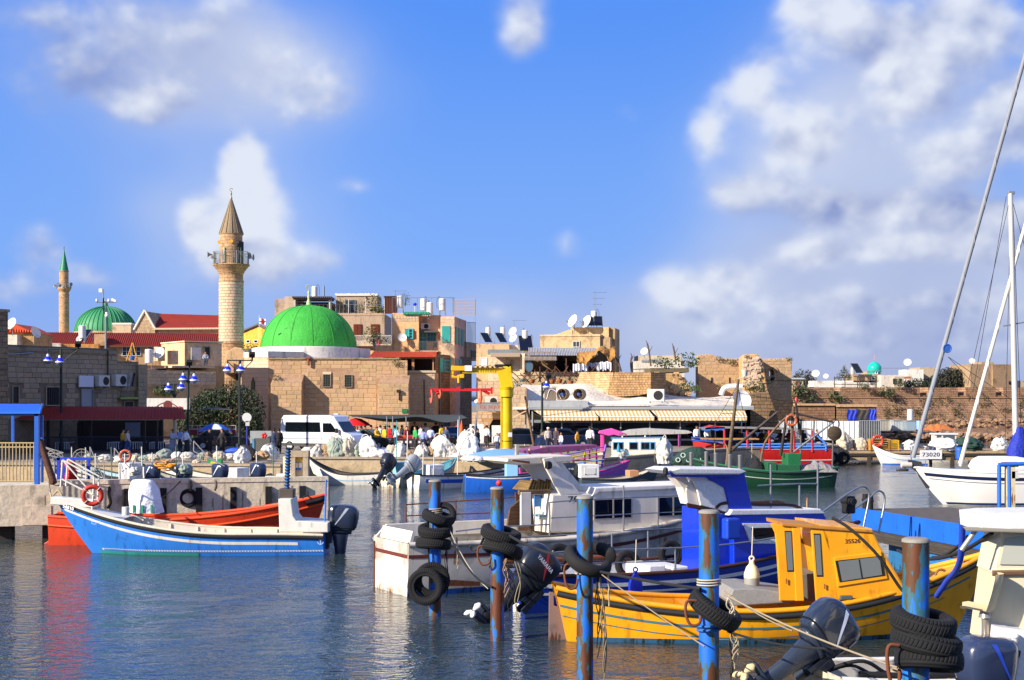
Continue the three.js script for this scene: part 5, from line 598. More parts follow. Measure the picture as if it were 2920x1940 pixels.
{// houses above the sea wall
const d=196,g=facade('far_house','low whitewashed houses behind the sea wall left of the turquoise dome','house',2260,d,2500,d,0);slab(g,'wall',plaster('#d8d2c6'),[2320,2500,1086,1112],0,6);slab(g,'wall',plaster('#d3cabb'),[2400,2560,1090,1112],1,4);win(g,[2270,2278,1088,1100],3.1,{frame:M('#9a5a50',.7),pane:M('#5a3a38',.6)});slab(g,'hut_wall',M('#b9a58c',.9,{map:tPlaster}),[2257,2291,1082,1110],3,4);slab(g,'hut_roof',M('#a9b3b6',.6),[2255,2294,1078,1082],3.3,5);
const h=facade('domed_house','tan house with a green shutter and a shiny turquoise dome','house',2430,d,2580,d,0);slab(h,'wall',plaster('#a78b6a'),[2434,2512,1068,1112],0,6);slab(h,'base',plaster('#b39876'),[2472,2488,1060,1070],-1,3);win(h,[2487,2494,1076,1083],.03,{frame:white});slab(h,'green_shutter',M('#3f8f5a',.6),[2496,2507,1075,1085],.06,.1);
const dc=onPlane(h,2494,1052,-1),r=18*d / F;mesh('dome',lathe([[r,-.4],[r*1.01,.1],[r*.98,.5],[r*.86,1.0*.85],[r*.66,1.3],[r*.42,1.62],[r*.2,1.82],[0,1.9]].map(([a,b])=>[a*1.1,b*.53]),32).translate(dc[0],dc[1],-1),M('#17b89c',.25),h);mesh('dome_cornice',cyl(r*1.22,r*1.22,.14,dc[0],dc[1]-.42,-1,8),M('#17a890',.4),h);mesh('dome_drum',cyl(r*1.02,r*1.02,1.1,dc[0],dc[1]-1.5,-1,8),M('#1fa596',.5),h);mesh('finial',rod([dc[0],dc[1]+1.2,-1],[dc[0],dc[1]+1.9,-1],.05),M('#b98a7a',.6),h);win(h,[2497,2502,1060,1066],-.1,{frame:white,pane:M('#3a7078',.3)});
const c=facade('far_house','pale concrete house with two dark openings right of the turquoise dome','house',2512,194,2640,194,0);slab(c,'wall',plaster('#c8bfb0'),[2513,2578,1070,1112],0,5);slab(c,'wall',plaster('#b0a28c'),[2552,2578,1074,1112],.6,3);for(const[a,b,y]of[[2548,2556,1096],[2564,2571,1090]])slab(c,'opening',dark,[a,b,1080,y],.7,.2);railing('roof_rail',[v3(...onPlane(c,2515,1069,0),0),v3(...onPlane(c,2582,1069,0),0)],.9,galv,c,.6);slab(c,'wall',plaster('#d9d4c8'),[2585,2634,1054,1112],-6,4);slab(c,'wall',plaster('#b39f84'),[2622,2680,1048,1112],-9,5);slab(c,'tiled_edge',M('#a8623e',.8),[2580,2600,1074,1080],-2,2);
const e=facade('far_house','large tan house at the right edge behind the sailboat mast','house',2760,198,2960,200,0);slab(e,'wall',plaster('#a58a6a'),[2768,2900,1039,1112],0,6);slab(e,'wall',plaster('#ad9272'),[2800,2835,1033,1050],-1,3);slab(e,'pier',plaster('#9a7f60'),[2832,2898,1040,1112],.4,3);slab(e,'low_wall',plaster('#bda98c'),[2898,2960,1086,1112],0,4);slab(e,'opening',dark,[2878,2886,1088,1096],.5,.2);
const dl=['dish above the whitewashed houses left of the metal pergola','small dish behind the metal pergola','dish on the white house right of the turquoise dome','small dish on the large tan house'];[[2326,1087,1.3],[2355,1088,.9],[2588,1055,1.3],[2772,1046,1]].forEach(([px,py,s],i)=>dish(dl[i],at(px,py,193),.2,s));solar('dark collector on the roof left of the turquoise dome',at(2443,1068,194),.3,1.0);tank('small tank beside the dark collector',at(2432,1068,195),0,.8);
const p=thing('metal_pergola','thin metal pergola frame on top of the sea wall','pergola',[0,0,0]);const L=[];for(const px of[2380,2410,2446,2452,2476,2496,2500])L.push(rod(at(px,1106,190).toArray(),at(px,1074,190).toArray(),.06));mesh('post',L,M('#4a3d34',.8),p).userData.kind='stuff';mesh('beam',[rod(at(2378,1079,190).toArray(),at(2430,1076,190).toArray(),.06),rod(at(2435,1074,190).toArray(),at(2498,1074,190).toArray(),.06),rod(at(2378,1096,190).toArray(),at(2500,1098,190).toArray(),.05)],M('#4a3d34',.8),p);
const fc=['#3c3a1e','#4b4626','#2f3318','#57502c'];
tree('bushy_tree','bushy brown green tree right of the ruined tower',at(2292,1100,200),.5,.1,[[0,1,0,1.6,1.3,1],[-.9,.6,0,1.1,.9,1],[.9,.5,0,1,.9,1]],900,.3,fc);tree('large_tree','large dark round tree behind the sea wall right of the white house',at(2714,1112,201),.6,.2,[[0,1.2,0,2.6,1.9,1.6],[-2.0,.8,0,1.7,1.3,1.3],[2.0,.7,0,1.8,1.2,1.3],[.6,2.0,0,1.8,.8,1]],6500,.34,['#33351e','#3d3c26','#272c16']);tree('flat_tree','low dark green tree in front of the white house behind the sea wall',at(2617,1110,195),.4,.1,[[0,.7,0,2.1,.8,1],[-1.1,.5,0,1.1,.6,1],[1.1,.5,0,1.2,.6,1]],1100,.26,['#26351a','#1f2e16','#30401c']);tree('conifer','small grey green conifer left of the turquoise dome',at(2408,1086,198),.4,.08,[[0,.4,0,1.3,.4,.8],[0,.9,0,1.0,.4,.7],[0,1.4,0,.6,.4,.5],[0,1.8,0,.25,.4,.3]],500,.2,['#5a6348','#49523a','#6a7052']);
}

// ---------- boats ----------
function hull(o){// x forward from the stern, y up from the waterline, z to the side
const{L,B,s,sm:tmid=.4,rake=.8,srake=0,sw=.75,tm=.45,flare=.35,bot=-.4,pb=2.2,point=0}=o;
const sheer=(t)=>t<tmid?s[1]+(s[0]-s[1])*((tmid-t)/ tmid)**2:s[1]+(s[2]-s[1])*((t-tmid)/(1-tmid))**2;
const half=(t)=>B / 2*(t<tm?(point?Math.pow(cl(t / tm),.55)*(1-point)+point*mix(sw,1,sm(0,1,t / tm)):mix(sw,1,Math.sin(t / tm*Math.PI / 2))):1-Math.pow((t-tm)/(1-tm),pb));
const P=(t,v,sd,off=0)=>{const yb=bot,y=mix(sheer(t),yb,v),c=mix(flare,.97,t*t),w=Math.max(.012,half(t)*(1-c*Math.pow(cl(v),1.7))+off);return v3(t*L-rake*Math.pow(v,1.15)*sm(.62,1,t)+srake*v*(1-sm(0,.25,t)),y,sd*w);};
return{...o,bot,sheer,half,P,vy:(t,dy)=>dy /(sheer(t)-bot),sd:1};
}
function boat(name,label,pos,ry,o,m,group){
const g=thing(name,label,o.cat??'boat',pos,ry,group),H=hull(o),N=o.n??30,vs=[0,.06,.15,.25,.36,.48,.6,.74,.88,1],T=Array.from({length:N+1},(_,i)=>i / N);
const rows=T.map((t)=>[...vs.map((v)=>H.P(t,v,1)),...vs.slice(0,-1).reverse().map((v)=>H.P(t,v,-1))]);const geo=[grid(rows)];const tr0=vs.map((v)=>[H.P(0,v,-1),H.P(0,v,1)]);geo.push(grid(tr0));
mesh('hull',geo,m.hull,g);
const fl=o.floor??.15,iv=[0,.12,.3,.5,.7,.9,1],t0=.015,Ti=T.map((t)=>mix(t0,o.tin??.95,t)),inn=Ti.map((t)=>{const vf=cl((H.sheer(t)-fl)/(H.sheer(t)-H.bot),.05,.98);return[...iv.map((k)=>H.P(t,k*vf,1,-.055)),...iv.slice().reverse().map((k)=>H.P(t,k*vf,-1,-.055))];});
if(!o.decked)mesh('inner_hull',[grid(inn),grid([inn[0].slice(0,7),inn[0].slice(7).reverse()])],m.inner??m.hull,g);
const r=o.gr??.05;for(const sd of[1,-1])mesh('gunwale',tube(T.map((t)=>H.P(t,0,sd,-.02)),r,N*2,6),m.gunwale??m.inner??m.hull,g);
if(o.rub)for(const sd of[1,-1])mesh('rubrail',tube(T.map((t)=>H.P(t,H.vy(t,o.rub[0]),sd,.015)),o.rub[1],N*2,6),m.rub??rubber,g);
for(const[d0,d1,mat,a=0,b=1,abs,nm]of o.stripes??[])for(const sd of[1,-1])mesh(nm??'stripe',grid(T.map((t)=>{const u=mix(a,b,t),q=(d)=>abs?H.vy(u,H.sheer(u)-d):H.vy(u,d);return[0,.33,.67,1].map((k)=>H.P(u,mix(q(d0),q(d1),k),sd,.008));})),mat,g);
if(o.deck){const[a,b,y=.03]=o.deck;mesh('foredeck',grid(T.map((t)=>{const u=mix(a,b,t),p=H.P(u,0,1,-.03);return[-1,-.5,0,.5,1].map((k)=>[p.x,p.y-y+.05*(1-k*k),p.z*k]);})),m.deck??m.inner,g);}
if(o.aft){const[a,b,y=.03]=o.aft;mesh('afterdeck',grid(T.map((t)=>{const u=mix(a,b,t),p=H.P(u,0,1,-.03);return[-1,0,1].map((k)=>[p.x,p.y-y,p.z*k]);})),m.deck??m.inner,g);}
for(const t of o.thwarts??[]){const p=H.P(t,.25,1,-.06);mesh('thwart',box(.28,.05,p.z*2,p.x,p.y,0),m.seat??wood('#b59b78'),g);}
for(const t of o.ribs??[])for(const sd of[1,-1]){const a=H.P(t,.03,sd,-.07),b=H.P(t,.42,sd,-.07);mesh('rib',rod(a.toArray(),b.toArray(),.045,.045,4),m.inner??m.hull,g);}
g.H=H;return g;
}
const navy=M('#232b3d',.22,{clearcoat:.6,clearcoatRoughness:.2}),navyD=M('#1a1f29',.4),chrome=M('#c9ced4',.25,{metalness:.7});
function outboard(parent,x,y,z,tilt,sc=1,cowl=navy,o={}){
const g=sub('outboard_motor',parent);g.position.set(x,y,z);g.rotation.z=-tilt;if(o.yaw)g.rotation.y=o.yaw;g.scale.setScalar(sc);
const c=pod([[.0,-.36,0,.24,.17],[.025,-.37,0,.31,.215],[.16,-.38,0,.355,.235],[.32,-.385,0,.375,.245],[.46,-.385,0,.375,.24],[.545,-.37,0,.345,.225],[.60,-.35,0,.29,.19],[.625,-.34,0,.2,.13]],3.4,32);mesh('cowling',c,cowl,g);
mesh('cowling_seam',pod([[.075,-.375,0,.338,.232],[.095,-.378,0,.343,.235]],3.4,32),black,g);
mesh('midsection',[pod([[-.08,-.36,0,.24,.15],[.02,-.36,0,.26,.17]],2.6,18),pod([[-.85,-.36,0,.12,.07],[-.5,-.34,0,.13,.085],[-.08,-.33,0,.2,.13]],2.4,16)],o.leg??cowl,g);
mesh('lower_unit',[pod([[-.9,-.42,0,.28,.1],[-.87,-.42,0,.29,.11]],2.2,16),pod([[-1.3,-.33,0,.05,.012],[-1.12,-.36,0,.12,.04],[-.9,-.38,0,.14,.06]],2.2,14),tr(lathe([[0,-.28],[.06,-.2],[.085,0],[.07,.22],[0,.27]],12),-.38,-1.08,0,0,0,Math.PI / 2)],o.leg??cowl,g);
mesh('propeller',[0,1,2].map((i)=>tr(pod([[.02,0,0,.03,.02],[.12,0,0,.05,.07],[.19,0,0,.02,.03]],2,10),0,0,0,.5).rotateX(i*2.094).translate(-.66,-1.08,0)),o.prop??steel,g);
mesh('clamp_bracket',[box(.16,.34,.2,-.06,-.14,0),box(.1,.5,.05,-.02,-.2,.1),box(.1,.5,.05,-.02,-.2,-.1)],navyD,g);
if(o.flash!==0)for(const sd of[1,-1])mesh('decal_stripe',grid(Array.from({length:9},(_,i)=>{const y=.14+i*.052,j=i / 8;return[.2,.5,.8].map((u)=>{const a=sd*(1.15+j*.75+(u-.5)*.26*(.35+j)),f=sm(.58,.44,y),rx=mix(.35,.375,f),c=Math.cos(a),n=Math.sin(a),k=1.012*Math.pow(Math.abs(c)**3.4+Math.abs(n)**3.4,-1 / 3.4);return[-.375+rx*c*k,y,mix(.222,.245,f)*n*k];});})),o.flash??chrome,g);
if(o.brand)for(const sd of[1])text(g,o.brand,.42,.11,'#d6d8de',[-.40,.36,sd*.2525,0,0,0],{name:'lettering'});
return g;
}
const aim=(o,part,px,py,d)=>{o.updateMatrixWorld(true);const c=new THREE.Box3().setFromObject(o.children.find((k)=>k.name===part)).getCenter(v3());const w=at(px,py,d).sub(c);const p=o.parent.worldToLocal(o.getWorldPosition(v3()).add(w));o.position.copy(p);o.updateMatrixWorld(true);};
const stand=(px,d,y=0)=>[xw(px,d),y,-d];
function canv(t,name,pts,mat){return mesh(name,grid(pts),mat,t);}
function console_(g,x,y,z,w,h,d,mat=white){const c=sub('console',g);mesh('body',rbox(w,h,d,.04,x,y+h / 2,z),mat,c);mesh('hatch',rbox(w*.6,h*.5,.02,.008,x,y+h*.5,z+d / 2+.012),M('#d5d2ca',.6),c);mesh('hinge',[box(.05,.03,.03,x-w*.25,y+h*.3,z+d / 2+.03),box(.05,.03,.03,x+w*.25,y+h*.3,z+d / 2+.03)],dark,c);return c;}
function ring(label,p,sc=1,col='#c8401a',rx=0,ry=0,group){const t=thing('life_ring',label,'life ring',p,ry,group);t.rotation.x=rx;mesh('ring',tor(.28*sc,.075*sc,0,0,0,0,0,36),M(col,.55,{map:tGrain}),t);for(const a of[.8,2.4,3.9,5.5])mesh('band',tr(tor(.076*sc,.016*sc,0,0,0,Math.PI / 2,0,14),0,0,0).rotateZ(a).translate(.28*sc*Math.cos(a),.28*sc*Math.sin(a),0),M('#b9b2a8',.7),t);return t;}

// blue open boat, front left
const blueM=M('#2b7ad4',.45,{map:tWear}),whiteM=M('#dcd8cc',.55,{map:tWear}),cream=M('#d6cbb4',.6,{map:tWear});
const BB=boat('fishing_boat','long open blue fishing boat with a white stripe and a dark outboard, front left',stand(930,48.8),Math.PI+.01,{L:9.25,B:2.3,s:[.68,.74,1.86],sm:.3,rake:1.55,sw:.8,flare:.3,tm:.4,floor:.12,tin:.9,rub:[.09,.06],thwarts:[],ribs:[.2,.3,.4,.5,.6,.7],stripes:[[.26,.36,whiteM,.09,.985],[.12,.18,M('#d5d6cc',.6),0,.93,true,'rope_stripe'],[.1,-.1,M('#2a8a86',.55,{map:tWear}),.45,.96,true,'boot_stripe']],deck:[.73,.992,-.02]},{hull:blueM,inner:cream,rub:rubber,deck:whiteM});
{
const g=BB,zc=-1.15,sb=sub('stern_console',g);// its port side faces the camera (local z is negative there)
const P=poly(g,-.35,[806,1512],[803,1423],[834,1423],[840,1470],[850,1484],[938,1490],[938,1512]);mesh('body',ext(P,1.5,.03,-.9),whiteM,sb);
const q=onPlane(g,820,1408,0);mesh('console_top',rbox(.5,.36,.6,.03,q[0],q[1],-.1,0,0,.04),M('#4c4238',.5),sb);
const post=poly(g,-.1,[818,1392],[822,1280]);mesh('wrapped_pole',rod([...post[0],-.1],[...post[1],-.1],.075,.07),M('#1b62a8',.6,{map:tWear}),g);const w=[];for(let i=0;i<14;i++)w.push(tor(.08,.022,mix(post[0][0],post[1][0],i / 13),mix(post[0][1],post[1][1],i / 13),-.1,1.3,0,12));mesh('black_binding',w,black,g).userData.kind='stuff';
const r0=onPlane(g,926,1490,-.5),r1=onPlane(g,930,1368,-.5);mesh('blue_rod',rod([...r0,-.5],[...r1,-.5],.03),M('#1f6fd0',.5),g);
outboard(g,-.02,.78,0,-.04,1.42,navy,{flash:M('#9aa3ad',.4)});
const rails=[[[172,1365],[268,1414]],[[178,1312],[268,1415]],[[178,1312],[268,1362]],[[268,1362],[262,1455]],[[178,1312],[172,1390]]];mesh('bow_rail',rails.map(([a,b])=>rod([...onPlane(g,...a,-.25),-.25],[...onPlane(g,...b,-.25),-.25],.03)),M('#d8d2c4',.45),g);
const rf=rails.map(([a,b])=>rod([...onPlane(g,...a,-.25),.35],[...onPlane(g,...b,-.25),.35],.03));mesh('bow_rail',rf.slice(2),M('#d8d2c4',.45),g);
const b0=onPlane(g,200,1430,0);mesh('bow_box',rbox(1.5,.26,.5,.03,b0[0]-.15,b0[1]-.02,0,0,0,.08),whiteM,g);const cp=onPlane(g,358,1461,-.7);mesh('mooring_bitt',cyl(.13,.13,.28,cp[0],cp[1]-.1,-.7),whiteM,g);
const tx=(str,px,py,w,h,rz,col,o)=>{const q=onPlane(g,px,py,-1.16);const t=(g.H.L-0)&&q;const v=-1;const tt=cl(q[0]/ 9.25),hw=g.H.P(tt,g.H.vy(tt,Math.max(0,g.H.sheer(tt)-q[1])),-1,.03);const yaw=Math.PI+Math.atan2(g.H.P(cl(tt+.02),.2,-1).z-g.H.P(cl(tt-.02),.2,-1).z,-.04*9.25)*1;return text(g,str,w,h,col,[q[0],q[1],hw.z,Math.PI,0,rz],o);};
{const q=onPlane(g,194,1446,-.33);text(g,'54810',.5,.17,'#e8e6de',[q[0],q[1]-.02,-.335,Math.PI-.42,0,-.22]);}
tx('',260,1494,.34,.2,0,'#dfe3ea',{name:'fish_mark',draw:(x,w,h)=>{x.lineWidth=16;x.beginPath();x.moveTo(w*.1,h*.25);x.quadraticCurveTo(w*.5,h*.6,w*.9,h*.3);x.lineTo(w*.97,h*.8);x.moveTo(w*.1,h*.2);x.lineTo(w*.05,h*.7);x.quadraticCurveTo(w*.3,h*.9,w*.55,h*.75);x.stroke();}});
tx('',911,1545,.3,.3,0,'#cfd6e2',{name:'anchor_mark',draw:(x,w,h)=>{x.lineWidth=26;x.beginPath();x.arc(w / 2,h*.18,h*.08,0,7);x.moveTo(w / 2,h*.26);x.lineTo(w / 2,h*.88);x.moveTo(w*.3,h*.4);x.lineTo(w*.7,h*.4);x.moveTo(w*.14,h*.62);x.quadraticCurveTo(w*.5,h*1.15,w*.86,h*.62);x.stroke();}});
{const L=[];for(let i=0;i<90;i++){const t=.01+i*.0102,y=.15;const p=g.H.P(t,g.H.vy(t,g.H.sheer(t)-y),-1,.014);L.push(box(.05,.03,.012,p.x,p.y,p.z,0,0,.8));}mesh('rope_pattern',L,M('#2b66b4',.6),g).userData.kind='stuff';}
ring('orange red life ring tied to the bow rail of the blue boat',at(263,1413,47.6),1.05,'#c8341a',.1,.25);
}
const orangeM=M('#d23c10',.5,{map:tWear});
const OB=boat('fishing_boat','bright orange open boat lying between the blue boat and the concrete jetty',stand(150,51.8),.06,{L:9.9,B:2.2,s:[1.05,.92,1.75],sm:.35,rake:.7,sw:.62,flare:.28,tm:.45,floor:.3,rub:[.32,.045],gr:.06},{hull:orangeM,inner:M('#c7420f',.55,{map:tWear}),rub:M('#d8501c',.5),gunwale:M('#d94a18',.5)});
{const g=OB;mesh('rudder_head',ext([[-.25,-.3],[.0,-.3],[.02,.5],[-.1,.42],[-.12,.1],[-.28,0]],.1,.02,-.05),orangeM,g);mesh('bow_fender',tube([.93,.96,.99].map((t)=>g.H.P(t,.07,1,.05)).concat([.99,.96,.93].map((t)=>g.H.P(t,.07,-1,.05))),.09,20,8),black,g);
for(const t of[.42,.66]){const p=g.H.P(t,.5,1,.02);mesh('rope_ring',tor(.1,.012,p.x,p.y,p.z,0,0,12,3.14),dark,g);}for(const t of[.86,.93]){const p=g.H.P(t,0,1,0);mesh('handle',tor(.14,.025,p.x,p.y,p.z,0,0,14,3.14),black,g);}mesh('seat_pad',rbox(.5,.12,.7,.05,8.35,1.0,.2),M('#3b3a36',.7),g);}
// white bag cover standing in the orange boat
{const t=thing('sack','large white sack with green bands standing in the orange boat','sack',at(412,1462,51));const rows=[];for(let i=0;i<12;i++){const s=i / 11,w=mix(.6,.36,s*s*s),y=s*1.12;rows.push(Array.from({length:28},(_,j)=>{const a=j / 28*6.2832,n=1+.22*(n3(Math.cos(a)*3+8,s*4,Math.sin(a)*3+8)-.5);return v3(w*n*Math.cos(a)+(s-.5)*-.14,y+(s>.9?.06*Math.sin(a*3):0),w*.8*n*Math.sin(a));}));}rows.push(rows.at(-1).map((p)=>v3(p.x*.3-.06,1.2,p.z*.3)));mesh('cloth',grid(rows,true),M('#dedee2',.75,{bumpMap:tNoise,bumpScale:.06}),t);for(const a of[.95,1.5,2.05])mesh('green_band',b2(.6*Math.cos(a)-.035,.6*Math.cos(a)+.035,.02,.3,.5*Math.sin(a)-.02,.5*Math.sin(a)+.02),M('#1c8a66',.6),t);}

// white rusty cabin boat
const rw=M('#e3ddd0',.6,{map:tRustWhite}),rwd=M('#b9b4a8',.65,{map:rep(tRustWhite,.9,.9)}),whA=M('#e2d9c9',.5,{map:tWear});
{
const h=.5,n=v3(-2.73,0,-37.9),L=11.4,B=2.5,c=n.clone().add(v3(-Math.sin(h),0,-Math.cos(h)).multiplyScalar(B / 2));
const g=boat('cabin_boat','white cabin boat with rust streaks and a wooden wheel shelter behind the blue piles',c,h,{L,B:B*1.06,s:[1.42,1.36,2.0],sm:.4,rake:1.2,sw:.9,flare:.14,tm:.35,bot:-.35,floor:1.1,stripes:[[.3,.4,M('#6a2f22',.6,{map:tWear}),0,.97],[.14,-.06,M('#1f55b0',.6,{map:tRustWhite}),0,.98,true,'boot_stripe']],rub:[.03,.07],deck:[.45,.99,.02],aft:[.012,.45,.22]},{hull:rw,inner:rwd,gunwale:rw,rub:rw,deck:M('#cfc8ba',.7,{map:tWear})});
const z=B / 2-.5,ex=(nm,pts,d,z0,mat,bev=.02)=>mesh(nm,ext(poly(g,z0,...pts),d,bev,z0-d),mat,g);
mesh('transom_stripe',b2(-.012,-.002,1.02,1.12,-B*.44,B*.44),M('#6a2f22',.6,{map:tWear}),g);mesh('transom_rust',b2(-.03,.02,-.2,1.3,-B*.455,-B*.43),rustM,g);mesh('bulwark',ext([[.0,1.4],[4.6,1.36],[4.4,1.72],[.35,1.74]],.07,.02,-B / 2+.12),whA,g);mesh('bulwark',[box(.09,.34,B*.8,.2,1.56,0,0,0,-.3)],whA,g);
const cab=mesh('cabin_side',ext(poly(g,z,[1570,1515],[1578,1415],[1690,1412],[1700,1395],[2050,1387],[2050,1508]),1.55,.05,z-1.55),whA,g);mesh('cabin_roof',ext(poly(g,z+.06,[1692,1412],[1700,1394],[1960,1384],[2055,1381],[2055,1389],[1960,1391],[1710,1402]),1.7,.03,z-1.65),M('#ece5d7',.5,{map:tWear}),g);
const wnd=(a,b,c2,d2,nx)=>{const s=sub('window',g),A=onPlane(g,a,c2,z+.03),C=onPlane(g,b,d2,z+.03);mesh('frame',[b2(A[0]-.05,C[0]+.05,C[1]-.05,A[1]+.05,z-.01,z+.025)],M('#b7b2a8',.5),s);mesh('pane',b2(A[0],C[0],C[1],A[1],z,z+.035),glass,s);mesh('glazing_bar',[b2((A[0]+C[0])/ 2-.02,(A[0]+C[0])/ 2+.02,C[1],A[1],z,z+.05)],M('#8d8a84',.5),s);};
wnd(1697,1800,1427,1475);wnd(1880,1960,1420,1468);
{const q=onPlane(g,1640,1424,z+.01);text(g,'706',.62,.26,'#1c1c1e',[q[0]+.05,q[1],z+.012]);}
ex('fin',[[1552,1310],[1576,1306],[1654,1408],[1600,1412],[1558,1334]],.09,z,whA);ex('fin',[[1566,1310],[1590,1306],[1668,1400],[1614,1404],[1572,1334]],.09,z-1.2,whA);
{const rr=(z0)=>poly(g,z0,[1462,1312],[1640,1303],[1650,1308],[1640,1316],[1490,1325],[1462,1316]);mesh('hardtop',ext(rr(z+.1),1.5,.03,z-1.65),M('#d8cdb8',.6,{map:tWear}),g);mesh('hardtop_edge',ext(poly(g,z+.13,[1460,1311],[1510,1316],[1510,1323],[1460,1316]),.05,0,z+.1),wood('#a8622a'),g);}
ex('windshield',[[1482,1322],[1560,1318],[1600,1410],[1570,1410]],.05,z-1.35,M('#d9d2c4',.5));
const wh=wood('#6e4a2c'),ws=sub('wheel_shelter',g);mesh('back_panel',ext(poly(g,z-1.2,[1470,1405],[1570,1400],[1580,1512],[1480,1515]),.06,0,z-1.26),wh,ws);mesh('door_frame',[ext(poly(g,z-.1,[1482,1400],[1570,1398],[1570,1408],[1482,1410]),.1,.01,z-.2),ext(poly(g,z-.1,[1508,1408],[1516,1408],[1524,1515],[1512,1515]),.1,.01,z-.2)],wood('#8b6b48'),ws);mesh('white_door',ext(poly(g,z-.08,[1487,1405],[1514,1405],[1514,1500],[1487,1500]),.08,.01,z-.16),whA,ws);mesh('slatted_side',ext(poly(g,z-.3,[1448,1500],[1456,1450],[1486,1425],[1486,1500]),.08,.01,z-.38),wh,ws);mesh('fish_crate',[ext(poly(g,z-.5,[1500,1398],[1520,1375],[1555,1375],[1580,1398]),.8,.02,z-1.3),...Array.from({length:8},(_,i)=>{const q=onPlane(g,1505+i*9,1398,z-.45),p=onPlane(g,1518+i*7,1366+(i % 3)*3,z-.45);return rod([...q,z-.45],[...p,z-.45],.05,.05,4);})],wood('#8c6f3c'),ws);
const st=thing('chair','small blue chair standing in the open wheel shelter of the white boat','chair',v3(...onPlane(g,1550,1513,z-.4),z-.4).applyMatrix4(g.matrixWorld),h);mesh('seat',rbox(.45,.06,.42,.02,0,.43,0),M('#5f8f9c',.6),st);mesh('backrest',rbox(.46,.34,.05,.02,.02,.84,-.18),M('#2a69a8',.5),st);for(const[a,b]of[[-1,-1],[1,-1],[-1,1],[1,1]])mesh('leg',rod([a*.19,.43,b*.18],[a*.2,0,b*.2],.018),steel,st);for(const a of[-1,1])mesh('upright',rod([a*.19,.43,-.19],[a*.19,.95,-.2],.018),steel,st);
const dl=onPlane(g,1561,1327,z+.05);mesh('deck_lamp',[rbox(.16,.2,.16,.03,dl[0],dl[1],z+.1),tor(.1,.02,dl[0],dl[1],z+.12)],black,g);
const zr=B / 2-.06,pl=(pts,r,zz=zr)=>tube(pts.map((p)=>v3(...onPlane(g,...p,zz),zz)),r,24,6,false,0);const rl=sub('near_rail',g);mesh('rail',[pl([[1300,1516],[1400,1505],[1567,1496]],.022),pl([[1470,1534],[1640,1524],[1960,1505],[2050,1500]],.022),pl([[1570,1433],[1650,1427],[1960,1413],[2050,1410]],.02),pl([[1572,1478],[1800,1466],[1960,1460]],.018)],steel,rl);const mm=[[1567,1432,1530],[1476,1500,1534],[1876,1418,1500],[1778,1385,1520],[1375,1505,1550]];mesh('stanchion',mm.map(([x,a,b])=>rod([...onPlane(g,x,a,zr),zr],[...onPlane(g,x,b,zr),zr],.026)),steel,rl).userData.kind='stuff';
const zf=-B / 2+.1;const fr=sub('far_rail',g);mesh('rail',[pl([[1157,1440],[1300,1430],[1400,1424],[1500,1415]],.022,zf),pl([[1157,1472],[1300,1467],[1430,1462]],.02,zf)],rustM,fr);mesh('stanchion',[[1157,1438,1490],[1299,1428,1490],[1420,1424,1480]].map(([x,a,b])=>rod([...onPlane(g,x,a,zf),zf],[...onPlane(g,x,b,zf),zf],.028)),rustM,fr).userData.kind='stuff';
for(const[px,py]of[[1606,1552],[1617,1552]]){const q=onPlane(g,px,py,B / 2+.05);mesh('hull_port',tor(.04,.015,q[0],q[1],B / 2+.04),steel,g);}
const sc=poly(g,B / 2+.06,[1265,1655],[1300,1655],[1370,1660],[1370,1672],[1265,1672]);mesh('rust_patch',ext(sc,.012,0,B / 2+.03),rustM,g);
const pr=v3(...onPlane(g,1385,1703,B / 2+.3),B / 2+.3).applyMatrix4(g.matrixWorld);
}
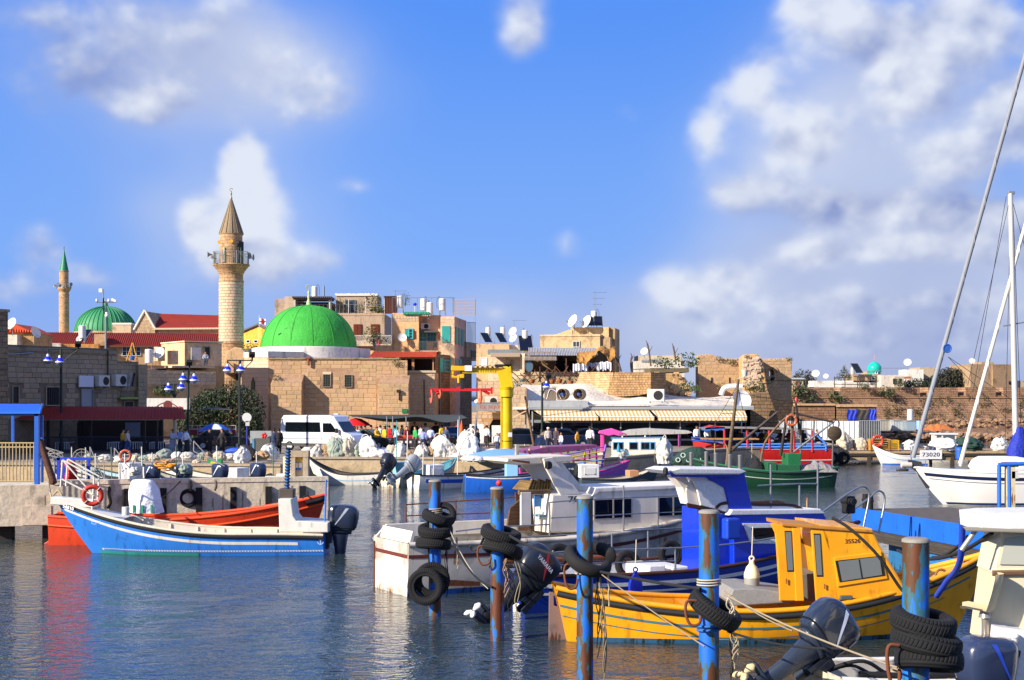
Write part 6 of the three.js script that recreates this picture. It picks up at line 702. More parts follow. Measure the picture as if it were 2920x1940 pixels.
// blue cabin boat
const bright=M('#0a35c4',.35,{clearcoat:.4,map:tGrain}),whP=M('#e8e6e2',.4,{map:tGrain});
{
const h=.468,B=2.7,n=v3(.51,0,-34.6),c=n.clone().add(v3(-Math.sin(h),0,-Math.cos(h)).multiplyScalar(B / 2));
const g=boat('cabin_boat','blue cabin boat with a white roof and white hull stripe behind the yellow boat',c,h,{L:11.3,B,s:[.95,.85,1.75],sm:.35,rake:1.4,sw:.78,flare:.22,tm:.4,floor:.35,gr:.055,stripes:[[.2,.3,whP,.02,.97],[.42,.48,whP,.02,.9]],deck:[.66,.99,.02]},{hull:M('#0b2f94',.35,{clearcoat:.4,map:tGrain}),inner:whP,gunwale:wood('#5a2f1c'),deck:whP});
for(const[y,z,w]of[[.55,.6,.5],[.35,-.3,.6],[.1,.5,.4],[.7,-.6,.3]])mesh('transom_patch',b2(-.012,.0,y-.12,y+.12,z-w / 2,z+w / 2),whP,g);
mesh('gunwale_cap',tube([0,.1,.2,.3,.4].map((t)=>g.H.P(t,0,-1,0).add(v3(0,.14,0))),.07,20,6),wood('#8e4a20'),g);
const z=.95,ex=(nm,pts,d,z0,mat,b=.02)=>mesh(nm,ext(poly(g,z0,...pts),d,b,z0-d),mat,g);
ex('cabin',[[2097,1655],[2094,1464],[2345,1462],[2365,1500],[2370,1625]],1.9,z,bright,.03);ex('coachroof',[[2083,1468],[2090,1457],[2340,1455],[2352,1464]],2.0,z+.05,whP,.03);
const aftx=onPlane(g,2097,1600,z)[0];const xb=aftx-.9;mesh('engine_box',ext(poly(g,z-.2,[2024,1655],[2024,1455],[2100,1455],[2100,1655]),1.3,.03,z-1.5),bright,g);
ex('side_screen',[[1936,1350],[1960,1358],[1978,1372],[1990,1395],[2000,1440],[2085,1462],[2075,1420],[2070,1395],[2050,1380],[2020,1372],[2000,1345],[1936,1340]],.07,z-.15,whP);ex('blue_fin',[[1900,1341],[1900,1352],[2000,1352],[2040,1374],[2068,1390],[2085,1458],[2146,1458],[2120,1340]],.08,z-.1,bright);ex('side_panel',[[1975,1360],[2040,1374],[2066,1388],[2086,1460],[1962,1440],[1958,1400]],.05,z-.24,whA);ex('curved_column',[[1922,1350],[1955,1362],[1972,1392],[1990,1442],[1962,1436],[1948,1390],[1925,1362]],.35,z-.3,whA);ex('side_window',[[2017,1372],[2050,1382],[2070,1400],[2078,1436],[2033,1430]],.02,z-.21,M('#8f9a9a',.15));ex('far_fin',[[2020,1352],[2085,1458],[2146,1458],[2120,1340]],.08,z-1.8,bright);
ex('trim',[[1962,1437],[2085,1460],[2085,1466],[1962,1446]],.05,z-.18,wood('#5a2a1c'));ex('roof',[[1918,1344],[1940,1339],[2112,1341],[2126,1345],[2110,1350],[1930,1350]],1.3,z+.15,whP,.035);ex('roof_edge',[[1912,1345],[1930,1349],[2110,1350],[2090,1360],[1918,1359]],.06,z+.05,bright);
const gb=(x,y,w,hh,d,zz,nm,mat)=>{const q=onPlane(g,x,y,zz);mesh(nm,rbox(w,hh,d,.06,q[0],q[1],zz),mat,g);};gb(2084,1508,.42,.56,.3,z+.2,'blue_box',M('#123fae',.4));gb(1898,1345,.12,.22,.14,z+.12,'navigation_lamp',dark);
{const s=sub('window',g);const P=poly(g,z+.03,[2120,1494],[2230,1494],[2250,1550],[2142,1550]),I=poly(g,z+.03,[2140,1506],[2225,1504],[2236,1538],[2152,1540]);mesh('frame',ext(P,.05,.01,z-.01,[I.slice().reverse()]),whP,s);mesh('pane',ext(I,.02,0,z),glass,s);}
const zr=.8,gr=(nm,pts,r,m2)=>mesh(nm,tube(pts.map(([x,y,zz=zr])=>v3(...onPlane(g,x,y,zz),zz)),r,40,7),m2,g);gr('grab_rail',[[2040,1452],[2055,1438],[2160,1440],[2280,1448],[2300,1472],[2302,1490]],.045,wood('#4f2f22'));gr('grab_rail',[[2140,1434,-.6],[2230,1434,-.6],[2245,1446,-.6],[2320,1452,-.6]],.045,wood('#4f2f22'));gr('pulpit',[[2340,1464,.3],[2440,1395,.3],[2465,1388,.3],[2478,1402,.3],[2462,1508,.3]],.03,steel);gr('pulpit',[[2370,1500,-.3],[2480,1420,-.3],[2505,1400,-.3],[2522,1412,-.3],[2506,1520,-.3]],.03,steel);
mesh('aerial',[rod([...onPlane(g,2303,1490,.2),.2],[...onPlane(g,2302,1412,.2),.2],.035)],M('#9c7c5a',.5),g);mesh('anchor_winch',[rbox(.3,.5,.3,.05,...onPlane(g,2420,1440,0),0),cyl(.1,.1,.5,...onPlane(g,2420,1430,.1),.1,10,Math.PI / 2)],black,g);
mesh('bow_stanchion',[[2198,1325],[2280,1384],[2332,1325]].map(([x,y])=>rod([...onPlane(g,x,y,.3),.3],[...onPlane(g,x,1462,.3),.3],.03)),steel,g).userData.kind='stuff';mesh('bow_guardrail',tube([[2160,1386],[2240,1381],[2330,1380]].map(([x,y])=>v3(...onPlane(g,x,y,.3),.3)),.025,14),steel,g);
const pl=(pts,r)=>tube(pts.map((p)=>v3(...onPlane(g,...p,B / 2-.05),B / 2-.05)),r,24,6,false,0);const rl=sub('side_rail',g);mesh('rail',[pl([[1485,1560],[1530,1575],[1680,1570],[1990,1560],[2140,1545],[2230,1530]],.025),pl([[1535,1620],[1600,1612],[1930,1600]],.018)],steel,rl);mesh('stanchion',[[1577,1570,1650],[1745,1522,1600],[1848,1515,1590],[1926,1565,1645],[1525,1572,1650]].map(([x,a,b])=>rod([...onPlane(g,x,a,B / 2-.05),B / 2-.05],[...onPlane(g,x,b,B / 2-.05),B / 2-.05],.026)),steel,rl).userData.kind='stuff';
for(const[x,y]of[[1840,1625],[1905,1628]]){const q=onPlane(g,x,y,.2);mesh('deck_locker',rbox(.5,.34,1.2,.04,q[0],q[1],.2),whP,g);}
const ob=outboard(g,-.12,1.02,.15,.85,1.4,M('#1b2029',.3,{clearcoat:.4}),{brand:'YAMAHA',leg:M('#20242c',.4),flash:M('#b52838',.4),prop:M('#d8d9d6',.4)});aim(ob,'cowling',1532,1612,34.3);
const fb=(px,py,d,c1,c2,l)=>{const t=thing('fender',l,'fender',at(px,py,d));mesh('body',lathe([[0,-.42],[.13,-.38],[.17,-.25],[.17,.1],[.12,.25],[.06,.32],[.05,.4]],18),M(c1,.5,{map:tWear}),t);if(c2)mesh('top',lathe([[.172,.02],[.172,.1],[.122,.25],[.062,.32],[.052,.405]],18),M(c2,.5),t);mesh('eye',tor(.05,.02,0,.44,0),M(c2??c1,.5),t);mesh('line',rod([0,.46,0],[.02,1.15,.02],.012),M('#cfc4ae',.8),t);};
fb(1812,1678,33.6,'#0d2bb8',null,'bright blue fender hanging on the side of the blue cabin boat');fb(2144,1650,31.6,'#8f8c84','#e3dcae','grubby white and grey fender hanging between the blue and the yellow boat');
}
// yellow boat
{
const yel=M('#f1a20c',.42,{clearcoat:.25,map:tWear}),yin=M('#e69c18',.5,{map:tWear}),teal=M('#3f6f78',.6,{map:tWear}),h=.09,B=2.5;
const g=boat('cabin_boat','bright yellow wooden boat with a small cabin numbered 35526',[.93,0,-31.4],h,{L:9.95,B,s:[1.18,.74,1.82],sm:.42,rake:1.0,srake:.35,sw:.4,point:.75,flare:.3,tm:.45,floor:.2,rub:[.12,.065],gr:.06,pb:2.5,stripes:[[.36,.415,teal,.0,.96],[.6,.625,teal,.0,.9],[.1,-.04,M('#2c5f86',.6,{map:tRustWhite}),.02,.95,true,'boot_stripe']],deck:[.72,.985,.1],aft:[.29,.4,.06]},{hull:yel,inner:yin,gunwale:yel,rub:M('#191c1f',.7),deck:yin});
const rud=mesh('rudder',ext(poly(g,.05,[1567,1690],[1577,1690],[1578,1728],[1592,1732],[1628,1838],[1628,1870],[1565,1870]),.07,.01,.01),M('#7e6a68',.7,{map:tRustWhite}),g);
const z=1.02,Z=(zz)=>zz,ex=(nm,pts,d,z0,mat,b=.02,par=g)=>mesh(nm,ext(poly(g,z0,...pts),d,b,z0-d),mat,par);
const w=sub('wheelhouse',g);
ex('aft_post',[[2226,1712],[2222,1600],[2213,1520],[2200,1495],[2262,1505],[2275,1560],[2292,1712]],.07,z,yel,.015,w);ex('aft_bulkhead',[[2226,1712],[2213,1520],[2204,1496],[2250,1498],[2262,1712]],.06,z-1.6,yin,.01,w);ex('door_post',[[2262,1508],[2281,1508],[2292,1713],[2272,1713]],.12,z+.03,M('#ee9d10',.45),.01,w);ex('forward_panel',[[2330,1713],[2315,1506],[2345,1503],[2360,1530],[2388,1706]],.07,z,yel,.015,w);
ex('cabin_side',[[2345,1503],[2484,1515],[2505,1560],[2530,1600],[2577,1680],[2570,1700],[2386,1708],[2372,1590],[2352,1530]],1.95,z,yel,.05,w);ex('roof',[[2232,1493],[2240,1494],[2345,1502],[2484,1514],[2490,1519],[2345,1508],[2233,1499]],1.3,z+.05,M('#b67a2c',.6,{map:tWear}),.015,w);
ex('far_side',[[2281,1508],[2340,1508],[2350,1712],[2290,1712]],.05,z-1.75,M('#7b5a2e',.7),.01,w);ex('inner_bench',[[2285,1640],[2335,1640],[2335,1712],[2290,1712]],1.2,z-.5,M('#6a665c',.7),.02,w);
const wn=(pts,par=w,zz=z)=>{const s=sub('window',w);const c=pts.reduce((a,p)=>[a[0]+p[0]/ pts.length,a[1]+p[1]/ pts.length],[0,0]),big=pts.map(([x,y])=>[c[0]+(x-c[0])*1.12+Math.sign(x-c[0])*1,c[1]+(y-c[1])*1.05+Math.sign(y-c[1])*1]);mesh('seal',ext(poly(g,zz+.01,...big),.012,0,zz),dark,s);mesh('pane',ext(poly(g,zz+.02,...pts),.012,0,zz+.012),M('#6d7270',.12),s);};
wn([[2240,1518],[2256,1518],[2262,1627],[2247,1627]]);wn([[2323,1526],[2338,1526],[2345,1641],[2331,1641]]);wn([[2391,1602],[2508,1588],[2516,1640],[2402,1658]],w,z+.04);ex('window_frame',[[2380,1592],[2512,1576],[2530,1650],[2392,1672]],.05,z+.04,yel,.015,w);ex('glazing_bar',[[2449,1596],[2452,1596],[2461,1648],[2457,1648]],.03,z+.07,dark,0,w);
{const q=onPlane(g,2432,1544,z+.01);text(g,'35526',.36,.14,'#5b1f16',[q[0],q[1],z+.008,0,0,.03]);}
for(const[x,y]of[[2243,1658],[2352,1673]])mesh('handle',rod([...onPlane(g,x,y-7,z+.04),z+.04],[...onPlane(g,x,y+7,z+.04),z+.04],.015),M('#7a3a1c',.6),w);
ex('engine_hatch',[[2080,1712],[2094,1684],[2150,1682],[2282,1700],[2282,1714],[2090,1726]],1.7,z-.1,M('#8e8c86',.65,{map:tGrain}),.03);{const a=onPlane(g,2411,1704,z+.05);mesh('cleat',rbox(.28,.1,.1,.03,a[0],a[1],z+.1),M('#46524a',.7),g);}
{const L=[];for(let i=0;i<10;i++)L.push(sph(.05,...onPlane(g,2310+rnd(24),1712-rnd(6),.4),.4+rnd(.3)));mesh('shackle',[tor(.12,.03,...onPlane(g,2684,1640,.5),.5,0,0,14)],M('#7d5530',.7),g);}
}
// smaller boats further off
function skiff(label,px,d,h,o,m,x={}){
const g=boat('small_boat',label,stand(px,d),h,{L:6,B:1.9,s:[.6,.55,1.15],rake:.7,sw:.8,floor:.15,n:18,thwarts:[.35,.6],...o},m,x.group);
if(x.con)console_(g,...x.con);if(x.motor)outboard(g,-.05,(o.s??[.6])[0]+.05,0,x.motor[0],x.motor[1]??1.15,x.motor[2]??navy,x.mo??{});
for(const[X,Y,Z,hh,c]of x.poles??[])mesh('pole',rod([X,Y,Z],[X+.05,Y+hh,Z],.03),M(c??'#d8d4ca',.5),g);
return g;
}
const wv={hull:whiteM,inner:M('#b9b4a6',.6,{map:tWear}),gunwale:dark};
const lb={hull:M('#a9c4cf',.5,{map:tWear}),inner:M('#8fb2b8',.6,{map:tWear}),gunwale:dark};
[[330,70,2.35,'white open boat behind the left part of the jetty, beside the blue gantry',wv,0],[415,71,2.5,'white open boat with a tall white console behind the jetty',wv,1],[505,71.5,2.55,'open boat with a striped dark outboard left of the jetty middle',lb,2],[606,72,2.6,'open boat with a striped dark outboard right of the jetty middle',wv,2],[716,73,2.5,'open boat with white console and striped outboard near the power pedestal',wv,3],[790,75,1.55,'white open boat half hidden behind the power pedestal',wv,0],[230,70,1.8,'grey open boat cluttered with gear behind the railings',lb,0]].forEach(([px,d,h,l,m,k],i)=>skiff(l,px,d+3,h,{L:6.6+(i % 3)*.5,s:[1.0,.95,1.6]},m,{con:k===1?[1.6,.55,.3,.9,1.3,.9]:k===3?[1.4,.3,.35,.8,1.2,.9]:[2.2,.2,0,.7,.8,.8],motor:k?[.0,1.25,M('#26304a',.22,{clearcoat:.6})]:undefined,mo:{flash:M('#c9d2dc',.3)},poles:[[.3,.8,.7,1.6],[2,.8,-.6,1.9,i % 2?'#4a6f5c':'#c9c5ba']]}));
skiff('white boat with upswept bow and a faint blue line moored by the quay bags',1085,86.5,Math.PI-.12,{L:4.6,B:1.9,s:[.7,.62,1.75],rake:.9,stripes:[[.34,.38,M('#6fb0d8',.6)]],gr:.045},{hull:M('#e4e0d6',.5,{map:tWear}),inner:M('#5a5248',.8,{map:tWear}),gunwale:dark});
skiff('pale teal boat with a teal console, its stern and dark outboard towards the camera',1112,84,.95,{L:6.4,B:2.0,s:[.8,.7,1.5]},{hull:M('#dcd6c6',.55,{map:tRustWhite}),inner:M('#77b3ba',.6,{map:tWear}),gunwale:M('#5aa0ae',.6)},{con:[1.0,.5,.1,.7,.95,.9,M('#7cb9c4',.5)],motor:[.75,1.35,M('#232733',.35)],mo:{flash:M('#b52838',.4)},poles:[[.6,.7,.8,2.6],[1.4,.7,-.7,3.2,'#3d8f98']]});
skiff('white boat with a broad blue band and a tilted silver outboard',1178,82.3,.55,{L:7.6,B:2.1,s:[.82,.74,1.3],stripes:[[.2,.42,M('#1d4fb4',.5),.05,.9]]},{hull:whiteM,inner:M('#8b9296',.6,{map:tWear}),gunwale:black},{con:[1.2,.6,.2,1.0,.8,.9],motor:[1.0,1.3,M('#8f959a',.35)],poles:[[.2,.7,.8,1.7],[.9,.7,.8,1.5],[2.6,.7,.6,3.3]]});
{const g=skiff('bright blue boat with white rim under the red buoy',1325,80,.12,{L:5.4,B:1.9,s:[.95,.85,1.2],stripes:[[.03,.1,whP]]},{hull:M('#1a62c8',.5,{map:tWear}),inner:M('#a8c9dc',.6,{map:tWear}),gunwale:dark});mesh('cabin',ext(poly(g,.3,[1445,1372],[1445,1322],[1476,1322],[1476,1372]),.9,.02,-.6),M('#8cc0e0',.5),g);mesh('rudder',ext([[-.25,-.4],[0,-.4],[.05,.8],[-.05,.8]],.08,.01,-.04),M('#3d4f58',.7),g);const b=thing('buoy','round red buoy above the second blue pile','buoy',at(1423,1378,78));mesh('ball',sph(.16,0,0,0,1,1,1,20),M('#e0301c',.4),b);mesh('line',rod([0,.1,0],[0,1.4,.1],.012),dark,b);const y=thing('buoy','small yellow float on the water by the white boat','buoy',at(972,1377,87));mesh('ball',sph(.13,0,0,0,1.2,.8,1),M('#e09a1a',.5),y);mesh('line',rod([0,.05,0],[.1,.9,-.2],.012),dark,y);}
{// pink and yellow railed tour boat
const g=boat('tour_boat','small tour boat with pink, yellow and purple railings and a flat purple roof',stand(1478,83),.42,{L:7.4,B:2.2,s:[.8,.8,1.5],rake:.8,sw:.8,floor:.5,stripes:[[.2,.3,M('#d94ea0',.5)]],n:18},{hull:M('#a86fc8',.5,{map:tWear}),inner:M('#cfc6b8',.6),gunwale:M('#d0408f',.5)}),pk=M('#cf3f92',.5),ylw=M('#c9b21e',.5),pu=M('#7b55b0',.5);
mesh('roof',ext(poly(g,.9,[1505,1287],[1560,1276],[1702,1270],[1706,1276],[1600,1290],[1508,1293]),1.9,.02,-1.0),M('#8a4a72',.6,{map:tWear}),g);[[1575,1290,1328],[1600,1290,1342],[1680,1278,1310],[1700,1272,1325]].forEach(([x,a,b])=>{for(const z of[.85])mesh('roof_post',rod([...onPlane(g,x,a,z),z],[...onPlane(g,x+2,b,z),z],.06),pk,g);});[[1620,1286,1330],[1634,1300,1325],[1666,1282,1325],[1510,1280,1300]].forEach(([x,a,b])=>mesh('yellow_post',rod([...onPlane(g,x,a,.8),.8],[...onPlane(g,x+2,b,.8),.8],.07),ylw,g));
for(let i=0;i<5;i++)mesh('rail',rod([...onPlane(g,1605,1300+i*9,.95),.95],[...onPlane(g,1722,1275+i*12,.95),.95],.035),[pu,ylw,pk,M('#6fa8d8',.5),pu][i],g);mesh('bow_post',rod([...onPlane(g,1715,1335,.3),.3],[...onPlane(g,1728,1268,.3),.3],.07),pu,g);mesh('pink_post',rod([...onPlane(g,1486,1372,.6),.6],[...onPlane(g,1482,1335,.6),.6],.06),M('#e0489c',.5),g);
mesh('windscreen_post',[b2(...rect(g,1472,1480,1268,1305,.7),.5,.7),b2(...rect(g,1545,1562,1272,1310,.7),.5,.7)],M('#cfc8ba',.6,{map:tRustWhite}),g);
}
{const g=skiff('grey hulled boat with white console and a dark numbered outboard, bow to the right',1648,80,.24,{L:4.9,B:2.0,s:[.75,.7,1.5],rake:.8},{hull:M('#3f4a55',.6,{map:tWear}),inner:M('#b7ae9f',.6,{map:tWear}),gunwale:M('#2c2b2a',.7)},{con:[.5,.8,.2,1.1,.75,1.0],motor:[.0,1.35,M('#1e2430',.4)],mo:{flash:0}});mesh('deck_box',rbox(.55,.35,.8,.03,3.2,1.0,0),M('#c08a5c',.7),g);text(g,'115',.34,.16,'#c9ccd2',[-.5,1.3,.335]);}
{// white ferry with blue-framed windows and its long grey roof
const g=boat('tour_boat','white tour boat with blue framed windows, a long grey roof and a pink bow canopy',stand(1985,97),Math.PI-.02,{L:6.8,B:2.4,s:[.9,.85,1.6],rake:.7,floor:.3,n:18},{hull:M('#c9c2b2',.6,{map:tWear}),inner:M('#b9b2a4',.6)}),z=-.9,ex=(nm,pts,d,mat,b=.02)=>mesh(nm,ext(poly(g,z,...pts),d,b,z),mat,g);
ex('cabin',[[1748,1318],[1748,1252],[1882,1250],[1882,1318]],1.8,whA);ex('cabin_roof',[[1745,1253],[1745,1249],[1890,1247],[1890,1251]],2,M('#4f87b8',.5));for(const[a,b]of[[1750,1761],[1765,1776],[1796,1817],[1829,1851],[1856,1866]]){const s=sub('window',g),A=onPlane(g,a,1263,z-.01),C=onPlane(g,b,1281,z-.01);mesh('frame',b2(A[0]+.06,C[0]-.06,C[1]-.06,A[1]+.06,z-.02,z),M('#5b93bc',.5),s);mesh('pane',b2(A[0],C[0],C[1],A[1],z-.035,z-.018),glass,s);}
ex('long_roof',[[1760,1238],[1800,1228],[1850,1224],[1965,1230],[1975,1234],[1960,1237],[1770,1242]],2.4,M('#b2aea4',.6,{map:tWear}));for(const x of[1775,1840,1936])mesh('roof_post',rod([...onPlane(g,x,1238,-.8),-.8],[...onPlane(g,x,1275,-.8),-.8],.06),x>1900?M('#9a3a86',.5):white,g);
ex('pink_canopy',[[1709,1236],[1712,1231],[1747,1224],[1788,1238],[1788,1243],[1780,1240],[1765,1243],[1750,1239],[1735,1242],[1720,1238]],1.6,M('#d84aa0',.6));for(const[x,b]of[[1720,1290],[1716,1290]])mesh('pink_post',rod([...onPlane(g,x,1240,-.7),-.7],[...onPlane(g,x,b,-.7),-.7],.09),M('#d03c92',.5),g);const tl=M('#2f8fb4',.5);mesh('deck_pump',[pod([[0,1.2,0,.1,.1],[.5,1.2,0,.13,.13],[.9,1.2,0,.06,.06]],2,10).translate(onPlane(g,1763,1320,z)[0]-1.2,onPlane(g,1763,1305,z)[1],z-.4),tor(.35,.04,...onPlane(g,1778,1300,z),z-.4)],tl,g);
}
{// red tour boat
const red=M('#b81a14',.45,{map:tWear}),bl=M('#4a86d8',.5),g=boat('tour_boat','red tour boat with blue railings and a long flat roof carrying passengers',stand(2366,110),Math.PI,{L:10.6,B:2.8,s:[1.3,1.25,1.9],sm:.4,rake:.5,sw:.9,floor:.7,n:22,stripes:[[.75,.82,M('#d8c8c4',.6),0,.95],[.14,-.1,M('#20409a',.6),0,.95,true]]},{hull:red,inner:M('#8f2018',.6),gunwale:red}),z=-1.3,z2=1.3,ex=(nm,pts,d,mat,b=.01)=>mesh(nm,ext(poly(g,z,...pts),d,b,z),mat,g);
for(const zz of[z,z2])for(const y of[1268,1276,1284])mesh('blue_rail',rod([...onPlane(g,2100,y,zz),zz],[...onPlane(g,2358,y-2,zz),zz],.07),bl,g);for(const[x,y0]of[[2066,1226],[2131,1228],[2194,1228],[2264,1228],[2316,1228]])for(const zz of[z,z2])mesh('red_post',rod([...onPlane(g,x,y0,zz),zz],[...onPlane(g,x+1,1290,zz),zz],.1),M('#b3202a',.5),g);
mesh('blue_brace',[rod([...onPlane(g,2316,1230,z),z],[...onPlane(g,2358,1268,z),z],.07),rod([...onPlane(g,2356,1264,z),z],[...onPlane(g,2356,1286,z),z],.07)],bl,g);ex('roof',[[2008,1221],[2068,1218],[2320,1224],[2320,1227],[2068,1222],[2010,1225]],2.6,M('#8b8378',.6,{map:tWear}));ex('bow_canopy',[[2010,1228],[2012,1221],[2035,1216],[2066,1222],[2066,1229],[2055,1226],[2045,1229],[2030,1226],[2020,1229]],2.4,M('#2f62c0',.6));ex('bow_canopy_edge',[[2010,1222],[2036,1214],[2068,1219],[2068,1222],[2036,1218]],2.5,M('#b3282a',.6));for(const y of[1248,1256])mesh('bow_rail',rod([...onPlane(g,1972,y,z),z],[...onPlane(g,2062,y+6,z),z],.07),M('#2b52b0',.5),g);for(let i=0;i<4;i++)mesh('bench',rbox(1.2,.4,1.8,.03,1.6+i*1.9,1.0,0),M('#93303a',.6),g);
}
{// green trawler
const gr=M('#14452c',.5,{map:tWear}),h=Math.PI+.1,g=boat('fishing_boat','dark green fishing boat with masts, derricks and a heap of grey nets',stand(2385,84),h,{L:8.7,B:2.7,s:[1.2,1.0,1.75],sm:.35,rake:.9,srake:.25,sw:.5,point:.55,tm:.4,floor:.5,rub:[.08,.05],n:26,stripes:[[.42,.47,M('#b9c4b8',.6),.04,.97]]},{hull:gr,inner:M('#1c4a30',.6,{map:tWear}),rub:M('#20302a',.7),gunwale:M('#2a6a48',.5)});
const q=(x,y,z=0)=>[...onPlane(g,x,y,z),z],bx=(nm,a,b,c,d,w,mat)=>{const A=q(a,c),C=q(b,d);mesh(nm,rbox(Math.abs(A[0]-C[0]),Math.abs(A[1]-C[1]),w,.03,(A[0]+C[0])/ 2,(A[1]+C[1])/ 2,0),mat,g);};
bx('winch_house',2238,2276,1293,1335,1.2,M('#1d6b3c',.5,{map:tWear}));bx('engine_casing',2180,2272,1325,1352,1.4,M('#1f5a36',.6));bx('side_locker',2178,2205,1318,1345,1.5,M('#205a38',.6));
mesh('mast',rod(q(2075,1326),q(2106,1082),.13,.08),wood('#7a6448'),g);mesh('masthead_lamp',[lathe([[.12,0],[.2,.35],[.22,.36],[.2,.38],[0,.38]],14).translate(...q(2124,1074)),rod(q(2104,1080),q(2124,1076),.03)],M('#cfc8bd',.5),g);mesh('derrick',rod(q(2080,1290),q(2216,1176),.1,.07),wood('#5e5248'),g);mesh('derrick',rod(q(2262,1290),q(2380,1202),.07,.05),galv,g);mesh('gallows',tube([q(2168,1325),q(2180,1268),q(2200,1236),q(2240,1193),q(2262,1178)],.07,20),wood('#8a6a4a'),g);mesh('aft_mast',rod(q(2226,1300),q(2245,1180),.1,.08),M('#2b2420',.8),g);mesh('aft_mast',rod(q(2256,1290),q(2263,1160),.09),wood('#7a5c40'),g);mesh('aft_mast',rod(q(2282,1240),q(2268,1140),.09,.06),M('#2a2622',.8),g);mesh('boom',rod(q(2264,1178),q(2378,1205),.06),M('#3a3630',.7),g);mesh('red_lamp',lathe([[.09,0],[.1,.25],[0,.3]],10).translate(...q(2271,1148)),M('#b0222a',.4),g);mesh('net_drum',[tr(lathe([[0,-.1],[.42,-.1],[.42,.1],[0,.1]],24).rotateX(Math.PI / 2),...q(2380,1236)),tor(.3,.03,...q(2380,1210))],M('#5c4a34',.8,{map:tWood}),g);for(const[x,a,b]of[[2285,1190,1310],[2322,1200,1250],[2376,1250,1330],[2040,1290,1330]])mesh('stay_post',rod(q(x,a),q(x-2,b),.05),M('#5c5a56',.6),g);mesh('frame_hoop',tube([q(2070,1335,.6),q(2072,1272,.6),q(2050,1262,.6)],.05,14),M('#9a7c5c',.6),g);mesh('rigging',[rod(q(2106,1095),q(2020,1240),.015),rod(q(2106,1110),q(2150,1325),.015),rod(q(2100,1120),q(2268,1150),.015),rod(q(2378,1204),q(2376,1250),.015)],dark,g).userData.kind='stuff';for(let i=0;i<4;i++)mesh('ratline',rod(q(2050+i*9,1182-i*22+20),q(2088+i*4,1182-i*22+20),.015),dark,g);
const nt=thing('net_heap','heap of grey fishing nets on the stern of the green boat','nets',v3(...q(2326,1350)).applyMatrix4(g.matrixWorld),h);const rows=[];for(let i=0;i<10;i++)rows.push(Array.from({length:20},(_,j)=>[(j / 19-.5)*2.3,.62*Math.sin(i / 9*3.14)*Math.pow(Math.sin(j / 19*3.14),.6)*(.75+.5*n3(j*.6,i*.7,5))+.1,(i / 9-.5)*1.9]));mesh('netting',grid(rows),M('#8d8480',.9,{bumpMap:tNoise,bumpScale:.1}),nt);
const n2=thing('net_heap','black net bundle hanging amidships in the green boat','nets',v3(...q(2150,1345)).applyMatrix4(g.matrixWorld));mesh('netting',pod([[-.3,0,0,.75,.5],[.1,.1,0,.62,.45],[.45,.2,0,.3,.3],[.75,.1,0,.1,.1]],2,18),M('#1b1b1c',.9,{bumpMap:tNoise,bumpScale:.1}),n2);ring('faded orange life ring hung high between the masts of the green boat',v3(...q(2257,1199,-.2)).applyMatrix4(g.matrixWorld),1.05,'#b5552a');
{const p=g.H.P(.93,.16,1,.03);const a=q(1997,1321,0);text(g,'70848',.62,.22,'#dfe3dc',[g.H.P(.93,.2,1).x,g.H.sheer(.93)-.3,g.H.P(.93,.17,1,.04).z,-.35,0,.1]);text(g,'70848',.62,.22,'#dfe3dc',[g.H.P(.93,.2,1).x,g.H.sheer(.93)-.3,-g.H.P(.93,.17,1,.06).z,Math.PI+.42,0,-.1]);}
const cv=thing('tarpaulin','dark green tarpaulin with pale floral print heaped at the bow of the green boat','tarpaulin',at(1968,1318,88));mesh('cloth',pod([[-.2,0,0,1.2,.6],[.3,.1,0,1.15,.55],[.7,.25,0,.8,.4],[.95,.4,0,.3,.2]],2.2,20),M('#1e3a30',.8,{bumpMap:tNoise,bumpScale:.08}),cv);for(let i=0;i<5;i++)mesh('flower_print',tor(.13,.03,-.8+i*.32,.15+(i % 2)*.28,.52-(i % 2)*.08,-.3),M('#b9c6bd',.8),cv);const ylp=thing('canopy','flat ochre canopy board in front of the red boat','canopy',at(2080,1252,92));mesh('sheet',box(3.6,.07,1.4),M('#b87f1e',.6,{map:tWear}),ylp);mesh('leg',[rod([-1,0,.4],[-1,-1.2,.4],.04),rod([1.4,0,.4],[1.4,-1.2,.4],.04)],M('#a88a60',.6),ylp);
}
skiff('small white boat with a blue waterline beside the right pier, bow to the left',2640,112,Math.PI,{L:4.2,B:1.7,s:[.75,.7,1.5],rake:.9,stripes:[[.3,.35,M('#3f8fd0',.6)],[.1,-.1,M('#1f62c0',.6),0,.97,true]]},{hull:M('#e6e4de',.5,{map:tGrain}),inner:M('#cdbb98',.7),gunwale:whiteM},{motor:[0,1,M('#3a3d44',.4)]});
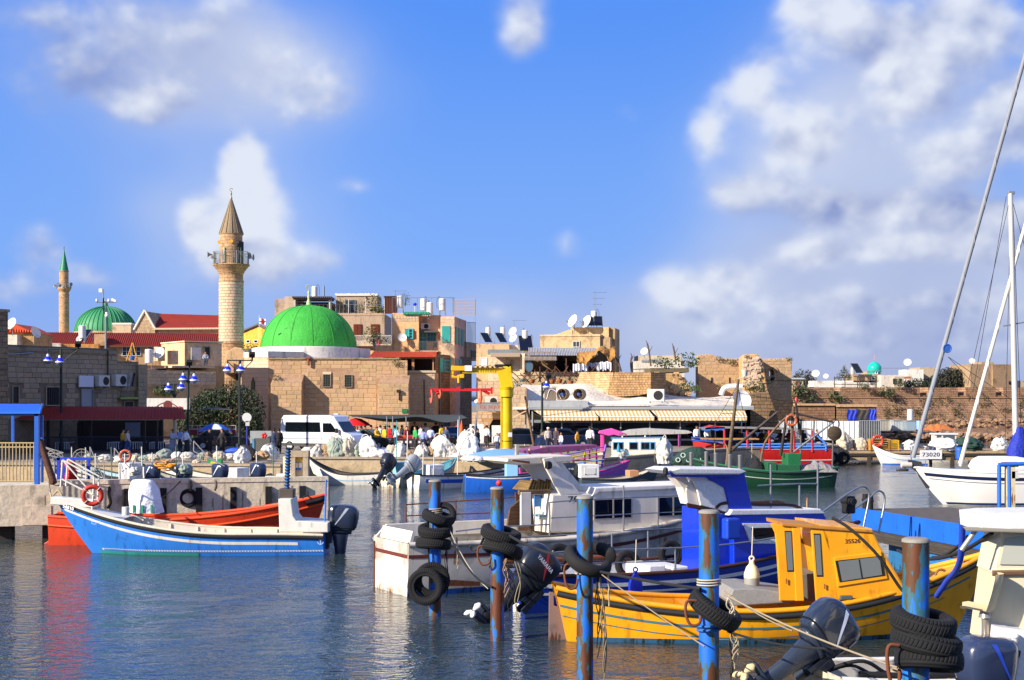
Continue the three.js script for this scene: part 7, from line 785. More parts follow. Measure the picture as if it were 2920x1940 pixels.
{// sailing boat at the right edge
const h=Math.PI+.06,D=71,g=boat('sailboat','white sailboat bow with a dark blue band at the right edge',stand(3080,D),h,{L:8.5,B:2.6,s:[1.6,1.6,1.85],sm:.4,rake:1.9,sw:.8,flare:.2,decked:1,n:26,stripes:[[.22,.38,M('#151f3e',.4),0,.96],[.5,.53,M('#2a3352',.4),0,.95],[.12,.02,M('#1c2c58',.4),0,.97,true]],deck:[0,.99,-.03]},{hull:M('#e6e2da',.35,{clearcoat:.4}),deck:whP,gunwale:whP}),q=(x,y,z=0)=>[...onPlane(g,x,y,z),z];
const fl=(nm,a,b,r0,r1,mat,l)=>{const A=v3(...q(...a)),Bv=v3(...q(...b)),n=90,d=Bv.clone().sub(A),pts=[];mesh(nm,rod(A.toArray(),Bv.toArray(),r0,r1,10),mat,g);const pp=[];for(let i=0;i<=400;i++){const t=i / 400,w=t*d.length()*3.2;pp.push(A.clone().addScaledVector(d,t).add(v3(Math.cos(w)*mix(r0,r1,t)*.8,0,Math.sin(w)*mix(r0,r1,t)*.8)));}mesh('sail_wrap',new THREE.TubeGeometry(new THREE.CatmullRomCurve3(pp),500,.035,5),mat,g).userData.kind='stuff';};
fl('furled_sail',[2604,1305],[2985,-60],.12,.1,M('#84888e',.7));fl('furled_sail',[2737,1330],[2990,400],.1,.08,M('#d6cfc0',.7));
mesh('mast',rod(q(2899,1340),q(2882,552),.15,.12,12),M('#cfcac0',.45,{metalness:.2}),g);mesh('mast_track',rod(q(2901,1340,.02),q(2886,556,.02),.025),M('#6a4a3a',.6),g);mesh('spreader',rod(q(2862,930),q(2960,912),.035),galv,g);mesh('masthead',[rbox(.35,.16,.14,.03,...q(2884,550))],galv,g);mesh('rigging',[[2882,560,2760,1100],[2884,560,2935,750],[2882,620,2866,1300],[2706,1020,3000,1330],[2704,1018,2900,1150],[2775,1120,2870,560],[2890,600,2915,1300]].map(([a,b,c,d])=>rod(q(a,b),q(c,d),.014)),dark,g).userData.kind='stuff';const sb=mesh('sail_cover',pod([[0,0,0,.45,.4],[.5,.0,0,.6,.4],[1.2,-.1,0,.42,.3],[1.75,0,0,.2,.2]],2.2,18).translate(...q(2905,1318)),M('#10289a',.7,{bumpMap:tNoise,bumpScale:.1}),g);mesh('dinghy',[pod([[0,0,0,1.9,.6],[.3,0,0,2.1,.75],[.62,.2,0,1.7,.6],[.78,.4,0,1.2,.4]],2.4,24).translate(...q(2880,1346))],M('#d9d9d8',.5),g);
mesh('bow_fitting',ext(poly(g,.06,[2590,1312],[2625,1318],[2632,1335],[2660,1385],[2642,1392],[2612,1345],[2590,1325]),.12,.02,-.06),M('#3a3a3a',.5),g);mesh('bow_roller',cyl(.14,.14,.5,...q(2585,1326),14,0,Math.PI / 2),M('#c9c0b0',.5),g);mesh('anchor',[rod(q(2582,1328),q(2580,1342),.04),pod([[0,0,0,.32,.16],[.12,0,0,.3,.1]],2,14).translate(...q(2574,1344))],M('#4a443e',.5,{metalness:.5}),g);mesh('pulpit',[tube([q(2600,1330),q(2602,1275),q(2650,1282),q(2690,1320)],.025,20),rod(q(2640,1280),q(2640,1335),.02),tube([q(2600,1325,.5),q(2604,1278,.5),q(2740,1285,.5)],.02,16)],steel,g);{const pz=q(2655,1297,-.7);const nb=sub('number_board',g);mesh('board',b2(pz[0]-.55,pz[0]+.55,pz[1]-.22,pz[1]+.22,-.72,-.69),whP,nb);text(nb,'73020',.95,.3,'#20284a',[pz[0],pz[1],-.724,Math.PI]);}const sk=q(2620,1100);const ft=q(2700,995,-.1);mesh('sail_badge',[tr(lathe([[0,0],[.2,0]],16),0,0,0,0,-Math.PI / 2),tor(.2,.03)].map((x)=>x.translate(...q(2702,994,-.12))),M('#2a5aa8',.5),g);
}

// ---------- jetty ----------
{
const g=facade('jetty','concrete jetty with black rubber strips behind the orange boat','jetty',-60,52.4,936,55.6,0),cm=M('#d0c2a8',.9,{map:rep(tPlaster,.35,.35),bumpMap:tNoise,bumpScale:.02}),r=rect(g,-60,936,1380,1500),L=r[1],yT=2.06;
mesh('deck',b2(0,L,.55,yT,-2.2,0),cm,g);mesh('kerb',b2(2.6,L,yT,yT+.16,-.5,.03),cm,g);const X=(px)=>onPlane(g,px,1400)[0];mesh('face_panel',b2(X(62),X(145),.58,1.3,0,.03),cm,g);for(let i=0;i<8;i++)mesh('pier',b2(i*L / 7.2+.4,i*L / 7.2+1.1,-1.5,.55,-1.8,-.35),M('#2e2922',.9),g);mesh('end_fender',b2(L-.04,L+.06,.5,2.0,-1.9,-.1),conc,g);
for(const px of[363,465,567,665,765,862]){const x=X(px);mesh('rubber_strip',b2(x-.12,x+.12,.62,1.88,0,.14),rubber,g);}const rs=[];for(let i=0;i<14;i++){const x=rnd(X(20),L-.5);rs.push(b2(x,x+rnd(.02,.05),rnd(.7,1.2),rnd(1.4,2),.001,.004+i*.0004));}mesh('rust_stain',rs,M('#8a6a4c',.95),g).userData.kind='stuff';
}
const treadB=tex(128,64,(u,v)=>{const a=(u*16+Math.abs(v-.5)*3)% 1;return v>.28&&v<.72?(a<.25||Math.abs(v-.42)<.02||Math.abs(v-.58)<.02?0:1):.6+.2*Math.sin(v*90);},false,3,1);
const tyreM=M('#0c0c0e',.88,{bumpMap:treadB,bumpScale:.02,map:tGrain});
function tyreGeo(R=.33,w=.21,q=1){const h=w / 2,g=lathe([[R*.58*q,-h*.8],[R*.64,-h],[R*.85,-h*1.05],[R*.97,-h*.8],[R,-h*.4],[R*1.005,0],[R,h*.4],[R*.97,h*.8],[R*.85,h*1.05],[R*.64,h],[R*.58,h*.8],[R*.55,h*.3],[R*.8,h*.2],[R*.8,-h*.2],[R*.55,-h*.3],[R*.58,-h*.8]],36);g.userData.keep=true;return g;}
function tyre(label,p,rx=0,ry=0,rz=0,R=.33,w=.21){const t=tag(mesh('tyre',tyreGeo(R,w),tyreM),label,'tyre');t.position.copy(p);t.rotation.set(rx,ry,rz,'YXZ');return t;}
function rope(label,pts,r=.018,col='#b3a68a',n=30){const t=tag(mesh('rope',tube(pts,r,n,5),M(col,.9)),label,'rope');return t;}
const sag=(a,b,s,n=6)=>Array.from({length:n+1},(_,i)=>{const t=i / n,p=a.clone().lerp(b,t);p.y-=s*4*t*(1-t);return p;});
tyre('tyre hanging by a rope in the middle of the jetty wall',at(537,1421,54.3),Math.PI / 2,0,0,.36);tyre('tyre hanging lower on the jetty wall, half behind the orange boat',at(615,1436,54.8),Math.PI / 2,0,0,.36);tyre('tyre at the right of the jetty wall, just above the orange boat',at(742,1434,55.3),Math.PI / 2,0,0,.36);
for(const[px,l]of[[543,'knotted rope holding the middle jetty tyre'],[614,'knotted rope holding the lower jetty tyre']])rope(l,[at(px,1372,54.2),at(px+2,1385,54.1),at(px-2,1400,54.1)],.05,'#5c4d3c');
rope('black line from the jetty top to the white sack',sag(at(520,1366,54.4),at(455,1425,52),.05),.02,'#15151a');rope('chain of frayed rope hanging on the left jetty wall',[at(312,1388,53.6),at(310,1410,53.4),at(314,1435,53.4),at(306,1450,53.3)],.06,'#2c2720');rope('pale mooring line from the jetty corner to the blue bow',sag(at(138,1370,52.6),at(160,1415,50),.5),.03,'#b8a27c');rope('loops of mooring rope on the stem of the blue boat',[at(152,1412,49.6),at(166,1400,49.5),at(176,1418,49.4),at(156,1428,49.5),at(170,1440,49.4),at(190,1452,49.2)],.035,'#a58f68');
{// fence and blue shelter on the left end
const d=51.6,f=thing('fence','golden metal fence at the left edge on the jetty','fence');mesh('rail',[[1264],[1276],[1373]].map(([y])=>rod(at(-40,y,d).toArray(),at(98,y,d).toArray(),.03,.03,5)),M('#b29a6c',.5),f);for(let i=0;i<14;i++)mesh('bar',rod(at(-34+i*10,1264,d).toArray(),at(-34+i*10,1374,d).toArray(),.022),M('#b29a6c',.5),f);
const s=thing('shelter','blue steel shelter with a curved blue awning at the left edge','shelter'),bm=M('#1b5fc0',.45,{map:tWear}),b3=(a,b,c,e,dd,w,nm)=>mesh(nm,b2(xw(a,dd),xw(b,dd),yw(c,dd),yw(e,dd),-dd-w,-dd),bm,s);b3(97,109,1180,1382,50.4,.16,'post');b3(115,121,1185,1376,52,.12,'post');b3(31,38,1185,1262,53,.12,'post');b3(-60,110,1178,1186,50.4,.12,'beam');const P=at(0,1152,51);mesh('awning',grid(Array.from({length:8},(_,i)=>{const a=i / 7*1.5;return[at(-60,1180-28*Math.sin(a),50.3+2*(1-Math.cos(a))),at(113,1180-28*Math.sin(a),50.3+2*(1-Math.cos(a)))];})),M('#1257c4',.6),s);mesh('end_arch',tube(Array.from({length:8},(_,i)=>{const a=i / 7*1.5;return at(113+i,1182-28*Math.sin(a),50.3+2*(1-Math.cos(a)));}),.05,14),bm,s);
const pk=thing('plank','rusty brown plank leaning beside the blue shelter post','plank');mesh('board',rod(at(113,1255,51.5).toArray(),at(153,1380,51).toArray(),.11,.13,4),M('#5e3420',.85,{map:tWood}),pk);
}
{// gantry and clutter on the boats behind the jetty
const d=63,t=thing('gantry','bright blue frame rising behind the jetty left end','gantry'),bm=M('#1236b4',.5),bb=(a,b,c,e,dd=d)=>b2(xw(a,dd),xw(b,dd),yw(c,dd),yw(e,dd),-dd-.12,-dd);mesh('post',bb(161,170,1306,1376),bm,t);mesh('post',bb(248,255,1306,1376,64),bm,t);mesh('post',bb(178,184,1310,1376,64.5),bm,t);mesh('beam',bb(160,260,1305,1313),bm,t);
const rs=thing('diving_suit','red rubber suit hanging inside the blue frame','suit',at(200,1372,63.6));mesh('suit',pod([[0,0,0,.3,.2],[.4,.05,0,.26,.2],[.55,0,0,.2,.18],[.75,-.02,0,.24,.2],[.9,.03,0,.2,.15],[1.0,.05,0,.08,.06]],2.2,16),M('#c01810',.5,{bumpMap:tNoise,bumpScale:.06}),rs);
for(const[px,py,dd,l]of[[155,1300,66,'left wire net drum standing behind the blue frame'],[232,1297,66,'right wire net drum standing behind the blue frame']]){const n=thing('net_drum',l,'net drum',at(px,py+10,dd));mesh('wheel',[tor(.42,.02),tor(.28,.015),...Array.from({length:8},(_,i)=>rod([0,0,0],[.42*Math.cos(i*.785),.42*Math.sin(i*.785),0],.012))],M('#8d8678',.5),n);mesh('axle',[rod([0,0,-.3],[0,0,.3],.05),rod([0,0,0],[0,-.9,0],.04)],galv,n);}
for(const[a,l]of[[[[125,1275],[180,1292],[128,1296],[190,1312]],'bow rail left of the net drums'],[[[256,1275],[258,1304],[294,1302],[298,1372]],'bow rail right of the blue frame'],[[[326,1278],[326,1300],[388,1296],[372,1340]],'bow rail under the life ring behind the jetty'],[[[552,1258],[552,1288],[640,1330],[590,1300]],'bow rail near the white pointed bow behind the jetty']]){const n=thing('boat_rail',l,'rail'),P=a.map(([x,y])=>at(x,y,74));mesh('tube',[rod(P[0].toArray(),P[3].toArray(),.03),rod(P[1].toArray(),P[2].toArray(),.03),rod(P[0].toArray(),P[1].toArray(),.03),rod(P[2].toArray(),P[3].toArray(),.03)],M('#a9a59c',.4,{metalness:.4}),n);}
ring('faded orange life ring standing among the boats behind the jetty',at(357,1300,74),.95,'#b8502c');const wc=skiff('white pointed bow poking up between the bags behind the jetty',640,75,2.85,{L:5,B:1.6,s:[.9,.9,1.75],rake:.5},wv,{});
const pd=thing('power_pedestal','concrete power pedestal with blue sockets on the jetty end','pedestal',[0,0,0]),pb=(a,b,c,e,z,w,m,nm)=>mesh(nm,b2(xw(a,57),xw(b,57),yw(c,57),yw(e,57),-57.6+z-w,-57.6+z),m,pd);pb(825,838,1290,1366,.3,.5,conc,'leg');pb(860,875,1290,1366,.3,.5,conc,'leg');pb(810,876,1287,1305,.32,.54,conc,'top');pb(838,860,1304,1366,.1,.2,M('#b9a98a',.8),'panel');for(const x of[841,851]){pb(x-4,x+3,1322,1336,.15,.06,whP,'socket_box');pb(x-4,x+3,1336,1343,.16,.06,M('#1f55b8',.5),'socket_cap');}pb(838,858,1308,1318,.14,.05,M('#c9a524',.6),'yellow_lamp');pb(802,812,1304,1352,.2,.3,M('#d6c9a8',.7),'cream_side');
}
// sacks of nets
const sackM=['#dcd7cc','#cdc7bb','#bfb29b','#96a292','#a98a66','#e4e0d8'].map((c)=>M(c,.85,{bumpMap:tNoise,bumpScale:.05,map:tGrain}));
const sackG=[0,1,2,3,4].map((k)=>{const rows=[],n=48;for(let i=0;i<25;i++){const s=i / 24,w=(s<.35?mix(.86,1,sm(0,.35,s)):Math.sqrt(Math.max(0,1-((s-.35)/ .69)**2)))*1;rows.push(Array.from({length:n},(_,j)=>{const a=j / n*6.2832,q=1+.42*(fbm3(Math.cos(a)*1.7+k*7+20,s*2.4+k,Math.sin(a)*1.7+20,3)-.5)+(.03+.09*s)*Math.sin(a*(7+k)+2*Math.sin(s*5+k))*Math.sin(a*3+k*2)+.03*Math.sin(s*16+3*Math.sin(a*2+k))-.15*(1-Math.abs(2*n3(Math.cos(a)*3+k*5,s*4.5,Math.sin(a)*3+9)-1))**4-.09*(1-Math.abs(2*n3(Math.cos(a)*7+k*5,s*9,Math.sin(a)*7+3)-1))**3;return v3(.5*w*q*Math.cos(a)+.1*s*(k % 3-1),s*(1+.05*Math.sin(a*2+k)),.42*w*q*Math.sin(a));}));}rows.push(rows.at(-1).map((p)=>v3(p.x*.2,1.0+(k % 2)*.08,p.z*.2)));return grid(rows,true);});
function sack(label,px,py,d,wp,hp,m,k){const t=thing('sack',label,'sack',at(px,py,d),(k*1.3)% 6);const s=d / F;const b=mesh('bag',sackG[k % 5],sackM[m],t);t.scale.set(wp*s,hp*s*1.0,wp*s*.9);if(hp>36){mesh('loop',[tor(.16,.018,.12,1.0,0,0,.4,12),tor(.13,.018,-.15,.97,.05,0,-.5,12)],sackM[(m+1)% 6],t);mesh('tie',tube([[.1,1.0,.05],[.2,.7,.38],[.1,.3,.5],[.15,.05,.48]],.014,14,5),M('#6d6a60',.9),t);}return t;}
[[930,1302,40,34,4,'small brown net sack behind the greenish one'],[1022,1304,44,36,3,'grey green net heap between the tan topped and the round white sack'],[1118,1304,40,34,2,'tan sack behind the low spread white one'],[1150,1300,36,26,3,'dull green net lump behind the brown tan sack'],[1228,1304,40,30,4,'rust brown net bundle behind the tied pale sack'],[1290,1302,44,34,1,'grey sack behind the small crumpled one'],[1372,1306,40,30,2,'beige bundle between the biggest white sack and the crane foot'],[880,1306,40,30,0,'small white bag at the left end of the quay sacks'],[905,1314,62,44,1,'pale sack of nets nearest the white van rear wheel'],[957,1312,72,62,3,'greenish net sack in front of the white van'],[998,1314,54,62,2,'tan topped sack in front of the van windscreen'],[1047,1309,76,60,5,'large round white sack right of the van'],[1090,1314,96,36,5,'low spread white sack right of the round one'],[1140,1316,60,50,0,'white sack in front of the market crowd left end'],[1165,1316,54,32,4,'brown tan sack in the middle of the row'],[1205,1316,66,46,1,'tied pale sack under the grey canopy'],[1256,1313,66,66,0,'tall creased sack below the white shirted man'],[1284,1318,46,30,1,'small crumpled sack between two tall ones'],[1336,1312,86,78,5,'biggest white sack with loops left of the crane column'],[1312,1322,92,32,0,'flat white sack in front of the biggest one'],[1402,1316,84,36,0,'crumpled white sheet sack beside the crane foot'],[1762,1322,48,30,1,'white bag beside the teal pump of the white tour boat'],[1896,1322,66,70,0,'tall square white bulk bag in front of the white tour boat']].forEach(([px,py,w,h,m,l],i)=>sack(l,px,py,px>1700?91:91.5,w,h,m,i));
[[436,1306,50,18,2,'sagging tan net pile at the left of the far heaps'],[466,1318,54,26,3,'grey net pile behind the tall white console'],[504,1316,46,20,0,'crumpled white cover left of the yellow rope heap'],[540,1318,48,22,1,'pale sheet pile in the middle of the far heaps'],[592,1318,44,24,4,'brown net pile behind the pointed white bow'],[628,1312,40,26,2,'tan sack right of the green crate'],[690,1322,62,42,0,'white sack with dark net over it by the cabinet'],[736,1324,44,20,5,'long low white sack under the dark net'],[770,1318,62,40,5,'white pinkish sack left of the power pedestal'],[252,1326,40,20,3,'dull grey net pile behind the blue frame'],[304,1324,46,20,1,'grey cover pile behind the bow rails'],[388,1320,40,22,2,'tan sheet on the boats under the life ring'],[415,1306,46,15,3,'flat grey net pile near the restaurant railing'],[385,1356,44,24,1,'grey white sack on the boat behind the jetty wall'],[262,1362,36,28,3,'dark green net sack beside the blue frame'],[530,1350,44,26,3,'pale green net heap between the striped outboards'],[1350,1325,90,16,0,'flat white cover at the foot of the sacks'],[486,1336,40,14,4,'small brown rope pile below the crumpled white cover'],[560,1334,36,14,2,'flat tan cloth behind the striped outboards'],[655,1330,50,18,1,'grey sheet over nets right of the pointed bow'],[712,1334,40,16,4,'rusty brown net under the cabinet'],[340,1334,44,16,0,'white cloth crumpled in front of the bow rails'],[578,1304,40,18,3,'dark grey net pile near the tree lamp post'],[745,1306,52,26,4,'dark brown net pile in front of the grey cabinet'],[215,1330,30,18,2,'small tan pile between the two wire drums']].forEach(([px,py,w,h,m,l],i)=>{const k=sack(l,px,py,py>1340?73:83+(i*5 % 6),w,h,m,i+2);if(py<1340)k.position.y=QY+(1336-py)*.008;});
[[2408,1286,62,48,2,'leftmost grey net sack on the right pier'],[2455,1283,44,34,2,'beige tied sack left of the yellow crates'],[2592,1282,56,26,5,'flat white sack right of the yellow crates'],[2692,1284,94,34,5,'wide white sheet sack in front of the small cabin boat'],[2855,1290,60,40,5,'white sack left of the blue sail cover'],[2900,1284,44,36,0,'second white sack behind the blue sail cover'],[2765,1284,90,36,3,'dark green tarpaulin heap on the right pier']].forEach(([px,py,w,h,m,l],i)=>{const s=sack(l,px,py,113.2,w,h,m,i+1);if(i===6)s.children[0].material=M('#1f4034',.8,{bumpMap:tNoise,bumpScale:.08});});
{const c=thing('crate','small green plastic crate among the net heaps','crate',at(613,1328,82.2));mesh('side',[b2(-.4,.4,0,.36,.25,.3),b2(-.4,.4,0,.36,-.3,-.25),b2(-.4,-.36,0,.36,-.25,.25),b2(.36,.4,0,.36,-.25,.25)],M('#1c8a4a',.5),c);mesh('yellow_label',b2(-.2,.2,.1,.24,.3,.31),M('#c9b820',.6),c);const y=thing('rope_heap','yellow orange rope heap on a boat behind the jetty','rope heap',at(474,1340,73.6));mesh('coil',Array.from({length:9},(_,i)=>tor(.16+rnd(.14),.04,rnd(-.3,.3),.08+i*.03,rnd(-.2,.2),1.3+rnd(-.3,.3),rnd(6),16)),M('#d18c14',.8),y).userData.kind='stuff';const n=thing('net_heap','dark brown net thrown over the white sack by the cabinet','nets',at(706,1312,84.4));mesh('netting',pod([[0,0,0,.9,.5],[.4,-.05,0,.7,.42],[.75,-.15,0,.42,.3],[.9,-.2,0,.12,.1]],2,20),M('#2e2722',.9,{bumpMap:tNoise,bumpScale:.08}),n);const bl=thing('tarpaulin','small bright blue tarpaulin before the tree lamp post','tarpaulin',at(672,1292,90));mesh('sheet',pod([[0,0,0,.8,.4],[.22,0,0,.6,.35],[.32,0,0,.2,.2]],2,16),M('#1a4fc8',.6,{bumpMap:tNoise,bumpScale:.08}),bl);}
{// right pier
const d=112.5,t=thing('pier','long low concrete pier on the right with a dark rail along it','pier',[0,0,0]);const x0=xw(2372,d),x1=xw(3050,d);mesh('deck',b2(x0,x1,.3,1.05,-d-5,-d),M('#a58d6c',.9,{map:tPlaster}),t);mesh('fender_rail',[b2(x0,x1,.66,.86,-d,-d+.14)],M('#2c2722',.8),t);for(let i=0;i<9;i++)mesh('pier_post',b2(x0+.6+i*2.2,x0+.9+i*2.2,-1,.7,-d-.1,-d+.1),M('#3a3128',.9),t);
for(const[px,l]of[[2373,'left tyre of the pair hanging at the pier end by the red boat'],[2406,'right tyre of the pair hanging at the pier end by the red boat']])tyre(l,at(px,1306,111.8),Math.PI / 2,0,0,.5,.3);
const cr=(a,b,c,l,col)=>{const q=thing('crate',l,'crate',at((a+b)/ 2,1284,112.9));const w=(b-a)*d / F,h=(1284-c)*d / F;for(let i=0;i<5;i++)mesh('slat',box(w,h / 6.5,.05,0,h*(i+.5)/ 5,.45),M(col,.7,{map:tWood}),q);mesh('side',[box(.05,h,.9,-w / 2,h / 2,0),box(.05,h,.9,w / 2,h / 2,0),box(w,h,.05,0,h / 2,-.45)],M(col,.7),q);mesh('corner_post',[box(.09,h,.09,-w / 2,h / 2,.46),box(.09,h,.09,w / 2,h / 2,.46)],M(col,.7),q);};cr(2478,2534,1252,'open wooden crate with nets on the right pier','#b8873e');cr(2533,2558,1255,'yellow slatted crate at the right of the wooden one','#c99a1e');ring('orange ring hanging on the wooden crate of the right pier',at(2503,1258,112.2),1.4,'#d23a14');const bd=thing('drum','bright blue drum on the right pier by the white stay','drum',at(2738,1311,111));mesh('shell',lathe([[0,0],[.34,0],[.36,.1],[.34,.3],[.36,.5],[.34,.75],[.36,.95],[0,1.0]],18),M('#1a55b0',.5),bd);
const cb=boat('small_boat','small white cabin boat behind the white sheet on the right pier',stand(2755,120),Math.PI,{L:3.6,B:1.7,s:[.9,.9,1.3],rake:.5,n:14},wv),P=(x,y,z=-.6)=>[...onPlane(cb,x,y,z),z];mesh('cabin',b2(P(2668,1240)[0],P(2728,1240)[0],P(0,1285)[1],P(0,1240)[1],-.6,.6),whA,cb);mesh('cabin_roof',b2(P(2664,0)[0],P(2732,0)[0],P(0,1240)[1],P(0,1236)[1],-.7,.7),whP,cb);for(const[a,b]of[[2672,2684],[2690,2722]])mesh('window',b2(P(a,0)[0],P(b,0)[0],P(0,1256)[1],P(0,1242)[1],-.63,-.6),M('#4d565a',.2),cb);
}
// ---------- lamps, crane, van, cars ----------
function lamp(label,px,d,pyTop,arms,flood){// arms: [dx px, py of globe centre]
const t=thing('street_lamp',label,'street lamp',[xw(px,d),QY,-d]),k=d / F,Y=(y)=>yw(y,d)-QY,bm=M('#12221f',.5),top=Y(pyTop);mesh('post',[cyl(.13,.11,1.2,0,0,0,12),cyl(.1,.08,top-1.2,0,1.2,0,12),cyl(.17,.15,.3,0,1.1,0,12)],bm,t);
for(const[dx,gy]of arms){const x=dx*k,y=Y(gy);mesh('arm',[tube([[0,top-1.1,0],[x*.4,top-.6,0],[x,top-.06,0]],.035,12),rod([0,top,0],[x,top,0],.045),rod([x,top,0],[x,y+.3,0],.04)],bm,t);const l=sub('lantern',t);mesh('globe',sph(.27,x,y-.02,0,1,.95,1,20),M('#b9c6e8',.12,{transmission:.75,thickness:0}),l);mesh('blue_shade',lathe([[.28,0],[.27,.08],[.2,.22],[.08,.3]],20).translate(x,y,0),M('#1b2fd0',.3),l);mesh('cap',lathe([[.31,-.05],[.3,.02],[.285,.02],[.1,.3],[.09,.42],[.04,.46]],20).translate(x,y,0),M('#d5d7dc',.4),l).scale.set(1,1,1);}
if(flood){const[dx,py]=flood;mesh('flood_arm',[tube([[0,top-1.1,0],[dx*k*.4,top-.6,0],[dx*k,top-.05,0]],.035,12),rod([0,top,0],[dx*k,top,0],.045)],bm,t);mesh('floodlight',[rbox(.42,.36,.3,.04,dx*k,Y(py),.1,.3,.7),box(.1,.4,.1,dx*k,Y(py)-.25,0)],black,t);}return t;
}
lamp('street lamp with two blue globes and a floodlight before the shaded house',174,100,995,[[-38,1028],[-4,1032]],[49,982]);lamp('street lamp with two blue globes in front of the minaret base, left of the tree',536,101,1058,[[-14,1082],[17,1084]],[4,1035]);lamp('smaller lamp with two blue globes left of the minaret foot',497,104,1096,[[-17,1110],[20,1106]]);lamp('street lamp with two blue globes and a floodlight before the mosque wing',683,101,1028,[[-35,1056],[3,1056]],[36,1012]);lamp('dark street lamp with one blue globe in front of the restaurant',1546,112,1092,[[12,1103],[-30,1097]].slice(0,1),[18,1072]);lamp('street lamp with a tilted floodlight in front of the ruined tower',2177,125,1094,[],[24,1078]);
{// crane
const d=106,t=thing('crane','yellow jib crane with a red lifting beam on the quay','crane',[xw(1445,d),QY,-d]),k=d / F,ym=M('#d6b400',.4,{map:tWear}),X=(x)=>(x-1445)*k,Y=(y)=>yw(y,d)-QY,rdm=M('#c01616',.45);
mesh('column',[cyl(.42,.4,Y(1113),0,0,0,24)],ym,t);mesh('column_collar',[cyl(.5,.58,.25,0,Y(1113),0,24),cyl(.5,.5,.5,0,Y(1113)-.5,0,24),...Array.from({length:10},(_,i)=>box(.04,.5,.16,.47*Math.cos(i*.628),Y(1113)-.25,.47*Math.sin(i*.628),-i*.628))],ym,t);mesh('head',ext([[X(1419),Y(1063)],[X(1456),Y(1046)],[X(1462),Y(1100)],[X(1462),Y(1106)],[X(1430),Y(1106)]],.9,.03,-.45),ym,t);mesh('jib',[box(X(1462)-X(1318),.34,.1,(X(1462)+X(1318))/ 2,Y(1056),0),box(X(1462)-X(1318),.05,.5,(X(1462)+X(1318))/ 2,Y(1049),0),box(X(1462)-X(1318),.05,.5,(X(1462)+X(1318))/ 2,Y(1064),0)],ym,t);mesh('jib_end',box(.14,.66,.6,X(1291),Y(1055),0),ym,t);
mesh('trolley',[rbox(1.0,.35,.5,.04,X(1306),Y(1051),.1),cyl(.16,.16,.9,X(1305),Y(1075),0,14,0,Math.PI / 2),rbox(.3,.3,.35,.03,X(1318),Y(1073),.1),cyl(.1,.1,.5,X(1308),Y(1092),.1,10)],M('#e0a412',.5),t);mesh('hook_block',rbox(.3,.8,.3,.05,X(1318),Y(1095),0),dark,t);mesh('white_box',rbox(.55,.42,.15,.02,X(1336),Y(1051),.32),whP,t);mesh('cable_loop',Array.from({length:6},(_,i)=>tor(.28,.02,X(1355+i*14),Y(1054),.28,0,0,12,3.14).rotateZ(0)).map((g,i)=>g),black,t).userData.kind='stuff';mesh('jib_lamp',[1360,1400,1440].map((x)=>box(.4,.06,.3,X(x),Y(1047),.1)),M('#e6c81e',.4),t);
mesh('lifting_beam',[box(X(1402)-X(1230),.2,.25,(X(1402)+X(1230))/ 2,Y(1112),0),box(.16,.5,.3,X(1229),Y(1117),0),box(.16,.5,.3,X(1402),Y(1114),0),ext([[X(1295),Y(1110)],[X(1325),Y(1110)],[X(1312),Y(1101)]],.2,0,-.1)],rdm,t);mesh('brace',[rod([X(1262),Y(1113),0],[X(1243),Y(1124),0],.1,.1,4),rod([X(1376),Y(1113),0],[X(1396),Y(1124),0],.1,.1,4)],rdm,t);for(const[x,h]of[[1231,38],[1255,24],[1370,40]])mesh('sling',tube([[X(x),Y(1112),.15],[X(x+2),Y(1112+h*.5),.2],[X(x-1),Y(1112+h),.15],[X(x-3),Y(1112+h*.6),.1]],.08,14,4),M('#b8604a',.8),t);
mesh('ladder_rail',[rod([X(1429),0,.3],[X(1429),Y(1130),.3],.04),...Array.from({length:10},(_,i)=>rod([X(1429),.4+i*.35,.3],[X(1434),.4+i*.35,.3],.02))],ym,t).userData.kind='stuff';mesh('switch_box',rbox(.3,.34,.2,.03,X(1455),Y(1240),.4),M('#c2c5c8',.5),t);mesh('cable',[tor(.43,.02,0,Y(1258),0,Math.PI / 2),tor(.44,.02,0,Y(1118)-.4,0,Math.PI / 2)],black,t);
const pl=thing('pole','thin weathered wooden pole leaning left of the restaurant','pole');mesh('shaft',rod(at(1522,1270,108).toArray(),at(1497,1130,108).toArray(),.1,.07),wood('#8a6a44'),pl);
}
function wheel(t,x,y,z,r,hub='#b5b8ba'){const w=sub('wheel',t);mesh('tyre',tor(r*.76,r*.25,x,y,z),rubber,w);mesh('rim',cyl(r*.62,r*.62,.14,x,y,z,18,Math.PI / 2),M(hub,.4,{metalness:.4}),w);}
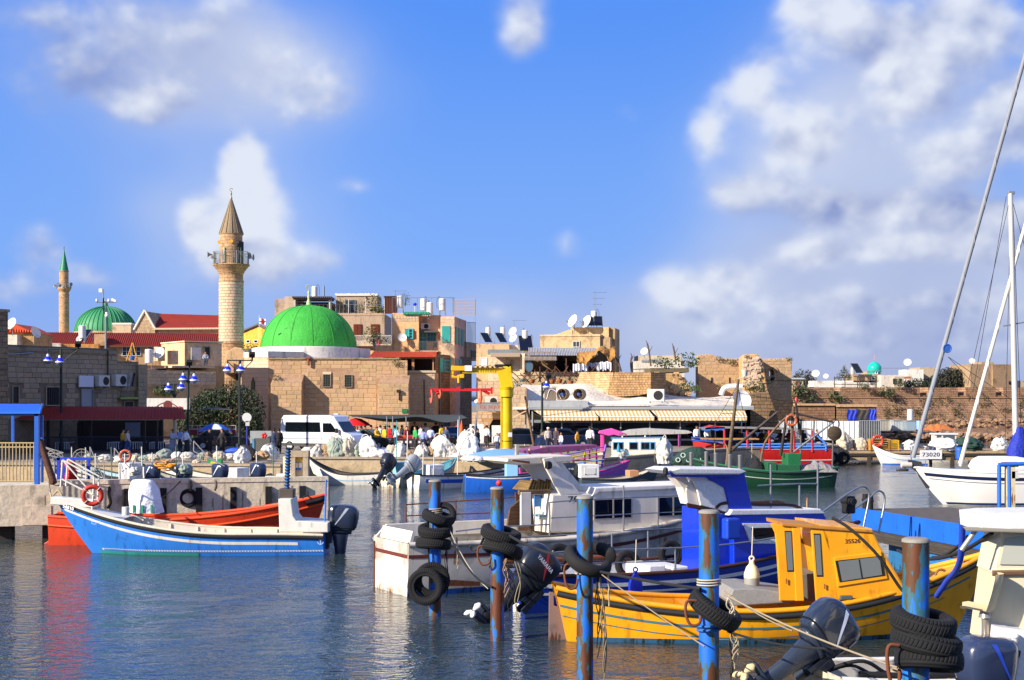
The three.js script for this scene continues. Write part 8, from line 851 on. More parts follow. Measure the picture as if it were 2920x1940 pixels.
function car(label,px,d,ry,col,cat='car'){
const t=thing('parked_car',label,cat,[xw(px,d),QY,-d],ry),bm=M(col,.25,{clearcoat:.6,map:tGrain}),w=.82;mesh('body',ext([[-2.1,.3],[-2.12,.75],[-1.95,.9],[-1.1,.98],[1.0,.95],[2.0,.8],[2.12,.6],[2.1,.3]],2*w,.06,-w),bm,t);mesh('cabin',ext([[-1.75,.92],[-1.15,1.38],[-.6,1.46],[.25,1.42],[1.0,.94]],2*w-.2,.06,-w+.1),bm,t);mesh('side_window',[1,-1].map((s)=>ext([[-1.45,.97],[-1.02,1.32],[-.5,1.38],[.2,1.35],[.8,.97]],.02,0,s*(w-.095)-.01)),glass,t);mesh('windscreen',grid([[v3(.34,1.41,-w+.2),v3(.34,1.41,w-.2)],[v3(1.03,.97,-w+.14),v3(1.03,.97,w-.14)]]).translate(.03,.03,0),glass,t);mesh('rear_window',grid([[v3(-1.2,1.37,-w+.2),v3(-1.2,1.37,w-.2)],[v3(-1.75,.98,-w+.14),v3(-1.75,.98,w-.14)]]).translate(-.06,.03,0),glass,t);for(const x of[-1.3,1.3])for(const s of[-1,1])wheel(t,x,.31,s*(w-.04),.31);for(const s of[-1,1]){mesh('headlight',rbox(.1,.14,.34,.03,2.08,.68,s*.55),M('#d9dde0',.1),t);mesh('tail_light',rbox(.08,.2,.25,.03,-2.12,.74,s*.6),M('#8a1414',.3),t);}return t;
}
car('black car parked behind two women in dark clothes near the tree',632,107,.1,'#16181c');car('dark green car half hidden behind the front of the white van',1048,108,-.35,'#2a3126');car('dark car facing the camera under the right end of the grey canopy',1285,116,-1.2,'#2b2d31');car('blue car parked behind the capped man before the restaurant',1608,110,.2,'#24375c');car('dark blue car parked right of the crane column',1490,112,.3,'#1c2438');car('dark car behind the man in the white shirt',1690,111,.1,'#23262e');car('silver car seen through the red tour boat',2150,118,0,'#a7adb3');
{// van
const t=thing('van','white high-roofed passenger van parked on the quay','van',[xw(846,105.5),QY,-105.5],-.42),wm=M('#e6e7e9',.28,{clearcoat:.6,map:tGrain}),w=.98;mesh('body',ext([[-.7,.42],[-.74,1.5],[-.66,2.3],[-.5,2.5],[3.3,2.52],[3.72,2.42],[4.5,1.32],[5.25,1.08],[5.4,.85],[5.42,.42]],2*w,.1,-w),wm,t);mesh('side_window',[1].map(()=>ext([[-.35,1.38],[-.35,2.05],[-.28,2.1],[2.6,2.1],[2.66,1.38]],.03,0,w-.005)),glass,t);mesh('door_window',ext([[2.86,1.38],[2.86,2.04],[3.55,2.04],[4.1,1.38]],.03,0,w-.005),glass,t);mesh('windscreen',grid([[v3(3.8,2.3,-w+.15),v3(3.8,2.3,w-.15)],[v3(4.55,1.34,-w+.08),v3(4.55,1.34,w-.08)]]).translate(.07,.06,0),M('#141a20',.08),t);mesh('sill_trim',[b2(-.72,5.42,.38,.56,-w-.02,w+.02)],M('#2b2d30',.6),t);mesh('rub_strip',b2(-.6,4.9,.86,.93,w,w+.02),M('#8f9396',.5),t);mesh('door_seam',[b2(2.72,2.745,.6,2.3,w,w+.006),b2(1.4,1.42,.6,1.35,w,w+.006),b2(4.28,4.3,.6,1.4,w,w+.006)],M('#777b7f',.5),t);mesh('mirror',rbox(.16,.34,.22,.04,4.15,1.5,w+.22),black,t);mesh('grille',rbox(.06,.3,1.1,.02,5.42,.78,0),M('#2a2c2f',.5),t);for(const s of[-1,1])mesh('headlight',rbox(.14,.3,.3,.04,5.34,.92,s*.72),M('#dfe3e6',.1),t);for(const x of[0,4.2])for(const s of[-1,1])wheel(t,x,.36,s*(w-.06),.36);mesh('tail_light',rbox(.05,.5,.12,.02,-.74,1.15,w-.1),M('#a01818',.3),t);
}
// canopies, umbrellas, kiosk things
{
const c=thing('awning','dark grey cloth canopy on poles over the market crowd','awning'),d=112,rows=[];for(let i=0;i<7;i++)rows.push(Array.from({length:24},(_,j)=>{const px=mix(990,1316,j / 23),s=i / 6;return at(px+s*16,mix(1183,1189,s)+17*Math.sin(s*3.14)*Math.sin(j / 23*3.14)+10*s*Math.sin(j / 23*6.28-.4)**2*(j>12?1.6:.6),d+3-s*4);}));mesh('cloth',grid(rows),M('#343a38',.85),c);for(const[x,y]of[[993,1262],[1158,1290],[1103,1230],[1120,1230],[1310,1240]])mesh('pole',rod(at(x,1188,109).toArray(),[xw(x,109),QY,-109],.045),galv,c);
const umb=(px,py,dd,cs,l,r=1.3)=>{const t=thing('parasol',l,'parasol',[xw(px,dd),QY,-dd]),y=yw(py,dd)-QY;for(let i=0;i<8;i++){const a=i*.785,b=a+.785;mesh('canopy_panel',grid([0,.4,.75,1].map((s)=>[0,.5,1].map((u)=>[r*s*Math.cos(mix(a,b,u)),y-.62*s*s,r*s*Math.sin(mix(a,b,u))]))),M(cs[i % cs.length],.6),t);}mesh('pole',cyl(.03,.03,y,0,0,0,6),galv,t);};umb(1013,1192,113,['#c01a28','#d0242c','#b81828','#d8a018'],'red parasol with a yellow panel behind the white van');umb(612,1208,110,['#1f62c8','#dfe3ea','#1c58bc'],'blue and white parasol under the tree');
const fu=thing('parasol','folded orange parasol left of the crane column','parasol',[xw(1316,108),QY,-108]);mesh('canopy',lathe([[.05,.5],[.16,.7],[.14,1.5],[.03,2.1]],10),M('#dd5a14',.6),fu);mesh('pole',cyl(.03,.03,2.2,0,0,0,6),galv,fu);const f2=thing('parasol','folded grey blue parasol beside the stone arch','parasol',[xw(1357,110),QY,-110]);mesh('canopy',lathe([[.05,.5],[.15,.7],[.13,1.6],[.03,2.3]],10),M('#5d6c80',.7),f2);mesh('pole',cyl(.03,.03,2.4,0,0,0,6),galv,f2);
// restaurant canopy on the left
const r=thing('restaurant_canopy','long dark red curved canopy with a dark open restaurant beneath, left','canopy'),dz=99,Q=(px,y,z=dz)=>[xw(px,z),y,-z];const rr=[];for(let i=0;i<9;i++){const a=i / 8;rr.push(Array.from({length:2},(_,j)=>{const z=dz-.2+a*3.4;return v3(xw(j?530-a*40:-60,dz),yw(1196-35*Math.sin(a*1.57),dz),-z);}));}mesh('roof',grid(rr),M('#96200f',.85,{map:tWear}),r);const rb=[];for(let i=0;i<60;i++){const x=mix(-50,520,i / 59);rb.push(tube(rr.map((q,k)=>v3(xw(x-(k / 8)*40*(x / 530),dz),q[0].y+.02,q[0].z)),.03,8,4));}mesh('roof_rib',rb,M('#8e1d0f',.85),r).userData.kind='stuff';mesh('front_beam',b2(xw(-60,dz),xw(455,dz),yw(1199,dz),yw(1194,dz),-dz-.1,-dz+.05),M('#a09a90',.6),r);for(const px of[135,256,410,445,497])mesh('post',b2(xw(px-3,100),xw(px+3,100),QY,yw(1198,100),-100.3,-100),px===497?M('#b8b0a2',.6):M('#1d1a18',.7),r);mesh('back_wall',b2(xw(-60,104),xw(460,104),QY,yw(1196,104),-104.6,-104.3),M('#2c241d',.9),r);
for(const[a,b,c2]of[[66,108,'#1a1816'],[150,230,'#23201c'],[352,395,'#6a7486']])mesh('window',b2(xw(a,103.8),xw(b,103.8),yw(1250,103.8),yw(1206,103.8),-104.3,-104.2),M(c2,.4),r);
const rl=thing('railing','dark blue railing along the front of the shaded restaurant','railing');mesh('rail',[rod(Q(120,yw(1247,98.6),98.6),Q(500,yw(1247,98.6),98.6),.04),rod(Q(120,QY+.15,98.6),Q(500,QY+.15,98.6),.03)],M('#141a33',.6),rl);mesh('bar',Array.from({length:110},(_,i)=>rod(Q(122+i*3.45,QY+.1,98.6),Q(122+i*3.45,yw(1247,98.6),98.6),.015,.015,4)),M('#141a33',.6),rl).userData.kind='stuff';
['leftmost','second','third','rightmost'].forEach((n,i)=>{const tb=thing('table',n+' small table with a striped white cloth behind the blue railing','table',Q([185,332,392,452][i],QY,100.6));mesh('cloth',[b2(-.55,.55,.72,.76,-.5,.5),...Array.from({length:7},(_,k)=>b2(-.55+k*.16,-.47+k*.16,.25,.72,.5,.52))],M('#c5c8d4',.8),tb);mesh('leg',[-1,1].map((s)=>rod([s*.4,0,0],[s*.4,.72,0],.04)),dark,tb);});
const sg=thing('sign_board','white sign board with a faded maroon arch emblem above the red canopy end','sign',at(418,1168,103));const sw=122*103 / F,sh=32*103 / F;mesh('board',b2(0,sw,0,sh,-.15,0),M('#d5d2c8',.7,{map:tWear}),sg);text(sg,'',sw*.62,sh*.9,'#6a2420',[sw*.48,sh*.46,.006],{name:'maroon_emblem',draw:(x,w,h)=>{x.lineWidth=20;x.beginPath();x.moveTo(0,h);x.quadraticCurveTo(w / 2,-h*.4,w,h*1.1);x.stroke();x.beginPath();x.ellipse(w*.52,h*.55,w*.17,h*.42,0,0,7);x.fill();}});
const rs=thing('road_sign','round white road sign on a blue pole left of the grey cabinet','road sign',[xw(704,100),QY,-100]);mesh('pole',cyl(.05,.05,yw(1182,100)-QY,0,0,0,8),M('#26309a',.5),rs);mesh('disc',cyl(.33,.33,.03,0,yw(1191,100)-QY,.08,24,Math.PI / 2),M('#c7c8c4',.5),rs);mesh('plate',box(.28,.34,.03,.05,yw(1208,100)-QY,.08),M('#b9bab6',.5),rs);
const cb=thing('cabinet','grey steel cabinet with a red bouquet and a blue edge by the road sign','cabinet',[xw(742,98),QY,-98]);mesh('case',rbox(1.1,1.1,.5,.02,.15,.55,0),M('#57544e',.7,{map:tWear}),cb);mesh('panel',b2(-.75,.72,.75,1.6,-.3,-.25),M('#9aa09e',.5,{map:tWear}),cb);mesh('blue_edge',b2(-.5,-.36,.1,1.05,.26,.3),M('#4f8fb4',.6,{map:tRustWhite}),cb);mesh('red_knot',[0,1,2,3,4].map((i)=>sph(.1,.28+.12*Math.cos(i*1.3),1.28+.12*Math.sin(i*1.3),.05)),M('#c01c1c',.5),cb);
const tr2=thing('trailer','red market stall trailer under the tree','trailer',[xw(605,112),QY,-112]);mesh('body',rbox(4,.5,1.4,.05,0,1.2,0),M('#7a1f2c',.6),tr2);mesh('rail',[rod([-2,1.7,.7],[2,1.7,.7],.03),rod([-2,1.4,.7],[2,1.4,.7],.03),...[-2,-1,0,1,2].map((x)=>rod([x,.5,.7],[x,1.7,.7],.03))],M('#a89a92',.5),tr2);mesh('roof',grid([[[-1.4,2.9,.8],[.2,3.0,.8],[1.6,2.9,.8]],[[-1.4,2.9,-.8],[.2,3.15,-.8],[1.6,2.9,-.8]]]),M('#3a3430',.8),tr2);wheel(tr2,-1,.4,.7,.4);wheel(tr2,1,.4,.7,.4);
const st=thing('market_stall','market stall with red crates and patterned cloth under the grey canopy','market stall',[xw(1190,108),QY,-108]);mesh('table',rbox(4.6,.08,1.2,.02,0,.8,0),M('#7b1c20',.7),st);mesh('cloth',b2(-2.3,2.3,.2,.78,.58,.6),M('#2a2228',.8),st);mesh('pattern_stripe',Array.from({length:14},(_,i)=>b2(-2.2+i*.33,-2.05+i*.33,.45,.62,.6,.612)),M('#d5d0cc',.7),st).userData.kind='stuff';for(let i=0;i<6;i++)mesh('goods_tray',rbox(.6,.2,.8,.03,-1.9+i*.76,.95,0),M(['#b81a20','#c9541a','#a81c2c','#1f7a4a','#b81a20','#d0a020'][i],.6),st);
const bp=thing('umbrella_stand','flat pale blue sunshade lying on the boats by the crane foot','sunshade',at(1440,1302,90));mesh('canopy',lathe([[0,.5],[1.2,.38],[2.4,.1],[2.5,0]],10),M('#6f9fd4',.6),bp);
}

// ---------- people ----------
const bodies={};
function bodyGeo(pose){// joints -> one field of tapered capsules, meshed
if(bodies[pose])return bodies[pose];
const sit=pose==='sit',walk=pose==='walk',lean=pose==='lean',hy=sit?.5:.9,b=[],add=(k,a,ra,c,rc)=>b.push([k,v3(...a),ra,v3(...c),rc]),lz=lean?.12:0;
add('t',[0,hy+.02,0],.13,[0,hy+.3,lz],.125);add('t',[-.11,hy+.46,lz],.085,[.11,hy+.46,lz],.085);add('t',[0,hy+.25,lz],.14,[0,hy+.42,lz],.13);add('n',[0,hy+.52,lz],.05,[0,hy+.6,lz],.05);add('h',[0,hy+.66,lz+.01],.085,[0,hy+.73,lz],.095);add('h',[0,hy+.67,lz+.09],.018,[0,hy+.7,lz+.09],.014);
for(const s of[-1,1]){const f=walk?s*.2:0,k=sit?[s*.1,hy,.4]:[s*.095,.48,f*.6+.02],an=sit?[s*.1,.1,.42]:[s*.1,.08,f-(walk?.05:0)];add('l',[s*.085,hy,0],.095,k,.065);add('l',k,.062,an,.042);add('f',an,.04,[an[0]+s*.02,.04,an[2]+.15],.035);const af=walk?-s*.22:0,e=lean||sit?[s*.24,hy+.24,lz+.1]:[s*.235,hy+.2,af*.5-.02],h=lean||sit?[s*.16,hy+.18,lz+.34]:[s*.24,hy-.04,af+.05];add('a',[s*.185,hy+.45,lz],.058,e,.045);add('w',e,.042,h,.03);add('d',h,.032,[h[0],h[1]-(sit||lean?.0:.09),h[2]+(sit||lean?.09:.02)],.022);}
const seg=(p,[,A,ra,C,rc])=>{const d=C.clone().sub(A),t=cl(p.clone().sub(A).dot(d)/ d.lengthSq());return p.distanceTo(A.clone().addScaledVector(d,t))-mix(ra,rc,t);};
const run=(kinds,grow,cut)=>{const R=46,m=new MarchingCubes(R,new THREE.MeshStandardMaterial(),false,false,40000),hs=R / 2,set=b.filter((q)=>kinds.includes(q[0]));m.isolation=0;const p=v3();for(let z=0;z<R;z++)for(let y=0;y<R;y++)for(let x=0;x<R;x++){p.set((x-hs)/ hs*.95,(y-hs)/ hs*.95+.92,(z-hs)/ hs*.95);let s=0;for(const q of set){const e=seg(p,q);s+=Math.exp(-e*42);}let dd=s>0?-Math.log(s)/ 42:9;dd-=grow;if(cut)dd=Math.max(dd,cut(p));m.field[x+y*R+z*R*R]=-dd;}m.update();const n=m.count,g=new THREE.BufferGeometry();g.setAttribute('position',new THREE.Float32BufferAttribute(Array.from(m.positionArray.slice(0,n*3)),3));g.setAttribute('normal',new THREE.Float32BufferAttribute(Array.from(m.normalArray.slice(0,n*3)),3));g.scale(.95,.95,.95).translate(0,.92,0);return g;};
const hc=v3(0,hy+.73,lz);
return bodies[pose]={body:run('tnhlfawd',0),shirt:run('taw',.022,(p)=>Math.max(hy-.06-p.y,p.distanceTo(v3(0,hy+.58,lz))<.07?.05:-1)),trousers:run('tl',.02,(p)=>Math.max(p.y-(hy+.06),sit?-1:.1-p.y)),shoes:run('f',.014),hair:run('h',.02,(p)=>Math.max(hc.y-.06-p.y,(p.z-lz)*.9-.045+(p.y<hc.y+.03?.02:-(p.y-hc.y)*.9)))};
}
const skinM=['#b07a58','#8f5f42','#c48e6a'].map((c)=>M(c,.6));
function person(label,px,d,shirt,trousers,pose='stand',ry=0,o={}){
const t=thing('person',label,'person',[xw(px,d),o.y??QY,-d],ry),G=bodyGeo(pose),part=(n,g,m)=>{const q=new THREE.Mesh(fix(g.clone()),m);q.name=n;q.castShadow=q.receiveShadow=true;t.add(q);};part('body',G.body,skinM[(px|0)% 3]);part('shirt',G.shirt,M(shirt,.85));part('trousers',G.trousers,M(trousers,.85));part('shoes',G.shoes,M('#241f1c',.7));part('hair',G.hair,M(o.hair??'#17120f',.8));
if(o.long){const q=pod([[1.2,0,-.08,.1,.04],[1.4,0,-.09,.12,.05],[1.6,0,-.06,.1,.06]],2,12);mesh('long_hair',q,M(o.hair??'#17120f',.8),t);}if(o.skirt)mesh('long_coat',pod([[.25,0,0,.22,.16],[.6,0,0,.2,.15],[1.0,0,0,.18,.14]],2,16),M(o.skirt,.9),t);if(o.cap)mesh('cap',[sph(.115,0,1.66,0,1,.7,1),cyl(.1,.1,.02,0,1.65,.1,12)],M(o.cap,.7),t);t.scale.setScalar(o.s??1);return t;
}
const A=1.57;
person('woman with long dark hair in a pale patterned top and jeans by the restaurant railing',363,97.5,'#b9aca4','#2f4a78','walk',A,{long:1});person('woman in a yellow top beside the woman in jeans',350,98,'#c9952a','#28303c','walk',A,{long:1});person('man in a grey hooded top leaning at the end of the red canopy',490,98,'#8f95aa','#8288a0','lean',.9);person('man in a white shirt turned away beside a bicycle',530,99,'#dfe1ec','#1c1e26','walk',2.4);person('man in a light blue shirt behind the man in white',513,101,'#9fb2dc','#1f2430','stand',1);person('woman in black standing left of the dark car',597,99.5,'#1b1a1e','#16161a','stand',.8,{skirt:'#17171b',long:1});person('woman in a dark coat walking in front of the dark car',633,99.5,'#211e20','#1a181a','walk',-.8,{skirt:'#1c1a1c',long:1});person('man in dark blue between the cabinet and the van',781,99.5,'#26334f','#24345c','stand',3);person('man in black beside the rear of the van',795,99.5,'#1a1614','#171717','stand',3.3);
person('person in a yellow top right of the red parasol',1041,111,'#d6aa1c','#262626','stand',2);person('person in a yellow vest bending at the red crates',1071,106,'#d2a818','#24262c','lean',1);person('person in bright yellow beside the red car front',1096,108,'#d8b01c','#20242c','stand',-1);person('person in red at the left of the stall',1110,111,'#b81c22','#24242a','stand',2.6);person('man in turquoise under the canopy pole',1126,112,'#27a0b8','#26262c','stand',3);person('person in a white hooded top at the stall',1127,106,'#cdd0d6','#24303c','lean',2);person('boy in a dark top next to the turquoise man',1146,112,'#23252c','#1f2126','stand',2);person('heavy person in black behind the stall',1182,113,'#15151a','#15151a','stand',0,{s:1.12});person('person in a green jacket at the market stall',1184,106.5,'#2fa04a','#23262c','stand',-1);person('tall man in a white shirt behind the stall',1213,112.5,'#e0dcd4','#2a2a30','stand',3,{s:1.08});person('person all in black right of the white shirted man',1243,113,'#131317','#131317','stand',3,{s:1.12});person('man in a pale blue shirt at the right of the stall',1228,106,'#b9c4e8','#23262e','walk',2.8);person('boy in a lavender shirt in front of the stall',1207,104.5,'#8f98c8','#1d2a4c','stand',3,{s:.92});person('person in dark clothes near the folded orange parasol',1330,112,'#4a3a34','#2a2a2a','stand',1);person('person in pink at the mouth of the alley',1306,122,'#b8446a','#2a2a30','stand',0);person('woman in black beside the biggest white sack',1362,100,'#141318','#141318','stand',1.2,{skirt:'#131317'});person('child in a pale shirt left of the crane column',1418,104,'#cfd2dc','#3a4460','stand',0,{s:.75});person('person in a reddish top at the market left end',1010,112,'#a83428','#2a2a2a','stand',1);person('person in a grey top behind the yellow vest',1058,112,'#5a5a62','#2a2a2a','stand',2);
person('man with a white cap and grey shirt in front of the blue car',1563,104,'#b5aca4','#2b3040','stand',.4,{cap:'#d8d8d6'});person('man in a dark checked shirt beside the man with the cap',1586,104,'#4a3a40','#2a2c38','stand',-.6);person('child in a white top beside the man in the dark shirt',1600,103,'#d9dce2','#3a4a78','stand',-1,{s:.78,hair:'#8a6a40'});person('man in a white shirt seen from behind near the pink canopy',1683,103,'#e6e6ea','#262830','stand',3.0,{s:1.05});person('person in a bright yellow vest holding up a green toy',1646,104,'#d89a1c','#2a6a3a','stand',1,{s:.85});
[[1018,'#d9d4cc','person in a white top left of the market stall'],[1030,'#2c4a8a','person in a blue top beside the red parasol pole'],[1085,'#c9cdd2','person in pale grey behind the yellow vest'],[1102,'#2a2d36','person in dark grey behind the red top'],[1160,'#7a2a30','person in maroon in the middle of the market crowd'],[1196,'#b9bcc4','person in light grey behind the green jacket'],[1260,'#e0c23a','person in a pale yellow top right of the stall'],[1272,'#3a4a6a','person in slate blue near the dark car facing us'],[1345,'#c9b8a8','person in beige by the white panel of the stone arch'],[1388,'#d8dade','person in white beside the woman in black at the big sack']].forEach(([px,c,l],i)=>person(l,px,107+(i*37 % 7),c,['#23262e','#2b3350','#3a332c'][i % 3],['stand','walk','lean'][i % 3],i*1.7));
for(const[px,c,l]of[[1987,'#e0e2e8','man in a white shirt at the bow rail of the red boat'],[2018,'#d5d8e2','man in a pale shirt under the bow canopy of the red boat'],[2110,'#2a2b33','dark clothed passenger at the left of the red boat'],[2150,'#262830','passenger in black near the second red post'],[2172,'#1f2026','passenger leaning beside the yellow vest'],[2184,'#d6ac1c','passenger in a yellow vest on the red boat'],[2226,'#22242c','passenger in black at the middle of the red boat'],[2250,'#6a2a34','passenger in dark red on the red boat'],[2290,'#2a2c36','passenger in dark blue near the right end of the red boat'],[2330,'#8a4a3c','passenger in a brick top leaning on the rail at the stern of the red boat']])person(l,px,110.6,c,'#23252c',px<2030?'stand':'sit',px<2030?.4:(px % 3)-1,{y:px<2030?1.35:1.45});
person('person sitting on the terrace below the minaret',586,132,'#8a8f9a','#39404f','sit',.2,{y:yw(1044,132)});person('child in pink in the dark doorway of the terrace',1611,141,'#b06a78','#4a3a44','stand',0,{y:yw(1062,138.4),s:.7});
{const b=thing('bicycle','dark bicycle beside the man in the white shirt','bicycle',[xw(538,98.5),QY,-98.5],.3);for(const x of[-.52,.52]){const w=sub('wheel',b);mesh('tyre',tor(.32,.022,x,.33,0),black,w);mesh('spoke',Array.from({length:6},(_,i)=>rod([x,.33,0],[x+.31*Math.cos(i*1.05),.33+.31*Math.sin(i*1.05),0],.006)),steel,w).userData.kind='stuff';}mesh('frame',[rod([-.52,.33,0],[-.1,.3,0],.018),rod([-.1,.3,0],[-.2,.8,0],.02),rod([-.2,.75,0],[.36,.78,0],.02),rod([-.1,.3,0],[.36,.74,0],.02),rod([.52,.33,0],[.34,.9,0],.018)],M('#20242c',.4),b);mesh('saddle',rbox(.26,.06,.14,.02,-.22,.86,0),black,b);mesh('handlebar',rod([.34,.92,-.28],[.34,.92,.28],.016),steel,b);}

// ---------- foreground: piles, tyres, ropes, near boats ----------
const pileTexture=(gx)=>tex(512,1024,(u,v)=>{// v = 0 at the foot of the pile, 1 at its head
const a=tf(u*9,v*15,9,15,6,31),b=tf(u*14,v*10,14,10,4,77),c=tf(u*3,v*7,3,7,3,140),low=sm(.74,.4,v+(c-.5)*.2),head=sm(.93,.985,v+(b-.5)*.05),k=a+(b-.5)*.16;
const teal=sm(.47,.55,k+gx+low*.16+head*.14),rust=sm(.58,.625,k+gx*.5+low*.17+head*.12-.01),blue=[.05+.06*b,.33+.12*c,.74+.1*b],tl=[.12+.15*b,.37,.44-.08*c],rs=[.24+.2*b,.135+.12*c,.06+.06*c];let r=blue.map((x,i)=>mix(mix(x,tl[i],teal*.9),rs[i],rust));const wet=sm(.31,.25,v+(a-.5)*.06);r=r.map((x,i)=>mix(x,[.05,.05,.04][i],wet*.85));return r;
},true,1,1),pileTex=pileTexture(0);
const pileM2=new THREE.MeshStandardMaterial({map:pileTexture(.07),roughness:.55,bumpMap:tNoise,bumpScale:.01});
const pileM=new THREE.MeshStandardMaterial({map:pileTex,roughness:.55,bumpMap:tNoise,bumpScale:.01});
const PL=[[1240,1372,34.8],[1418,1393,31.2],[1668,1419,25.9],[2022,1460,21.3],[2612,1541,16.1]];
const pileNames=['leftmost blue and rust mooring pile, wrapped in a stack of tyres','second rusty blue mooring pile from the left with two slumped tyres','middle mooring pile with one cut tyre across it','fourth mooring pile with pale ropes wound round it','rightmost and nearest mooring pile, green and rusty, above three tyres'];
const piles=PL.map(([px,py,d],i)=>{const top=yw(py,d),x=xw(px,d),t=thing('mooring_pile',pileNames[i],'mooring pile',[x,0,-d],i*1.7);const g=new THREE.CylinderGeometry(.15,.155,top+1.6,28,1,true).translate(0,(top-1.6)/ 2,0);g.userData.keep=true;mesh('shaft',g,i>3?pileM2:pileM,t);mesh('cap',lathe([[.158,-.02],[.155,.01],[.12,.03],[0,.035]],24).translate(0,top,0),M('#8f8a80',.9,{map:tGrain}),t);t.userData.top=undefined;return{x,d,top};});
{const d=44.5,t=thing('mooring_pile','blue pile partly hidden behind the roof of the blue cabin boat','mooring pile',[xw(1943,d),0,-d]);const top=yw(1366,d),g=new THREE.CylinderGeometry(.15,.155,top+1.6,20,1,true).translate(0,(top-1.6)/ 2,0);g.userData.keep=true;mesh('shaft',g,pileM,t);mesh('cap',cyl(.155,.15,.03,0,top,0,20),M('#8f8a80',.9),t);}
const T=(i,dx,py,dz,rx,ry,rz,l,R=.33,w=.21)=>tyre(l,v3(piles[i].x+dx,yw(py,piles[i].d),-piles[i].d+dz),rx,ry,rz,R,w);
T(0,.08,1475,.1,.15,.3,-.25,'uppermost tyre of the stack on the leftmost pile',.4,.24);T(0,.02,1512,.12,.1,1,.12,'middle tyre of the stack on the leftmost pile',.43,.25);T(0,-.03,1550,.1,.12,2,-.1,'lowest tyre of the stack on the leftmost pile',.44,.25);T(0,.2,1470,.05,1.2,.2,.3,'tyre standing on edge behind the stack on the leftmost pile',.33,.2);T(0,-.2,1667,.42,1.5,-.15,0,'front tyre hanging low on the leftmost pile near the water',.45,.22);T(0,-.06,1652,.2,1.5,.1,0,'rear tyre of the hanging pair low on the leftmost pile',.44,.22);
T(1,.08,1522,.12,.15,.2,-.22,'upper tyre slumped on the second pile',.45,.25);T(1,.12,1566,.14,.18,1.2,-.34,'lower tyre slumped on the second pile',.45,.25);
const half=(i,dx,py,dz,rot,l,R,arc)=>{const t=tag(mesh('tyre',[new THREE.TorusGeometry(R,.1,10,30,arc).scale(1,1,1.25),sph(.1,R,0,0,1,.3,1.25),sph(.1,R*Math.cos(arc),R*Math.sin(arc),0,1,.3,1.25)],rubber),l,'tyre');t.position.set(piles[i].x+dx,yw(py,piles[i].d),-piles[i].d+dz);t.rotation.set(...rot,'YXZ');return t;};
half(2,.05,1596,.06,[1.8,.1,-.32],'cut tyre laid across the front of the middle pile',.36,3.5).rotation.set(1.95,0.1,-.34,'ZYX');half(2,.12,1585,-.1,[-1.3,.0,-.2],'rear half of a cut tyre behind the middle pile',.36,3.0);T(3,.08,1738,.06,.3,.2,-.5,'wide tyre slung across the fourth pile',.43,.24);T(4,.06,1772,.08,.12,0,-.16,'top tyre of three on the nearest pile',.37,.22);T(4,.09,1826,.1,.14,.7,-.14,'middle tyre of three on the nearest pile',.395,.22);T(4,.12,1878,.1,.16,1.9,-.2,'bottom tyre of three on the nearest pile',.38,.22);
T(0,6.0,1480,-9.6,1.3,.5,.3,'worn tyre hung on the hidden pile behind the blue engine box',.42,.24);for(const[px,py,d,l]of[[1595,1592,37.2,'tyre fender at the left of the white boat side'],[1790,1610,38.4,'tyre fender in the middle of the white boat side'],[1912,1580,39.4,'tyre fender at the right of the white boat side']])tyre(l,at(px,py,d),1.5,.5,0,.38,.18);
const hook=(px,py,d,w,h,l)=>{const k=d / F,t=thing('iron_hook',l,'hook',at(px,py,d));mesh('bar',tube([[w*k,.0,-.02],[0,0,0],[-.02,-h*k*.6,.03],[w*.25*k,-h*k,.05],[w*.8*k,-h*k*.95,.04],[w*k,-h*k*.6,0]],.022,30,7),rustM,t);};
hook(1366,1560,31,34,50,'rusty iron loop hanging left of the second pile');hook(1614,1612,25.6,34,66,'rusty iron loop hanging left of the middle pile');hook(1960,1716,21,40,66,'rusty iron loop under the cut tyre of the fourth pile');hook(2536,1842,15.8,30,110,'rusty iron loop left of the three tyres on the nearest pile');
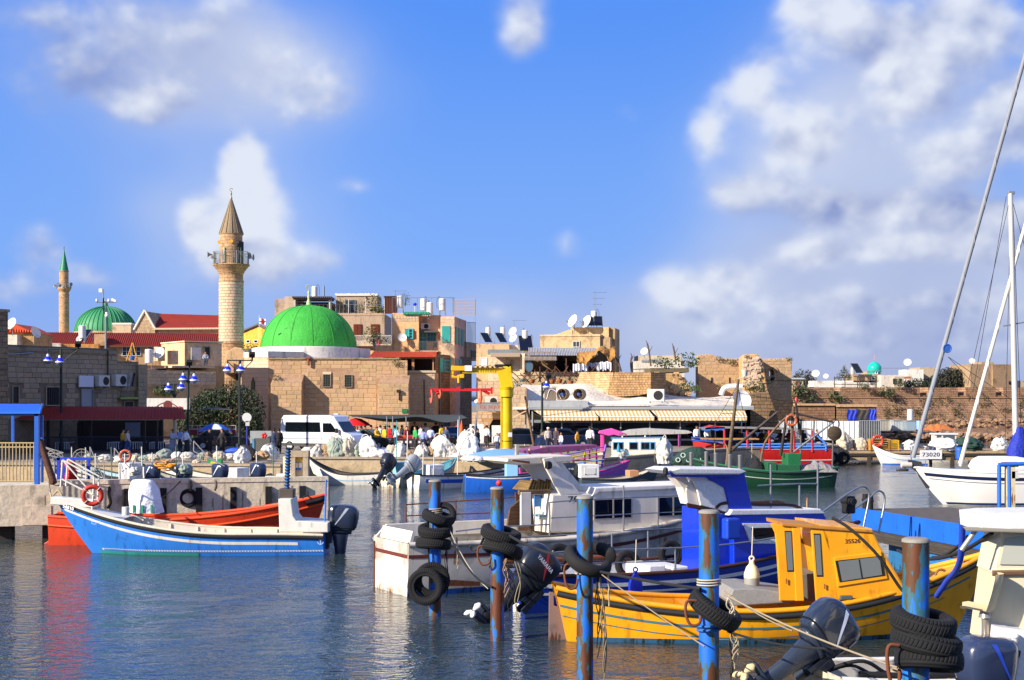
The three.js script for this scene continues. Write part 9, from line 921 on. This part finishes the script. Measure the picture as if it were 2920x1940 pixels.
{const P=(i,dx,py,dz=.2)=>v3(piles[i].x+dx,yw(py,piles[i].d),-piles[i].d+dz),coil=(i,py,n,r,col,l)=>rope(l,Array.from({length:n*10},(_,k)=>v3(piles[i].x+.175*Math.cos(k*.63),yw(py,piles[i].d)-k*r*.3,-piles[i].d+.175*Math.sin(k*.63))),r,col,n*30);
coil(0,1450,4,.016,'#a89a80','rope wound round the leftmost pile above its tyres');coil(3,1650,3,.013,'#b3ab98','pale rope wound round the fourth pile');coil(3,1780,2,.02,'#2f62a8','blue cord tied low round the fourth pile');coil(2,1612,3,.02,'#b09c78','knotted rope on the middle pile under the cut tyre');
rope('thick black line from the second pile to the middle pile',sag(P(1,.2,1520),P(2,-.1,1590),.1),.03,'#17181c');rope('black line from the middle pile to the fourth pile',sag(P(2,.2,1625),P(3,-.15,1675),.02),.026,'#17181c');rope('pale line slanting down from the middle pile in front of the yellow boat',sag(P(2,.25,1630),at(2010,1845,20),.02),.011,'#8f8166');rope('long pale line from the fourth pile past the big outboard to lower right',sag(P(3,.2,1690),at(2560,1905,15.6),.06),.013,'#978a70');rope('second pale line from the fourth pile over the yellow hull',sag(P(3,.2,1680),at(2260,1800,19),.05),.01,'#8d8069');rope('black line from the fourth pile to the boat under the outboard',sag(P(3,.25,1795),at(2420,1850,18.5),.08),.018,'#17181c');rope('white line from the leftmost pile down to the white boat waterline',sag(P(0,.3,1490),at(1392,1680,33),.2),.013,'#a59d8d');rope('black line from the leftmost pile sagging to the second pile',sag(P(0,.35,1520),P(1,-.1,1672),.25),.026,'#141418');rope('frayed dark rope from the white boat to the second pile tyres',sag(at(1340,1560,36),P(1,-.3,1535),.15),.03,'#2a2622');
const hang=(l,i,dx,y0,y1,col,r=.014,w=.1)=>{const n=r>.017?4:2,L=[];for(let q=0;q<n;q++)L.push(tube(Array.from({length:8},(_,k)=>v3(piles[i].x+dx+w*.22*Math.sin(k*1.3+dx*9+q*.5)+(q-n / 2)*.02*Math.sin(k*.9+q),yw(mix(y0,mix(y1,y0,q*.12),k / 7),piles[i].d),-piles[i].d+.22+.02*Math.sin(k+q*2))),.011,26,5));return tag(mesh('rope',L,M(col,.9)),l,'rope');};
hang('black cord hanging over the tyre stack of the leftmost pile',0,-.15,1450,1640,'#101012',.03);hang('second black cord hanging on the right of the leftmost pile',0,.3,1560,1700,'#121216',.02,.04);hang('pale cord hanging right of the leftmost pile',0,.55,1530,1620,'#a8977a',.018,.04);hang('bunch of frayed tan rope hanging right of the second pile',1,.2,1590,1700,'#96785a',.045,.16);hang('long thin tan cord hanging into the water right of the second pile',1,.45,1560,1800,'#8f8466',.014,.3);hang('black rope hanging right of the second pile',1,.3,1600,1760,'#141416',.02,.3);
hang('tan looped rope hanging right of the middle pile',2,.3,1615,1800,'#a2906c',.016,.16);hang('bunch of black cords hanging right of the middle pile',2,.24,1640,1870,'#131315',.022,.12);hang('thin pale rope end hanging right of the middle pile',2,.42,1630,1725,'#b7a684',.014,.05);hang('long frayed rope hanging right of the middle pile to the water',2,.34,1700,1940,'#7d7258',.02,.1);hang('tangled pale rope hanging right of the fourth pile',3,.3,1690,1800,'#b5aa94',.02,.18);hang('frayed rope tail hanging low right of the fourth pile',3,.36,1790,1900,'#9a8c70',.024,.2);hang('dark rope tail hanging below the fourth pile knot',3,.3,1800,1945,'#2a2824',.016,.1);rope('black cable looping over the yellow cabin roof',[at(2375,1478,30),at(2420,1505,29.6),at(2500,1580,29.2),at(2570,1680,29.2),at(2590,1700,29)],.035,'#141416');rope('thick blue taped pole line leaning from the white roof to the yellow bow',[at(2745,1480,20.5),at(2740,1590,21),at(2700,1660,23),at(2672,1700,24)],.05,'#1a3fb4',40);rope('black line from the blue dock to the yellow bow',sag(at(2660,1590,30),at(2760,1530,24),.1),.03,'#15161a');rope('black cable draped from the white roof over the dock',sag(at(2830,1520,19),at(2560,1570,27),.25),.03,'#18181c');}
[[1971,1292,'leftmost'],[2014,1290,'second'],[2041,1294,'middle'],[2081,1298,'fourth'],[2110,1300,'rightmost']].forEach(([px,py,n])=>{const d=62,t=thing('steel_post',n+' of five thin steel posts in front of the green fishing boat bow','post',[xw(px,d),0,-d]);mesh('tube',cyl(.09,.085,yw(py,d)+1,0,-1,0,12),M('#8d8a84',.35,{metalness:.6}),t);mesh('cap',cyl(.092,.07,.03,0,yw(py,d),0,12),galv,t);});
{// blue floating dock
const d0=45,d1=36,t=thing('floating_dock','blue steel floating dock with a grey deck behind the yellow boat','dock',[0,0,0]),bl=M('#1c66c8',.5,{map:tWear});const A=[xw(2436,46),-46],B=[xw(2860,38),-38],dir=v3(B[0]-A[0],0,B[1]-A[1]),L=dir.length(),a=Math.atan2(-dir.z,dir.x);t.position.set(A[0],0,A[1]);t.rotation.y=a;t.updateMatrixWorld();const yT=yw(1448,46)-.05;mesh('deck',b2(0,L+5,yT-.1,yT,-3.4,-.05),M('#6d6256',.85,{map:tWood}),t);mesh('fascia',b2(0,L+5,yT-.55,yT+.06,-.05,.08),bl,t);mesh('rub_beam',b2(0,L+5,yT-.9,yT-.56,-.04,.12),M('#4d463e',.85,{map:tWood}),t);for(let i=0;i<4;i++){mesh('float',b2(1.5+i*2.6,2.8+i*2.6,-.6,yT-.9,-2.8,-.4),M('#2a6fa8',.6,{map:tRustWhite}),t);}mesh('hanging_panel',b2(4.6,6.4,yT-1.35,yT-.92,-.02,.04),M('#2f7cc8',.6,{map:tRustWhite}),t);mesh('bollard',[cyl(.1,.1,.5,.2,yT,-.3,10),cyl(.1,.1,.5,.5,yT,-.3,10),cyl(.06,.06,.6,.35,yT+.3,-.3,8,0,Math.PI / 2)],black,t);
const s=thing('service_post','cream service post with sockets inside a blue rail on the dock','post',[0,0,0]),dd=41,bx=(p,q,r,u,m,nm,w=.2)=>mesh(nm,b2(xw(p,dd),xw(q,dd),yw(u,dd),yw(r,dd),-dd-w,-dd),m,s);bx(2872,2896,1328,1462,M('#d5cda8',.6,{map:tRustWhite}),'post');bx(2862,2905,1318,1332,M('#8a6a4a',.6),'lamp_top');bx(2886,2905,1345,1365,M('#c2c0b6',.5),'socket_box',.3);mesh('blue_rail',[rod(at(2850,1460,dd).toArray(),at(2850,1326,dd).toArray(),.06),rod(at(2848,1326,dd).toArray(),at(3000,1320,dd).toArray(),.06),rod(at(2880,1460,dd-.4).toArray(),at(2878,1330,dd-.4).toArray(),.05)],M('#1d62c0',.5),s);
}
{// near boat with the tilted motor
const d=21.6,g=boat('motor_boat','cream motor boat at the bottom edge with a big tilted grey outboard',stand(2330,d),.22,{L:5.5,B:1.9,s:[1.1,1.0,1.3],rake:.6,sw:.9,floor:.6,n:20,gr:.05,bot:-.2},{hull:M('#cfc6a8',.5,{map:tWear}),inner:M('#b9b4aa',.55,{map:tWear}),gunwale:M('#d5d2c8',.5),seat:M('#a8a398',.6)});
g.position.y=.12;const p=g.worldToLocal(at(2285,1840,d));aim(outboard(g,p.x+.12,p.y+.12,p.z,.98,1.12,M('#222a38',.25,{clearcoat:.7}),{yaw:.12,leg:M('#2c3544',.35),prop:M('#cdb88a',.4),flash:M('#ccd4e4',.2)}),'cowling',2366,1788,d);
mesh('black_rail',tube([[.3,1.16,.8],[1.4,1.1,.86],[2.6,1.12,.8],[3.4,1.2,.6]],.045,24),black,g);mesh('fuel_tank',rbox(.5,.35,.4,.08,1.2,.85,.1),M('#2a2c30',.5),g);mesh('steering_hose',[tube([[.1,1.1,.1],[.6,1.25,.3],[1.1,1.0,.2],[1.6,.9,.3]],.03,20),tube([[.1,1.0,-.1],[.5,1.15,.1],[1.0,.95,0],[1.4,1.0,.4]],.025,20)],black,g);mesh('brass_post',[cyl(.03,.03,.5,1.9,.95,.55,8),cyl(.03,.03,.4,2.1,.95,.55,8)],M('#b8863a',.4,{metalness:.5}),g);const coil=[];for(let i=0;i<6;i++)coil.push(tor(.2-i*.01,.025,1.1+rnd(-.05,.05),1.0+i*.03,.55+rnd(-.05,.05),1.4+rnd(-.2,.2),rnd(6),20));const rc=mesh('coiled_line',coil,M('#9a8d74',.9),g);rc.userData.kind='stuff';
}
{// near boat with the cream cabin
const d=19.6,g=boat('cabin_boat','cream cabin boat cut by the right edge with a white roof and a bucket seat',stand(2775,d),-.06,{L:6,B:2.0,s:[1.3,1.3,1.6],rake:.6,sw:.9,floor:.9,n:18,bot:-.2},{hull:M('#d8d3c4',.5,{map:tWear}),inner:M('#d2ccbe',.5,{map:tWear}),gunwale:whP}),q=(x,y,z=.3)=>onPlane(g,x,y,z),ex=(nm,pts,dp,z,m,b=.02)=>mesh(nm,ext(poly(g,z,...pts),dp,b,z-dp),m,g);
const cc=M('#d6c8a4',.5,{map:tWear});ex('cabin',[[2822,1830],[2848,1630],[2990,1630],[2990,1830]],.9,.75,cc,.03);ex('window_frame',[[2838,1632],[2862,1524],[2990,1524],[2990,1632]],.85,.72,M('#cfc5aa',.5),.02);ex('window',[[2852,1610],[2868,1538],[2908,1530],[2990,1530],[2990,1612]],.02,.745,M('#aeb0a4',.12),0);ex('sill',[[2836,1632],[2990,1630],[2990,1638],[2836,1640]],.05,.8,wood('#7a5a40'));ex('roof',[[2800,1480],[2840,1476],[2990,1474],[2990,1506],[2870,1508],[2802,1504]],1.0,1.0,whP,.05);ex('roof_frame',[[2752,1505],[2990,1512],[2990,1519],[2760,1512]],.05,1.0,M('#8f8a7e',.5));mesh('roof_post',rod([...q(2785,1510,.9),.9],[...q(2742,1570,.9),.9],.035),M('#a3a098',.4,{metalness:.4}),g);mesh('vent',[0,1].map((i)=>b2(q(2896,0)[0]+i*.07,q(2896,0)[0]+.05+i*.07,q(0,1694,.76)[1],q(0,1672,.76)[1],.77,.79)),dark,g);ex('console',[[2836,1900],[2848,1800],[2990,1822],[2990,1960],[2836,1960]],.7,1.1,whP,.05);const lp=q(2895,1828,1.2);mesh('round_lamp',[sph(.07,lp[0],lp[1]+.05,1.15,1,.7,1),cyl(.05,.06,.06,lp[0],lp[1]-.04,1.15)],whP,g);mesh('buckle',rbox(.18,.1,.04,.02,q(2890,1862,1.12)[0],q(2890,1862,1.12)[1],1.13,0,0,-.25),dark,g);
const st=thing('bucket_chair','cream plastic bucket seat on a steel pedestal at the right edge','chair',v3(...q(2806,1826,.9),.9).applyMatrix4(g.matrixWorld),-.4),sh=[];for(let i=0;i<12;i++){const s=i / 11,[x,y]=s<.5?[-.28+s*.8,.42-s*.12+(s<.08?-.02:0)]:[.12+.2*Math.sin((s-.5)*2.4)*.7,.36+(s-.5)*1.05];sh.push(Array.from({length:11},(_,j)=>{const u=j / 10*2-1,w=.24*(1-.25*Math.max(0,s-.6));return[x-.09*u*u*(s>.4?1:.1),y+.06*u*u*(s<.5?1:0),u*w*(s<.06?.8:s>.95?.7:1)];}));}mesh('shell',grid(sh),M('#c9b890',.4),st);mesh('pedestal',[cyl(.05,.05,.36,.02,0,0,14),cyl(.09,.07,.08,.02,.3,0,14)],M('#a39a8c',.3,{metalness:.6}),st);
const p=g.worldToLocal(at(2785,1925,18.6));aim(outboard(g,0,1,0,.1,1.1,M('#2b3550',.25,{clearcoat:.7}),{yaw:.5,flash:M('#2f52c8',.3)}),'cowling',2812,1890,18.4);
}

renderer.render(scene,camera);
